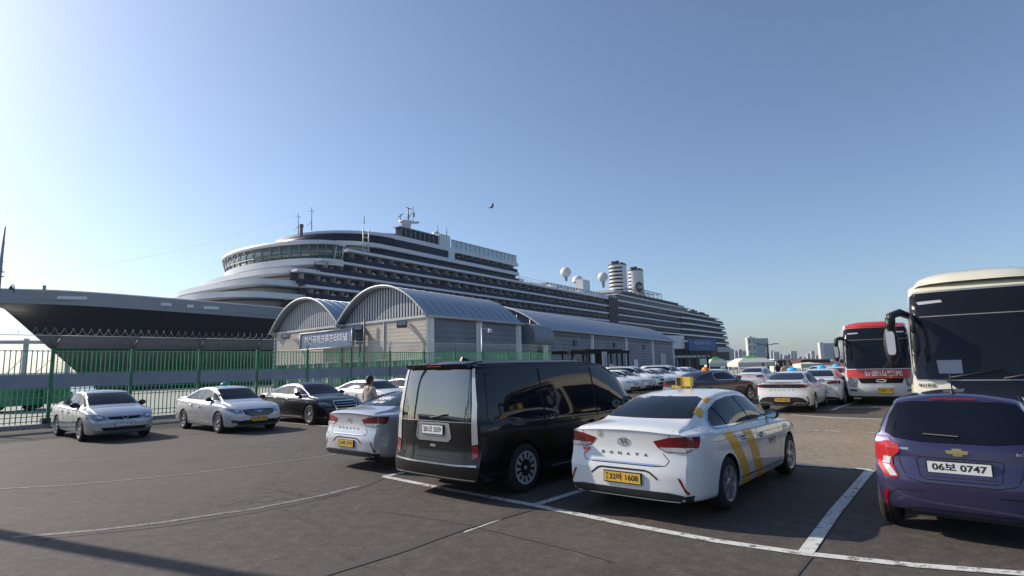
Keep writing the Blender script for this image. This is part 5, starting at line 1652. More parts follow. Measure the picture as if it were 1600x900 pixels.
def ship():
    T = thing("cruise_ship", S(60, 0, 0), "huge white and navy cruise ship with rows of balconies moored behind the sheds", "cruise ship")
    O = T.location.copy()
    def put(b, nm, m, parent=None, fix=True):
        for v in b.v: v -= O
        return b.build(nm, m, parent or T, fix)
    def bs(b, s0, s1, t0, t1, z0, z1):
        c = [S(s0, t0, 0), S(s1, t0, 0), S(s1, t1, 0), S(s0, t1, 0)]
        b.hexa([(p.x, p.y, z0) for p in c], [(p.x, p.y, z1) for p in c])
    # hull: stations (s, half breadth at deck, at knuckle, low, waterline, deck z, knuckle z)
    bd = pchip([(-49.4, .3), (-46, 3.6), (-42, 7.2), (-36, 10.6), (-30, 12.9), (-20, 15.3), (-8, 16.8), (5, 17.4), (15, 17.5), (260, 17.5), (272, 16.5)])
    zdk = pchip([(-49.4, 14.3), (-42, 14.0), (-30, 13.4), (-15, 12.9), (0, 12.6), (20, 12.4), (272, 12.4)])
    stem_z = lambda s: 11.8 - (s + 46) * (8.8 / 8.9)                 # raked stem line
    rows_z = [1.0, .86, .70, .52, .34, .16, 0.0]
    st = [-49.2, -48, -46, -44, -42, -39, -36, -33, -30, -26, -22, -17, -12, -6, 0, 8, 20, 60, 120, 200, 250, 262, 272]
    def width(s, z):
        """half breadth of the dark hull below the knuckle, pinched at the bow"""
        zk = zdk(s) - 1.9
        full = bd(s) * (.97 if s > -40 else .93)
        zs_ = stem_z(s)
        if s < -46: zs_ = zk - .15
        lo = max(zs_, -3.4)
        u = max(0.0, min(1.0, (z - lo) / max(zk - lo, .3)))
        pin = min(1.0, max(0.0, (s + 46) / 66.0))                   # how full the lower hull already is
        base = full * pin ** .75
        if zs_ > -3.4: base = 0.0
        return base + (full - base) * u ** (1.25 if zs_ > -3.4 else 1.1), lo, zk
    b = MB(); V = []; nz = 12
    for s in st:
        _, lo, zk = width(s, 0)
        ring_ = []
        for i in range(nz + 1):
            z = lo + (zk - lo) * i / nz; w_, _, _ = width(s, z); ring_.append((s, w_, z))
        V.append(ring_)
    nst = len(st); pts = []
    for r_ in V:
        for s, w_, z in r_: pts.append(S(s, w_, z))
        for s, w_, z in r_: pts.append(S(s, -w_, z))
    F = []; q = 2 * (nz + 1)
    for i in range(nst - 1):
        for j in range(nz):
            F.append((i * q + j, (i + 1) * q + j, (i + 1) * q + j + 1, i * q + j + 1))
            k = nz + 1
            F.append((i * q + k + j, i * q + k + j + 1, (i + 1) * q + k + j + 1, (i + 1) * q + k + j))
    e = (nst - 1) * q
    F.append([e + j for j in range(nz + 1)] + [e + nz + 1 + j for j in range(nz, -1, -1)])
    b.add(pts, F, True)
    hull = put(b, "hull", M['shiphull'])
    # pale bow bulwark above the knuckle, its shade put into the grey
    b = MB(); out = []; F = []; V = []
    ss = [-49.4 + k * 1.2 for k in range(60)]
    for sgn in (-1, 1):
        V = []
        for s in ss:
            zk = zdk(s) - 1.9; kk = .97 if s > -40 else .93
            V += [S(s, sgn * bd(s) * kk, zk), S(s, sgn * bd(s), zdk(s)), S(s, sgn * (bd(s) - .3), zdk(s)), S(s, sgn * (bd(s) * kk - .3), zk)]
        F = []
        for i in range(len(ss) - 1):
            for j in range(4):
                F.append((4 * i + j, 4 * i + (j + 1) % 4, 4 * i + 4 + (j + 1) % 4, 4 * i + 4 + j))
        b.add(V, F, True)
    put(b, "bow_bulwark", M['shipgrey']).data.set_sharp_from_angle(angle=R(40))
    b = MB()
    rail = [S(s, bd(s), zdk(s) + .03) for s in ss]; b.tube(rail, .12, 5); rail = [S(s, -bd(s), zdk(s) + .03) for s in ss]; b.tube(rail, .12, 5)
    put(b, "cap_rail", M['shipwhite'])
    b = MB(); V = [S(s, bd(s) - .2, zdk(s) - 1.3) for s in ss] + [S(s, -bd(s) + .2, zdk(s) - 1.3) for s in ss[::-1]]
    b.add(V, [list(range(len(V)))]); put(b, "foredeck", M['shiptan'])
    # mooring openings: white plates, the sky's brightness put into their colour
    for px, w_ in ((112, 3.0), (260, 1.3), (298, .9), (331, 2.2)):
        lo_, hi_ = -49.0, 20.0
        for _ in range(40):
            mm = (lo_ + hi_) / 2; p = S(mm, bd(mm), 12.6)
            if p.x / p.y < ray(px, 480).x / ray(px, 480).y: lo_ = mm
            else: hi_ = mm
        s = lo_; zz = zdk(s) - .9
        b = MB(); b.prism([S(s - w_ / 2, bd(s - w_ / 2) * .985 + .12, zz - .2), S(s + w_ / 2, bd(s + w_ / 2) * .985 + .12, zz - .2), S(s + w_ / 2, bd(s + w_ / 2) * .985 + .14, zz + .25), S(s - w_ / 2, bd(s - w_ / 2) * .985 + .14, zz + .25)], (-.1, .1, 0))
        put(b, "mooring_opening", M['shipwhite'], hull)
    # hull windows hinted aft, low side openings
    b = MB()
    for s in range(196, 262, 4): bs(b, s, s + 1.6, 17.3, 17.56, 4.6, 5.6)
    put(b, "porthole", M['shipglass'], hull)
    # ---- terraced decks
    decks = [(14.95, -22.3, 10, -8), (17.25, -18.6, 4, -10), (19.8, -13.6, 4, -5)]
    SE = 192
    for i, (z, sf, a, sx) in enumerate(decks):
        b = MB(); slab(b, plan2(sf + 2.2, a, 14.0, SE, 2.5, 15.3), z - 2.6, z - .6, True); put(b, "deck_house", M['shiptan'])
        b = MB(); slab(b, plan2(sf, a, 15.5, 12), z - .38, z - .18); ring(b, ([] if sf + a > sx else [(sx, -16.6)]) + plan(sf, a, 15.6, 12, 2.5)[1:-1] + ([] if sf + a > sx else [(sx, 16.6)]), .25, z - .38, z + .62)
        o = put(b, "deck_bulwark", M['shipwhite']); o.data.set_sharp_from_angle(angle=R(35))
    # side bands, balconies: every deck edge is a white band, a recessed cabin wall, glass rail and partitions
    zb_ = [12.4, 14.7, 17.1, 19.75, 22.35, 24.95]
    single = []; rest_p = MB(); rest_f = MB()
    starts = [-12.0, -9.0, -11.0, -6.0, 0.0]
    for i in range(5):
        z0, z1 = zb_[i], zb_[i + 1]; s0 = starts[i]
        s1 = 260 - i * 4.5 if i < 4 else 250
        for sg in (1, -1):
            b = MB()
            t0, t1 = (15.4, 15.7) if sg > 0 else (-15.7, -15.4)
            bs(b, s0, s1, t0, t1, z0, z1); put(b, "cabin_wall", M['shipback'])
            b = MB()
            t0, t1 = (15.6, 17.55) if sg > 0 else (-17.55, -15.6)
            bs(b, s0, s1, t0, t1, z1 - .30, z1 + (.16 if i < 4 else .26)); put(b, "deck_edge", M['shipwhite'])
            b = MB()
            t0, t1 = (17.36, 17.42) if sg > 0 else (-17.42, -17.36)
            bs(b, s0, s1, t0, t1, z0 + .18, z0 + 1.12); put(b, "balcony_rail", M['shiprail'])
        s = s0 + 1.5
        while s < min(s1, 188):
            near = i >= 2 and s < 108 and len(single) < 92
            b = MB() if near else rest_p; w_ = MB() if near else rest_f
            bs(b, s, s + .12, 15.7, 17.3, z0 + .18, z1 - .42)
            if random.random() < .8:
                u = s + .4 + random.random() * .5; bs(w_, u, u + 1.0, 15.9 + random.random() * .6, 17.0, z0 + 1.15, z0 + 1.24 + .12 * random.random())
                bs(w_, s + 1.9, s + 2.35, 15.72, 15.8, z0 + .3, z0 + 1.9)
            s += 3.4
            if near:
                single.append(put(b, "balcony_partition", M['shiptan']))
                if w_.v: put(w_, "balcony_furniture", M['shipwhite'])
    put(rest_p, "balcony_partition", M['shiptan'])['kind'] = 'stuff'
    put(rest_f, "balcony_furniture", M['shipwhite'])['kind'] = 'stuff'
    # dark vertical recess amidships aft
    b = MB(); bs(b, 113.5, 121, 15.5, 17.62, 12.4, 25.3); put(b, "side_recess", M['shipback'])
    # ---- bridge with outward leaning windows and wings
    bo = plan(-10.6, 8.6, 17.6, -1.0, n=2.0)
    bi = [p for p in bo[1:-1]]
    b = MB(); slab(b, bo, 21.55, 22.75); o = put(b, "bridge_base", M['shipwhite']); o.data.set_sharp_from_angle(angle=R(35))
    b = MB(); ring(b, [(-1.4, -17.3)] + [(s + .3, t * .985) for s, t in bi] + [(-1.4, 17.3)], .3, 22.75, 25.35, flare=.45); o = put(b, "bridge_window", M['bridgeglass'])
    b = MB(); slab(b, [(s - .45 if 0 < i < len(bo) - 1 else s, t * 1.03) for i, (s, t) in enumerate(bo)], 25.35, 26.1); put(b, "bridge_roof", M['shipwhite'])
    for i in range(0, len(bi), 2):
        s, t = bi[i]
        b = MB(); b.tube([S(s + .25, t * .988, 22.75), S(s - .35, t * 1.015, 25.2)], .09, 4); put(b, "window_post", M['shipgrey'])
    for t in (17.4, -17.4):
        for s in (-3.0, -1.3): b = MB(); b.tube([S(s, t, 22.75), S(s, t * 1.03, 25.2)], .13, 4); put(b, "window_post", M['shipwhite'])
    b = MB(); ring(b, [(s - .05, t * 1.0) for s, t in bi], .06, 23.5, 23.6); put(b, "bridge_handrail", M['shipgrey'])
    b = MB(); slab(b, plan(-8.0, 8, 15.0, 12), 20.2, 21.6); put(b, "deck_house", M['shiptan'])
    b = MB(); bs(b, 2, 58.3, 15.4, 17.3, 24.9, 25.2); put(b, "deck_edge", M['shipwhite'])
    # ---- upper forward block
    b = MB(); slab(b, plan(1.5, 9, 16.4, 58), 25.0, 26.8); put(b, "upper_wall", M['shipglass'])
    b = MB(); slab(b, plan(-3.2, 13, 17.3, 58.5), 26.7, 27.55); o = put(b, "deck_band", M['shipwhite']); o.data.set_sharp_from_angle(angle=R(35))
    b = MB(); slab(b, plan(-1.0, 7, 15.5, 14), 25.9, 26.7); put(b, "upper_house", M['shiptan'])
    b = MB(); slab(b, plan(-2.2, 15, 16.9, 30), 27.5, 29.4); put(b, "observation_window", M['shipglass'])
    b = MB(); slab(b, plan(-1.2, 17, 17.1, 58.5), 29.3, 30.25); o = put(b, "deck_band", M['shipwhite']); o.data.set_sharp_from_angle(angle=R(35))
    b = MB(); slab(b, plan(29, .5, 15.6, 58.2), 27.5, 29.4); put(b, "cabin_wall", M['shipback'])
    b = MB(); bs(b, 32, 58.2, 16.9, 17.0, 27.55, 28.5); put(b, "balcony_rail", M['shiprail'])
    for k in range(8):
        b = MB(); w_ = MB()
        bs(b, 32 + k * 3.3, 32.12 + k * 3.3, 15.6, 16.9, 27.5, 29.3); bs(w_, 33 + k * 3.3, 34.2 + k * 3.3, 15.9, 16.8, 28.5, 28.62)
        put(b, "balcony_partition", M['shiptan']); put(w_, "balcony_furniture", M['shipwhite'])
    b = MB(); bs(b, 29.5, 31.6, 15.6, 17.2, 27.55, 29.3); bs(b, 26.5, 30.3, 14.5, 17.0, 30.3, 33.0); put(b, "stair_tower", M['shipwhite'])
    # sloping glass roof at the front, dark band, glass windbreak
    b = MB(); V = []
    lo = plan(4.5, 16, 16.6, 27); hi = plan(11, 13, 13.5, 27)
    n = len(lo); V = [S(s, t, 30.35) for s, t in lo] + [S(s, t, 32.1) for s, t in hi]
    b.add(V, [(i, i + 1, n + i + 1, n + i) for i in range(n - 1)] + [list(range(n, 2 * n))], True); put(b, "sloping_glass_roof", M['shiprail'])
    b = MB(); bs(b, 14.5, 26.6, 15.2, 16.7, 30.35, 32.35); put(b, "side_glazing", M['shipglass'])
    b = MB(); bs(b, 14, 26.8, 15.0, 16.9, 32.3, 32.5)
    for k in range(9): bs(b, 14.6 + k * 1.45, 14.75 + k * 1.45, 16.7, 16.78, 30.35, 32.35)
    put(b, "glazing_frame", M['shipgrey'])
    b = MB(); bs(b, 31, 58, 16.6, 16.66, 30.3, 32.3); put(b, "wind_screen", M['screen'])
    b = MB()
    for k in range(16): bs(b, 31 + k * 1.8, 31.1 + k * 1.8, 16.68, 16.78, 30.3, 32.35)
    bs(b, 31, 58, 16.55, 16.8, 32.3, 32.4); put(b, "wind_screen_frame", M['shipgrey'])
    b = MB(); slab(b, plan(58.3, .4, 16.3, 60), 24.95, 26.0); put(b, "aft_wall", M['shipglass'])
    # open white staircase on the side
    b = MB()
    for s in (3.6, 5.0): b.tube([S(s, 17.6, 25), S(s, 17.6, 30)], .12, 4)
    for z in (25.5, 26.8, 28.1, 29.3): b.tube([S(3.6, 17.6, z), S(5.0, 17.6, z)], .1, 4)
    put(b, "ladder_tower", M['shipwhite'])
    # ---- midships open deck
    b = MB(); slab(b, plan(58, .4, 16.8, 122), 24.9, 25.25); put(b, "pool_deck", M['shipwhite'])
    b = MB()
    for z in (25.9, 26.5): b.tube([S(58.5, 17.2, z), S(121, 17.2, z)], .05, 4)
    for k in range(32): b.tube([S(58.5 + 2 * k, 17.2, 25.2), S(58.5 + 2 * k, 17.2, 26.5)], .06, 4)
    put(b, "guard_rail", M['shipwhite'])
    b = MB()
    for k in range(10): bs(b, 60 + k * 6, 63.5 + k * 6, 14, 15.5, 25.2, 26.0 + .5 * (k % 3 == 0))
    put(b, "sun_lounger_row", M['shipwhite'])
    b = MB(); slab(b, plan(84, 2, 10, 126), 25.2, 28.5); put(b, "deck_house", M['shipgrey'])
    # ---- aft upper decks
    b = MB(); slab(b, plan(121.5, .4, 17.0, 200), 25.0, 27.1); put(b, "upper_wall", M['shipglass'])
    b = MB(); slab(b, plan(121.5, .4, 17.4, 202), 27.0, 27.45); put(b, "deck_band", M['shipwhite'])
    b = MB(); slab(b, plan(127, .6, 16.6, 189), 27.4, 29.0); put(b, "upper_wall", M['shipback'])
    b = MB(); slab(b, plan(186, .6, 15.5, 200), 27.4, 28.6); put(b, "deck_house", M['shipglass'])
    b = MB(); slab(b, plan(200, .5, 16.0, 238), 25.0, 26.6); put(b, "upper_wall", M['shipback'])
    b = MB(); slab(b, plan(194, .5, 17.4, 252), 24.8, 25.2); put(b, "deck_band", M['shipwhite'])
    # stern terraces bulge out and step back
    for i, (z, se) in enumerate(((22.45, 262), (19.8, 264.5), (17.1, 267), (14.5, 269), (11.6, 271))):
        b = MB(); out = [(190, -17.6), (190, 17.6), (196, 18.4), (se - 6, 18.4), (se - 1, 15.5), (se, 10), (se, -10), (se - 1, -15.5), (se - 6, -18.4), (196, -18.4)]
        slab(b, out, z - .35, z + .35, False); put(b, "stern_deck", M['shipwhite'])
        b = MB(); slab(b, [(192, -17), (192, 17), (se - 8, 17), (se - 4, 13), (se - 4, -13), (se - 8, -17)], z - 2.35, z - .35, False); put(b, "stern_wall", M['shipback'])
        b = MB(); bs(b, 197, se - 7, 18.1, 18.2, z + .35, z + 1.25); put(b, "balcony_rail", M['shiprail'])
    b = MB(); bs(b, 225, 232, 14.5, 15.5, 26.6, 27.4); bs(b, 214, 216, 13.5, 15.5, 26.6, 28.0); bs(b, 219, 220, 14, 15.5, 26.6, 27.7); put(b, "deck_equipment", M['shipback'])
    # climbing frame grid
    b = MB()
    for s in range(148, 183, 5):
        for t in (13, 5): b.tube([S(s, t, 29), S(s, t, 32.6)], .12, 4)
        b.tube([S(s, 13, 32.6), S(s, 5, 32.6)], .1, 4)
    for t in (13, 9, 5): b.tube([S(148, t, 32.6), S(178, t, 32.6)], .12, 4)
    for z in (30.4, 31.5): b.tube([S(158, 13, z), S(178, 13, z)], .08, 4)
    put(b, "sports_cage", M['darksteel'])
    # ---- radomes and mast
    def radome(px, py, D, r, half=False, stalk=2.5):
        p = at(px, py, D)
        b = MB(); b.ball(p, r, 20, z0=-90 if not half else -15)
        f = put(b, "radome", M['radome'])
        b = MB(); b.lathe([(r * .45, -r * .85), (r * .3, -r * 1.1), (r * .28, -r - stalk)], 10, Matrix.Translation(p)); put(b, "stalk", M['shipgrey'], f)
    M['radome'] = mat("radome_white", (0.74, 0.73, 0.70), 0.5)
    radome(884, 425.5, 203, 1.95, stalk=1.2); radome(902.5, 439, 207, 2.0, True, 1); radome(942, 433, 226, 2.05, stalk=2.2)
    p = at(911, 443, 206); 
    b = MB(); d1 = SU.to_3d() * 2.6; d2 = SN.to_3d() * 1.4
    b.hexa([p - d1 - d2 + Vector((0, 0, -3)), p + d1 - d2 + Vector((0, 0, -3)), p + d1 + d2 + Vector((0, 0, -3)), p - d1 + d2 + Vector((0, 0, -3))], [p - d1 - d2 + Vector((0, 0, 1.2)), p + d1 - d2 + Vector((0, 0, 1.2)), p + d1 + d2 + Vector((0, 0, 1.2)), p - d1 + d2 + Vector((0, 0, 1.2))])
    put(b, "deck_locker", M['radome'])
    # main mast forward
    p = at(634, 352, 128)
    b = MB(); b.lathe([(1.25, -2.6), (1.15, .15), (1.6, .55), (1.65, .9), (.01, 1.0)], 18, Matrix.Translation(p)); b.box(p.x + .6, p.x + 3.0, p.y - .5, p.y + .5, p.z + .45, p.z + .75)
    mast = put(b, "mast", M['radome'])
    b = MB()
    b.tube([p + Vector((.6, 0, .9)), p + Vector((.6, 0, 4.0))], .13, 6); b.tube([p + Vector((1.7, 0, .9)), p + Vector((1.7, 0, 4.5))], .06, 5)
    b.tube([p + Vector((-1.2, 0, .8)), p + Vector((-1.2, 0, 2.2))], .09, 5); b.tube([p + Vector((-1.9, .2, 2.0)), p + Vector((-.6, -.2, 2.7))], .12, 5)
    b.tube([p + Vector((0, 0, 4.3)), p + Vector((1.5, 0, 3.7))], .09, 5); b.tube([p + Vector((.6, 0, 2.0)), p + Vector((1.5, .2, 2.9))], .08, 5); b.tube([p + Vector((1.9, 0, 1.9)), p + Vector((1.95, 0, 3.0))], .14, 5)
    b.tube([p + Vector((.1, 0, 1.9)), p + Vector((1.2, 0, 1.9))], .07, 5)
    put(b, "radar_scanner", M['darksteel'], mast)
    p = at(681, 364, 133); b = MB(); b.ball(p + Vector((0, 0, -.7)), 1.1, 14, z0=0); put(b, "small_radome", M['radome'])
    for px, y0, y1, D in ((466, 366, 333, 112), (487, 360, 324, 113), (569, 350, 337, 118), (684, 366, 352, 130), (698, 368, 355, 131)):
        b = MB(); b.tube([at(px, y0, D), at(px, y1, D)], [.10, .05], 5)
        if px < 500:
            q = at(px, y1 + 6, D); b.tube([q + Vector((-.6, 0, 0)), q + Vector((.6, 0, 0))], .05, 4); q = at(px, (y0 + y1) / 2 + 4, D); b.tube([q, q + Vector((-.9, 0, -.9))], .05, 4)
        put(b, "aerial", M['darksteel'])
    p = at(471, 356, 111); b = MB(); b.lathe([(.3, -1.6), (.3, 0), (.42, .1), (.4, .7), (.01, .8)], 8, Matrix.Translation(p)); put(b, "searchlight", M['tentb'])
    # ---- twin funnels with dark louvres
    def funnel(px, D, wpx, ztop, zbot, louv, emblem, name="funnel"):
        c = at(px, 440, D); r = wpx / FPX * D / 2
        ox = Vector((c.x, c.y, 0))
        out = []
        for k in range(28):
            a = 2 * math.pi * k / 28
            out.append((r * math.cos(a), r * .85 * math.sin(a)))
        b = MB()
        V = [Vector((ox.x + x * 1.03, ox.y + y, zbot)) for x, y in out] + [Vector((ox.x + x, ox.y + y, ztop)) for x, y in out]
        b.add(V, [(i, (i + 1) % 28, 28 + (i + 1) % 28, 28 + i) for i in range(28)] + [list(range(28, 56))], True)
        f = put(b, name, M['radome']); f.data.set_sharp_from_angle(angle=R(40))
        b = MB()
        nl = 9
        for k in range(nl):
            z0 = ztop - 1.2 - k * (ztop - 1.2 - zbot - 1) / nl; V = []
            K = 16
            for i in range(K + 1):
                a = R(louv[0] + (louv[1] - louv[0]) * i / K)
                x = r * 1.03 * math.cos(a); y = r * .85 * 1.03 * math.sin(a)
                V += [Vector((ox.x + x, ox.y + y, z0)), Vector((ox.x + x, ox.y + y, z0 - .62))]
            b.add(V, [(2 * i, 2 * i + 1, 2 * i + 3, 2 * i + 2) for i in range(K)], True)
        put(b, "louvre", M['gap'], f)
        b = MB()
        for dx, rr, h in ((-r * .55, .8, 1.7), (-.2, 1.1, 1.9), (r * .5, .75, 1.2), (r * .8, .4, .9)):
            b.lathe([(rr, -.5), (rr * .9, h), (rr * .6, h)], 10, Matrix.Translation((ox.x + dx, ox.y, ztop)))
        put(b, "exhaust_pipe", M['darksteel'], f)
        b = MB(); b.tube([Vector((ox.x + x * 1.04, ox.y + y * 1.04, ztop + .1)) for x, y in out], .16, 5, closed=True); put(b, "rim", M['darksteel'], f)
        if emblem:
            cz = (ztop + zbot) / 2 + 1.0
            b = MB(); V = []; W = []
            for k in range(24):
                a = 2 * math.pi * k / 24; xx = r * .20 + r * .52 * math.cos(a); yy = -r * .85 * math.sqrt(max(0, 1 - (xx / r) ** 2)) * 1.04
                V.append(Vector((ox.x + xx, ox.y + yy - .05, cz + 2.3 * math.sin(a))))
            cc = sum(V, Vector()) / 24 + Vector((0, -.12, 0)); b.add(V + [cc], [(i, (i + 1) % 24, 24) for i in range(24)]); put(b, "emblem_field", M['shiphull'], f)
            b = MB(); q = cc + Vector((0, -.18, 0))
            b.add([q + Vector((-1.0, 0, -.9)), q + Vector((-.7, 0, .7)), q + Vector((-.1, 0, 1.5)), q + Vector((.1, 0, .1)), q + Vector((.7, 0, -.5)), q + Vector((.3, 0, -1.2))], [(0, 1, 2, 3), (0, 3, 4, 5)])
            b.add([q + Vector((.35, 0, .2)), q + Vector((.6, 0, 1.0)), q + Vector((.9, 0, -.1))], [(0, 1, 2)])
            put(b, "emblem", M['shipgrey'], f)
    funnel(966, 238, 27, 43.2, 27, (150, 292), False)
    funnel(994, 254, 23, 43.2, 26, (150, 218), True)
    b = MB(); p = at(968, 452, 236); d1 = SU.to_3d() * 14; d2 = SN.to_3d() * 4
    b.hexa([(p - d1 - d2).xy.to_3d() + Vector((0, 0, 27.4)), (p + d1 - d2).xy.to_3d() + Vector((0, 0, 27.4)), (p + d1 + d2).xy.to_3d() + Vector((0, 0, 27.4)), (p - d1 + d2).xy.to_3d() + Vector((0, 0, 27.4))],
           [(p - d1 - d2).xy.to_3d() + Vector((0, 0, 31)), (p + d1 - d2).xy.to_3d() + Vector((0, 0, 30)), (p + d1 + d2).xy.to_3d() + Vector((0, 0, 30)), (p - d1 + d2).xy.to_3d() + Vector((0, 0, 31))])
    put(b, "funnel_casing", M['radome'])
    # foremast, bell hook, fairlead post and stay on the bow
    b = MB(); p0 = at(-4, 458, 74); p1 = at(8, 354, 74)
    b.tube([p0, p1], [.28, .10], 6); b.tube([at(-6, 425, 74), at(7, 425, 74)], .08, 4); b.tube([at(-6, 432, 74), at(6, 432, 74)], .08, 4)
    b.tube([at(3, 408, 74), at(7, 378, 74)], .07, 4); b.tube([at(3, 425, 74), at(3, 408, 74)], .08, 4); b.tube([at(5, 409, 74), at(0, 404, 74)], .07, 4)
    put(b, "foremast", M['shipgrey'])
    b = MB(); b.tube([at(22, 457, 73), at(22, 446, 73), at(19.5, 444.5, 73), at(17.5, 447, 73)], .07, 5); q = at(17.3, 450, 73); b.lathe([(.01, .3), (.15, .2), (.28, -.2)], 8, Matrix.Translation(q)); put(b, "bow_bell", M['darksteel'])
    b = MB(); q0 = at(68.5, 461, 70); q1 = at(69.5, 446, 70); b.tube([q0, q1], .23, 4); put(b, "bow_post", M['shipgrey'])
    b = MB(); a_, c_ = at(8, 437, 74), at(466, 334, 112); b.tube([a_ + (c_ - a_) * k / 12 - Vector((0, 0, 1.6 * math.sin(math.pi * k / 12))) for k in range(13)], .016, 3); put(b, "stay_wire", M['pipe'])
ship()
# mooring lines from the bow down to the quay
for i, (p, q, l) in enumerate((((-42.5, 0, 6.2), (52, 64.5), "upper mooring line running down from the bow to the quay"), ((-40.5, 1.5, 4.5), (118, 60), "lower mooring line running down from the bow to the quay"))):
    a = S(*p); c = at(-40 + 30 * i, 585, 58); c.z = .3
    b = MB(); b.tube([a + (c - a) * k / 10 - Vector((0, 0, .7 * math.sin(math.pi * k / 10))) for k in range(11)], .05, 4)
    tag(b.build("mooring_line", M['darksteel']), l, "rope")
# ------------------------------------------------------------------ city beyond the harbour
def tower(px0, px1, pt_, D, label, m, name="apartment_tower", depth=.25, side=None, split=None, group="far apartment towers", zb=0, lean=0, crown=None, rows=True):
    a = at(px0, 560, D); c = at(px1, 560, D); zt = at((px0 + px1) / 2, pt_, D).z
    t = thing(name, (a.x, a.y, 0), label, "tower", group)
    w = c.x - a.x; dp = w * depth
    ws = w * (split if split else 1.0)
    b = MB(); b.box(0, ws, 0, dp, zb, zt); b.build("wall", m, t)
    if split:
        b = MB(); b.box(ws + .3, w, w * .03, dp, zb, zt - .04 * zt); b.build("glass_wall", side or M['towerglass'], t)
    if rows:
        k = max(3, int((zt) / 12)); n = max(2, int(ws / 9))
        b = MB()
        for i in range(n):
            x0 = ws * (i + .28) / n; x1 = ws * (i + .72) / n
            b.box(x0, x1, -.4, .3, zt * .06, zt * .95)
        b.build("window_strip", M['towerwin'], t)
        for j in range(k if split else 0):
            b = MB(); z = zt * (.08 + .86 * j / k); b.box(ws * .03, ws * .97, -.7, .2, z, z + zt / k * .35); b.build("floor_band", m, t)
    b = MB(); b.box(ws * .3, ws * .65, dp * .3, dp * .7, zt, zt * 1.03 + 1); b.build("roof_house", crown or m, t)
    return t
tower(1170, 1203, 527, 900, "tall cream tower with a blue glass side, highest of the far city", M['tower'], "office_tower", split=.40, group=None)
tower(1283, 1311, 535, 1100, "pale curved glass tower with a bright left edge, beside the red bus", M['tower'], "glass_tower", split=.22, group=None, rows=False)
tows = [(1140, 1147, 548, 1600), (1149, 1154, 551, 1650), (1155, 1160, 549, 1600), (1161, 1166, 551, 1700), (1205, 1209, 551, 1800), (1209.5, 1213, 552, 1750), (1214, 1217.5, 552, 1800), (1219, 1222, 556, 1900),
        (1225, 1230, 558, 1500), (1231, 1235, 556, 1500), (1236.5, 1240, 551, 1700), (1241, 1245, 551, 1750), (1248, 1254, 560, 2200), (1255, 1259, 561, 2100), (1262, 1266, 555, 1800), (1268, 1273, 551, 1900), (1275, 1279, 558, 2000), (1313, 1318, 556, 1900)]
words = ["at the stern of the ship", "second right of the ship's stern", "third right of the ship's stern", "just left of the cream tower", "just right of the cream tower", "in the close cluster, its second", "in the close cluster, its third", "shorter end block of the close cluster",
         "low broad block left of the middle gap", "low broad block with white roof house", "slim dark block in the middle of the skyline", "slim dark block right of its twin", "lowest hazy block over the brown tent", "hazy block beside the lowest one", "narrow pale block with a spire", "grey block left of the glass tower", "small block touching the glass tower", "block between glass tower and red bus"]
for (a, b_, y, D), wd in zip(tows, words):
    tower(a, b_ + .8, y - 2.5, D * .8, "far hazy apartment block " + wd, random.choice([M['tower'], M['towergrey'], M['towergrey']]), depth=.5)
# low far shore with roofs
b = MB()
for k in range(40):
    px = 1136 + k * 5.0; D = 1300 + 60 * random.random(); a = at(px, 560, D); c = at(px + 5.2, 560, D)
    b.box(a.x, c.x, a.y, a.y + 30, 0, at(px, 566 - random.random() * 4, D).z)
tag(b.build("skyline_blocks", M['towergrey']), "low hazy row of harbour sheds under the far towers", "harbour sheds", None, "stuff")
# distant quay lamp with two arms, seen against the cream tower
def lamp_post(px, y0, y1, D, label):
    p = at(px, 560, D); t = thing("street_lamp", (p.x, p.y, 0), label, "street lamp")
    zt = at(px, y0, D).z
    b = MB(); b.tube([(0, 0, 0), (0, 0, zt)], [.28, .15], 6); b.build("pole", M['darksteel'], t)
    b = MB(); b.tube([(-1.5, 0, zt - .1), (0, 0, zt - .35), (1.4, 0, zt - .15)], .06, 4); b.build("arm", M['darksteel'], t)
    b = MB(); b.box(-1.9, -1.3, -.12, .12, zt - .14, zt - .02); b.box(1.2, 1.9, -.12, .12, zt - .20, zt - .08); b.build("lamp_head", M['darksteel'], t)
lamp_post(1199.5, 536, 575, 95, "dark double armed lamp post in front of the cream tower")

# ------------------------------------------------------------------ event tents
def tent(px, pw, ytop, D, label, top_m, skirt_m, hb=2.2, legs=True, mid=.55):
    c = at(px, 570, D); r = pw / FPX * D / 2; zt = at(px, ytop, D).z
    t = thing("canopy_tent", (c.x, c.y, 0), label, "tent")
    def sq(rr, z): return [Vector((-rr, -rr * .8, z)), Vector((rr, -rr * .8, z)), Vector((rr, rr * .8, z)), Vector((-rr, rr * .8, z))]
    zm = hb + (zt - hb) * mid
    b = MB(); A = sq(r * .58, zm); b.add(A + [Vector((-.1, 0, zt)), Vector((.1, 0, zt))], [(0, 1, 5, 4), (1, 2, 5), (2, 3, 4, 5), (3, 0, 4)]); b.build("canopy_top", top_m, t)
    b = MB(); A = sq(r * .60, zm + .02); B_ = sq(r, hb); Cc = sq(r, hb - .35)
    b.add(A + B_ + Cc, [(i, (i + 1) % 4, 4 + (i + 1) % 4, 4 + i) for i in range(4)] + [(4 + i, 4 + (i + 1) % 4, 8 + (i + 1) % 4, 8 + i) for i in range(4)]); b.build("canopy_skirt", skirt_m, t)
    for x, y in ((-1, -1), (1, -1), (1, 1), (-1, 1)):
        b = MB(); b.tube([(x * r * .95, y * r * .76, 0), (x * r * .95, y * r * .76, hb)], .04, 5); b.build("leg", M['steel'], t)
tent(1173, 56, 555, 50, "wide green topped cream tent behind the parked white cars", M['tentg'], M['tentw'], 1.75)
tent(1119, 29, 557, 62, "green and white peaked tent left of the wide cream tent", M['tentg'], M['tentw'], 1.7)
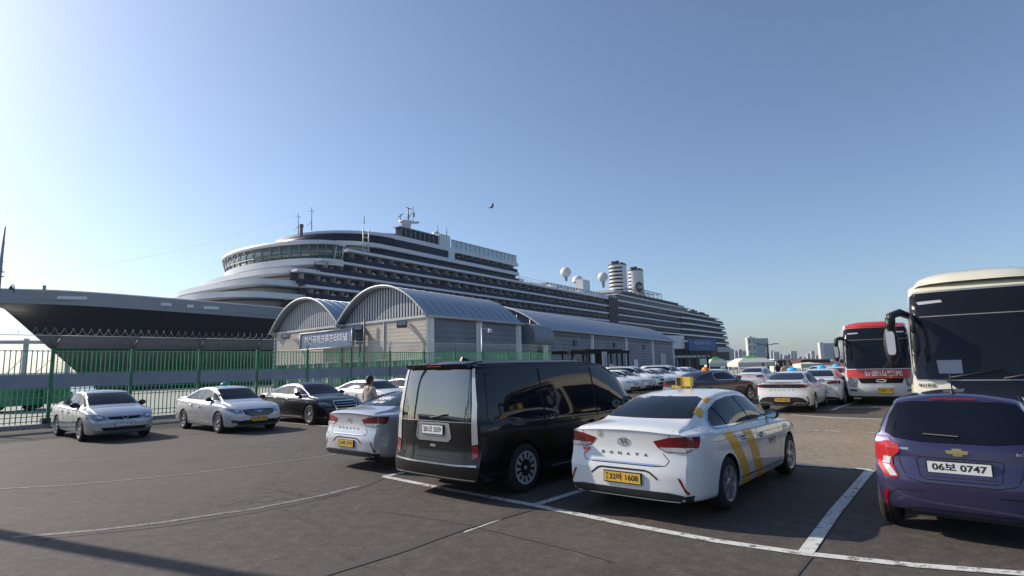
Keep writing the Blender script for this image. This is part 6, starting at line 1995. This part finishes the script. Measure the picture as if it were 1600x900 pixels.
tent(1139, 20, 563, 66, "plain grey tent between the two green topped tents", M['tentgrey'], M['tentgrey'], 1.6)
tent(1266, 44, 560, 60, "low dark brown canopy beside the red bus", M['tentb'], M['tentb'], 1.85, mid=.2)
tent(1262, 34, 566, 52, "low cream tent under the brown canopy", M['tentw'], M['tentw'], 1.5, mid=.3)
# small white kiosk under the city
a = at(1213, 575, 76)
t = thing("ticket_kiosk", (a.x, a.y, 0), "low cream kiosk with flat roof between tent and brown canopy", "kiosk")
b = MB(); b.box(0, 2.6, 0, 2.0, 0, 1.9); b.build("wall", M['tentw'], t); b = MB(); b.box(-.3, 2.9, -.3, 2.3, 1.9, 2.05); b.build("roof", M['pipe'], t)
b = MB(); b.box(.5, 1.3, -.04, 0, .9, 1.8); b.box(1.7, 2.6, -.04, 0, .9, 1.8); b.build("window", M['shipglass'], t)
# pale board sign on two posts behind the dark taxi
a = at(1094, 575, 45)
t = thing("notice_board", (a.x, a.y, 0), "small pale green notice board on two dark posts", "notice board")
b = MB(); b.box(0, .55, 0, .06, 1.65, 2.15); b.build("board", M['board'] if 'board' in M else mat("pale_green_board", (.42, .60, .50), .5), t)
b = MB(); b.box(-.08, -.01, 0, .08, 0, 2.3); b.build("post", M['gap'], t); b = MB(); b.box(.56, .72, 0, .10, 0, 2.3); b.build("post", M['gap'], t)

# ------------------------------------------------------------------ green quay machines and far pier seen through the fence
def machine(px, D, label, w=3.0):
    a = at(px, 600, D); t = thing("quay_machine", (a.x, a.y, 0), label, "machine", "green quay machines")
    b = MB(); b.box(-w / 2, w / 2, -1, 1, .35, 1.0); b.prism([(-w * .45, -.9, 1.0), (w * .45, -.9, 1.0), (w * .45, -.9, 1.9), (0, -.9, 1.9), (-w * .3, -.9, 1.3)], (0, 1.8, 0)); b.build("body", M['greenpost'], t)
    b = MB(); b.box(w * .05, w * .42, -.92, .92, 1.35, 1.85); b.build("cab_window", M['shipglass'], t)
    for x in (-w * .32, w * .32):
        b = MB(); b.lathe([(.001, -1.1), (.36, -1.1), (.36, -.8), (.001, -.8)], 14, Matrix.Translation((x, 0, .38)) @ Matrix.Rotation(R(90), 4, 'X')); b.build("wheel", M['rubber'], t)
machine(2, 33, "green quay tractor at the far left behind the fence"); machine(62, 35, "green quay tractor with sloping bonnet left of the fence post", 2.6)
def pier(y, px0, px1, D, label, th, name):
    a = at(px0, y, D); c = at(px1, y, D); t = thing(name, (a.x, a.y, 0), label, "bridge")
    b = MB(); b.hexa([(0, 0, a.z - th), (c.x - a.x, 0, c.z - th), (c.x - a.x, 8, c.z - th), (0, 8, a.z - th)], [(0, 0, a.z), (c.x - a.x, 0, c.z), (c.x - a.x, 8, c.z), (0, 8, a.z)]); b.build("deck", M['towergrey'], t)
    for k in range(9):
        x = (c.x - a.x) * k / 8; b = MB(); b.box(x - 1, x + 1, 1, 6, -3, a.z - th); b.build("pier", M['towergrey'], t)
    for k in range(14):
        x = (c.x - a.x) * (k + .5) / 14; b = MB(); b.tube([(x, 0, a.z), (x, 0, a.z + 6)], .3, 4); b.build("lamp_post", M['towergrey'], t)
pier(532, -300, 240, 620, "far grey harbour bridge seen under the ship's bow", 3.5, "harbour_bridge")

# ------------------------------------------------------------------ people
def person(loc, heading, label, coat, trousers, hair, h=1.68, pose='stand', arm=None):
    """one continuous skinned body; hair and clothes are its children"""
    k = h / 1.7
    t = bpy.data.meshes.new("person")
    J = dict(pel=(0, 0, .93), wai=(0, 0, 1.08), che=(0, .0, 1.30), nek=(0, 0, 1.46), hd0=(0, .02, 1.53), hd1=(0, .03, 1.64),
             shL=(-.17, 0, 1.40), elL=(-.23, -.02, 1.14), wrL=(-.21, .10, .93), haL=(-.20, .14, .86),
             shR=(.17, 0, 1.40), elR=(.24, -.02, 1.14), wrR=(.22, .10, .93), haR=(.21, .14, .86),
             hiL=(-.09, 0, .88), knL=(-.10, .03, .50), anL=(-.11, 0, .09), toL=(-.12, .17, .04),
             hiR=(.09, 0, .88), knR=(.11, .04, .50), anR=(.12, -.02, .09), toR=(.14, .15, .04))
    if arm: J.update(arm)
    Rd = dict(pel=(.145, .11), wai=(.13, .095), che=(.155, .105), nek=(.055, .055), hd0=(.075, .085), hd1=(.085, .10), shL=.062, elL=.045, wrL=.03, haL=.034, shR=.062, elR=.045, wrR=.03, haR=.034,
              hiL=.09, knL=.06, anL=.042, toL=.04, hiR=.09, knR=.06, anR=.042, toR=.04)
    E = [('pel', 'wai'), ('wai', 'che'), ('che', 'nek'), ('nek', 'hd0'), ('hd0', 'hd1'), ('che', 'shL'), ('shL', 'elL'), ('elL', 'wrL'), ('wrL', 'haL'), ('che', 'shR'), ('shR', 'elR'), ('elR', 'wrR'), ('wrR', 'haR'),
         ('pel', 'hiL'), ('hiL', 'knL'), ('knL', 'anL'), ('anL', 'toL'), ('pel', 'hiR'), ('hiR', 'knR'), ('knR', 'anR'), ('anR', 'toR')]
    def skin(names, edges, m, name, grow=0.0, parent=None, extra=None):
        idx = {n: i for i, n in enumerate(names)}
        me = bpy.data.meshes.new(name)
        me.from_pydata([tuple(c * k for c in J[n]) for n in names], [(idx[a], idx[b]) for a, b in edges if a in idx and b in idx], [])
        o = bpy.data.objects.new(name, me); COL.objects.link(o)
        md = o.modifiers.new("s", 'SKIN')
        for i, n in enumerate(names):
            r = Rd[n]; r = r if isinstance(r, tuple) else (r, r)
            if extra and n in extra: r = extra[n]
            me.skin_vertices[0].data[i].radius = ((r[0] + grow) * k, (r[1] + grow) * k)
        me.skin_vertices[0].data[0].use_root = True
        o.modifiers.new("u", 'SUBSURF').levels = 2
        dg = bpy.context.evaluated_depsgraph_get()
        nm = bpy.data.meshes.new_from_object(o.evaluated_get(dg)); o.modifiers.clear(); o.data = nm
        nm.polygons.foreach_set("use_smooth", [True] * len(nm.polygons)); nm.materials.clear(); nm.materials.append(m); nm.name = name
        if parent: o.parent = parent
        return o
    names = list(J)
    body = skin(names, E, M['skin'], "person")
    body.location = (loc[0], loc[1], loc[2] if len(loc) > 2 else 0.0); body.rotation_euler = (0, 0, -heading)
    tag(body, label, "person")
    up = ['pel', 'wai', 'che', 'shL', 'elL', 'wrL', 'shR', 'elR', 'wrR']
    skin(up, E, coat, "coat", .022, body, {'wrL': (.045, .045), 'wrR': (.045, .045), 'pel': (.17, .14)})
    skin(['pel', 'hiL', 'knL', 'anL', 'hiR', 'knR', 'anR'], E, trousers, "trousers", .014, body)
    b = MB(); hd = Vector(J['hd1']) * k
    b.ball(hd + Vector((0, -.018, .03)), .115 * k, 16, (1.0, 1.12, 1.12), z0=-35)
    b.ball(hd + Vector((0, -.055, -.03)), .10 * k, 14, (1.0, .75, 1.15))
    b.build("hair", hair, body)
    b = MB(); b.ball(hd + Vector((0, .105 * k, -.025)), .018 * k, 8, (.8, 1, 1.4))
    for s in (-1, 1):
        b.ball(hd + Vector((s * .098 * k, .01, -.02)), .026 * k, 8, (.5, .8, 1.2))
    b.build("face_features", M['skin'], body)
    b = MB()
    for s in (-1, 1): b.ball(hd + Vector((s * .034 * k, .098 * k, .002)), .011 * k, 8)
    b.build("eyes", M['gap'], body)
    # hands: palm, four fingers, thumb
    for sd in ('L', 'R'):
        w = Vector(J['wr' + sd]) * k; h_ = Vector(J['ha' + sd]) * k; d = (h_ - w).normalized(); s = -1 if sd == 'L' else 1
        side = Vector((0, 1, 0)) if abs(d.y) < .8 else Vector((1, 0, 0)); side = (side - d * side.dot(d)).normalized(); pn = d.cross(side)
        b = MB()
        for i, ln in enumerate((.062, .075, .070, .055)):
            o0 = h_ + side * (.026 - i * .017) * k; b.tube([o0 - d * .02, o0 + d * ln * .5 * k, o0 + d * ln * .85 * k + pn * .018 * -s, o0 + d * ln * k + pn * .035 * -s], [.010 * k, .009 * k, .008 * k, .006 * k], 6)
        b.tube([h_ - d * .03 + side * .02, h_ + side * .045 * k, h_ + side * .055 * k + d * .03 * k], [.011 * k, .010 * k, .007 * k], 6)
        b.build("fingers", M['skin'], body)
    # shoes
    for sd in ('L', 'R'):
        a = Vector(J['an' + sd]) * k; c = Vector(J['to' + sd]) * k
        b = MB(); b.ball((a + c) / 2 + Vector((0, .0, -.012)), .5, 12, (.10, .29, .10)); b.build("shoe", M['dark_cloth'], body)
    return body
pl = at(577, 620, 17.2)
person((pl.x, pl.y), R(35), "person in a beige jacket with dark bun hair walking beside the white taxi", M['coat'], M['dark_cloth'], M['hair'], 1.64,
       arm=dict(wrR=(.24, .22, 1.12), haR=(.22, .29, 1.15), elR=(.27, .02, 1.13)))
for px, D, h, lab, m, hd in ((1193, 42, 1.62, "person in dark clothes standing at the right corner of the wide cream tent", M['dark_cloth'], 2.9),
                      (1227, 38, 1.66, "person in pale top nearest the first blue roof lamp", M['coat'], 3.0), (1236, 39, 1.64, "person in dark top between the two blue roof lamps", M['dark_cloth'], 2.7), (1218, 46, 1.80, "tall person in dark jacket standing in front of the cream kiosk", M['dark_cloth'], 3.0)):
    p = at(px, 590, D); person((p.x, p.y), hd, lab, m, M['dark_cloth'], M['hair'], h)

# ------------------------------------------------------------------ bird
def bird():
    p = at(767.5, 324.5, 95)
    b = MB()
    b.ball(p, .5, 12, (.62, .22, .20))
    b.ball(p + Vector((-.32, 0, -.03)), .5, 10, (.22, .16, .15))
    b.tube([p + Vector((-.38, 0, -.03)), p + Vector((-.50, 0, -.05))], [.03, .008], 5)
    V = [p + Vector((-.10, 0, .05)), p + Vector((.18, 0, .05)), p + Vector((.42, .5, .42)), p + Vector((.50, 1.0, .62)), p + Vector((.36, 1.0, .66)), p + Vector((.20, .5, .45))]
    b.add(V + [v - Vector((0, 0, .03)) for v in V], [(0, 1, 2, 5), (5, 2, 3, 4), (6, 11, 8, 7), (11, 10, 9, 8), (0, 6, 7, 1), (1, 7, 8, 2), (2, 8, 9, 3), (3, 9, 10, 4), (4, 10, 11, 5), (5, 11, 6, 0)])
    V = [p + Vector((-.10, 0, .05)), p + Vector((.18, 0, .05)), p + Vector((.42, -.5, .40)), p + Vector((.46, -.9, .52)), p + Vector((.30, -.9, .58)), p + Vector((.16, -.5, .42))]
    b.add(V + [v - Vector((0, 0, .03)) for v in V], [(0, 5, 2, 1), (5, 4, 3, 2), (6, 7, 8, 11), (11, 8, 9, 10), (0, 1, 7, 6), (1, 2, 8, 7), (2, 3, 9, 8), (3, 4, 10, 9), (4, 5, 11, 10), (5, 0, 6, 11)])
    b.add([p + Vector((.26, -.05, 0)), p + Vector((.26, .05, 0)), p + Vector((.55, .10, -.06)), p + Vector((.55, -.10, -.06)), p + Vector((.26, 0, -.04))], [(0, 1, 2, 3), (0, 3, 4), (1, 4, 2), (4, 3, 2)])
    tag(b.build("seabird", M['darksteel']), "dark seabird gliding with raised wings high above the sheds", "bird")
bird()

# ------------------------------------------------------------------ vehicles
LOT = .70
HF = R(130.5)
def by_wheel(px, py, hd, axle, half):
    p = ground(px, py); h = Vector((math.sin(hd), math.cos(hd), 0)); l = Vector((-math.cos(hd), math.sin(hd), 0))
    return p - h * axle + l * half
def dup(car, loc, hd, label, group, lamp=None):
    r = copy_tree(car.root); r.location = (loc[0], loc[1], 0.012); r.rotation_euler = (0, 0, math.pi / 2 - hd)
    r["label"] = label; r["group"] = group
    return r

# the white taxi in the foreground
c = sedan_lf("taxi", (1.32, 7.34), LOT, "white taxi with yellow side stripes and yellow roof lamp, right of the black van", None, M['white'], "32바 1608", "부\n산", taxi=True)
for s in 'RL':
    for P in ([(.98, .985), (1.34, .975), (1.50, .80), (1.70, .60), (1.92, .32), (1.94, .215), (1.62, .215), (1.58, .40), (1.46, .56), (1.24, .76)],
              [(1.66, .965), (2.02, .955), (2.18, .72), (2.40, .42), (2.52, .215), (2.22, .215), (2.08, .42), (1.90, .72)]):
        c.lay(s, P, "yellow_stripe", M['ystripe'], off=.0025)
    c.lay(s, [(1.33, 1.305), (1.52, 1.350), (1.50, 1.380), (1.33, 1.350)], "yellow_stripe", M['ystripe'], off=.009, step=.02)
    c.lay(s, [(.96, 1.15), (1.13, 1.225), (1.06, 1.275), (.86, 1.205)], "yellow_stripe", M['ystripe'], off=.009, step=.02)
    c.text(s, 2.95, .66, "카카오T", .12, M['plastic'], "door_lettering", width=.36, bold=.002, off=.004)
    c.text(s, .62, 1.02, "부산브랜드", .075, M['blueink'], "side_lettering", width=.34, bold=.002, off=.004)
c.text('B', .34, 1.375, "카카오 T", .035, M['whiteink'], "window_lettering", width=.17, bold=.001, off=.008)
c.line('B', [(.335 + .036 * math.cos(k * math.pi / 9), .985 + .036 * math.sin(k * math.pi / 9)) for k in range(18)], .006, "round_sticker", M['plastic'], off=.005, closed=True)
c.text('B', .335, .985, "6", .05, M['plastic'], "sticker_number", off=.005)
c.text('B', .56, .755, "부산\n콜", .05, M['redink'], "red_sticker", width=.13, bold=.003, off=.005)
l, _ = c.hit('T', 2.32, .05)
b = MB(); z = l.z + .03
b.box(2.26, 2.38, .02, .155, z, z + .145); lamp = b.build("roof_lamp", M['ylamp'], c.root)
for q in (.04, .13):
    b = MB(); b.tube([(2.32, q, z - .05), (2.32, q, z + .01)], .018, 6); b.build("lamp_foot", M['chrome'], lamp)
b = MB(); b.box(2.255, 2.39, .16, .26, z - .01, z + .15); side_ = b.build("roof_lamp_side", M['ylamp'], c.root)
b = MB(); b.box(2.245, 2.254, .175, .245, z + .01, z + .135); b.build("lamp_panel", M['plastic'], side_)
b = MB(); b.tube([(2.32, .21, z - .05), (2.32, .21, z)], .018, 6); b.build("lamp_foot", M['chrome'], side_)
c.done()

c = van("minivan", (-1.27, 8.79), .72, "tall black minivan with a chrome bumper strip, parked left of the white taxi", M['black'])
c.done()
c = hatch("hatchback", (4.50, 6.02), .72, "small purple hatchback with red tail lamps, nearest the right edge", M['purple'])
c.done()
c = old_sedan("sedan", by_wheel(125, 690, HF, 3.925, .85), HF, "older silver saloon facing the lot, leftmost car by the fence", M['silver'])
c.done()
c = sedan_lf("taxi", by_wheel(342, 677, HF, 3.91, .85), HF, "silver taxi with a small green roof lamp, between the old saloon and the black saloon", None, M['warmsilver'], "31바 2086", "부\n산", taxi=True)
roof_lamp(c, 2.2, M['greenlamp'], .30, .10, .22); c.done()
c = lux_sedan("sedan", by_wheel(485, 664, HF, 4.27, .87), HF, "long black luxury saloon with chrome window trim by the fence", M['black'])
c.done()
# rear half hidden pale taxi beside the van
c = sedan_lf("taxi", (-3.28, 11.35), LOT, "pale silver taxi with white rear window lettering, half hidden by the black van", None, M['warmsilver'], "33바 3775", "부\n산", taxi=True)
c.text('B', .02, 1.27, "부산콜택시", .07, M['whiteink'], "window_lettering", width=.42, bold=.003, off=.008, maxlen=.3)
c.text('B', .02, 1.21, "600-1000", .05, M['whiteink'], "window_lettering", width=.36, bold=.002, off=.008, maxlen=.3)
roof_lamp(c, 2.2, M['greenlamp'], .30, .10, .22); c.done()
# two more by the fence behind the walking person
p = by_wheel(588, 646, HF, 3.91, .85)
c = sedan_lf("sedan", p, HF, "white saloon by the fence, mostly hidden behind the walking person", None, M['white'], "24라 7730", None, far=True); c.done()
p = by_wheel(655, 640, HF, 4.27, .87)
c = Car(LUX, "sedan", p, HF, "dark saloon by the fence, hidden behind the pale silver taxi", "car", None, M['darkgrey'], True)
c.lay('F', [(-.72, 1.055), (.72, 1.055), (.58, 1.40), (-.58, 1.40)], "windscreen", M['glass'], off=.004, maxlen=.6)
side_glass(c, [(3.78, 1.035), (3.45, 1.19), (3.1, 1.335), (2.7, 1.395), (2.2, 1.39), (1.7, 1.31), (1.3, 1.18), (1.1, 1.07), (2.4, 1.03)], (1.62, 2.55), M['chrome'])
c.both('lay', 'F', [(.52, .73), (.68, .78), (.86, .80), (.85, .72), (.66, .65), (.54, .67)], "headlight", M['headlens'], off=.006)
c.lay('F', [(-.40, .82), (.40, .82), (.47, .74), (.36, .48), (-.36, .48), (-.47, .74)], "grille", M['gap'], off=.005)
c.mirror(3.42, 1.075, .82, M['darkgrey']); c.wheels('five'); c.done()

# taxis queueing on the right
c = fast_sedan("taxi", (9.62, 20.9), .62, "white fastback taxi with a blue roof lamp and full width tail lamp bar", None, M['white'], "31바 6252")
roof_lamp(c, 2.35, M['bluelamp'], .36, .12, .20); c.done()
c = sedan_lf("taxi", (12.3, 23.7), .62, "white taxi with a blue roof lamp standing beside the red coach", "white taxis by the red coach", M['white'], "32바 4417", "부\n산", taxi=True, grille=False)
roof_lamp(c, 2.2, M['bluelamp'], .36, .12, .20); c.done()
g1 = c
dup(g1, (15.7, 28.6), .62, "white taxi partly hidden behind the one beside the red coach", "white taxis by the red coach")
c = Car(LUX, "taxi", (7.25, 26.0), .95, "large dark taxi with an orange roof lamp and chrome framed side windows", "taxi", None, M['darkgrey'])
side_glass(c, [(3.78, 1.035), (3.45, 1.19), (3.1, 1.335), (2.7, 1.395), (2.2, 1.39), (1.85, 1.34), (1.70, 1.10), (1.9, 1.04), (2.4, 1.03)], (2.55,), M['chrome'], .035)
c.lay('B', [(-.62, 1.145), (.62, 1.145), (.46, 1.40), (-.46, 1.40)], "rear_window", M['glass'], off=.005, step=.05, maxlen=.6)
c.both('lay', 'B', [(.45, .95), (.84, .98), (.84, .88), (.50, .86)], "taillight", M['redlens'], off=.008)
c.mirror(3.42, 1.075, .82, M['darkgrey']); c.wheels('five')
c.plate('B', 0, .80, "33바 9021", M['yplate'], "부\n산", .50, .12)
o, z = roof_lamp(c, 2.2, M['orange'], .32, .13, .26)
c.done()
c = sedan_lf("sedan", (9.9, 30.5), .62, "white saloon with wide dark rear window behind the dark taxi", "white cars queueing behind", M['white'], "41누 3308", None, far=True, grille=False)
c.done(); g2 = c
dup(g2, (14.6, 36.0), .62, "white saloon whose roof shows behind the blue lamp taxi", "white cars queueing behind")
dup(g2, (18.6, 35.5), .62, "white saloon farthest back beside the red coach", "white cars queueing behind")

# the bright row parked along the long shed, fronts towards the lot
RW = R(128)
c = suv("suv", (0, 0), RW, "x", "white cars parked along the shed", M['white'], far=True, chromeq=True); c.done(); su = c
c = sedan_lf("sedan", (0, 0), RW, "x", "white cars parked along the shed", M['white'], "52마 6194", None, far=True); c.done(); se = c
row = [(se, 984, 613, "nearest white saloon in the row by the shed, beside the van's bonnet"), (se, 1006, 610, "second white saloon in the row by the shed"), (su, 1026, 608, "white off-roader with roof rails, first of its kind in the shed row"), (se, 1046, 606, "white saloon right after the first off-roader in the shed row"),
       (se, 1060, 604, "white saloon two places after the first off-roader"), (su, 1077, 602, "white off-roader with roof rails, second of its kind in the shed row"), (se, 1090, 600, "white saloon just behind the dark taxi's orange lamp"), (se, 1102, 598.5, "farthest white saloon at the end of the shed row")]
for i, (src, px, py, lab) in enumerate(row):
    p = by_wheel(px, py, RW, 3.9, -.85)
    if i in (0, 2):
        src.root.location = (p.x, p.y, .012); src.root["label"] = lab
    else: dup(src, p, RW, lab, "white cars parked along the shed")

# coaches
BH = math.pi + .50
def bus_at(p, hd, L=11.6):   # p: middle of the front bumper
    return (p[0] - L * math.sin(hd), p[1] - L * math.cos(hd))
q = at(1322, 600, 23.8).xy + Vector((math.cos(.50), -math.sin(.50))) * 1.23; coach("coach", bus_at(q, BH), BH, "white coach with a red roof and a red name band under its windscreen", M['white'], M['red'], 'red').done()
WH = math.pi + .62
q = at(1421, 600, 10.75).xy + Vector((math.cos(.62), -math.sin(.62))) * 1.25; coach("coach", bus_at(q, WH), WH, "cream coach with black front glass looming at the right edge", M['cream'], M['cream'], 'white').done()

# pole standing just outside the picture on the left: its shadow crosses the corner of the lot
p = Vector((-6.35, 7.32)) + SUN_DIR.xy * 7.0
t = thing("street_lamp", (p.x, p.y, 0), "thick steel lamp post whose shadow crosses the lower left of the lot", "street lamp")
b = MB(); b.tube([(0, 0, 0), (0, 0, 7.5)], [.16, .12], 12); b.build("pole", M['steel'], t)
b = MB(); b.lathe([(.30, 0), (.30, .03), (.18, .05), (.18, .25)], 16); b.build("base_plate", M['steel'], t)
b = MB(); b.tube([(0, 0, 7.45), (-.7, .3, 7.8), (-1.6, .7, 7.85)], .05, 8); b.box(-2.1, -1.5, .55, .85, 7.80, 7.92); b.build("lamp_head", M['darksteel'], t)

# ------------------------------------------------------------------ port yard to the left of the lot, mirrored in the van's rear glass and the car panels
def yard():
    t = thing("storage_hall", (-66, -18, 0), "long low dark storage hall left of the lot, mirrored in the van", "hall")
    b = MB(); b.box(-9, 0, -34, 31, 0, 2.9); b.build("wall", M['wallside'], t)
    b = MB(); b.prism([(-9.5, -34.5, 2.9), (.5, -34.5, 2.9), (-4.5, -34.5, 4.2)], (0, 66, 0)); b.build("roof", M['roof'], t)
    for k in range(7):
        b = MB(); b.box(-.02, .06, -31 + k * 8.6, -26.5 + k * 8.6, 0, 2.5); b.build("roller_door", M['pipe'] if k % 2 else M['kerb'], t)
    t = thing("lattice_mast", (-33, .5, 0), "tall steel lattice light mast left of the lot, mirrored in the van's rear window", "mast")
    H = 23.0
    def c(i, z):
        w = 1.0 - .65 * z / H; a = math.pi / 4 + i * math.pi / 2; return Vector((w * math.cos(a), w * math.sin(a), z))
    b = MB()
    for i in range(4): b.tube([c(i, 0), c(i, H)], .07, 5)
    for k in range(12):
        z0, z1 = H * k / 12, H * (k + 1) / 12
        for i in range(4):
            b.tube([c(i, z0), c((i + 1) % 4, z1)], .035, 4); b.tube([c(i, z1), c((i + 1) % 4, z1)], .035, 4)
    b.build("lattice_tower", M['darksteel'], t)
    b = MB(); b.box(-1.2, 1.2, -1.2, 1.2, H, H + .15); b.box(-1.3, 1.3, -.2, .2, H + .5, H + 1.3); b.build("lamp_platform", M['darksteel'], t)
yard()

# ------------------------------------------------------------------ sea haze over the harbour
hz = MB(); hz.box(-9200, 9200, -9200, 9200, -4.6, 62)
ho = hz.build("haze", M['water'])
hm = bpy.data.materials.new("haze_air"); hm.use_nodes = True
hn = hm.node_tree; hn.nodes.clear()
out = hn.nodes.new("ShaderNodeOutputMaterial"); pv = hn.nodes.new("ShaderNodeVolumePrincipled")
pv.inputs["Color"].default_value = (0.80, 0.86, 0.95, 1)
pv.inputs["Density"].default_value = 0.00012
pv.inputs["Anisotropy"].default_value = 0.2
hn.links.new(pv.outputs[0], out.inputs["Volume"])
ho.data.materials.clear(); ho.data.materials.append(hm)
tag(ho, kind="stuff")
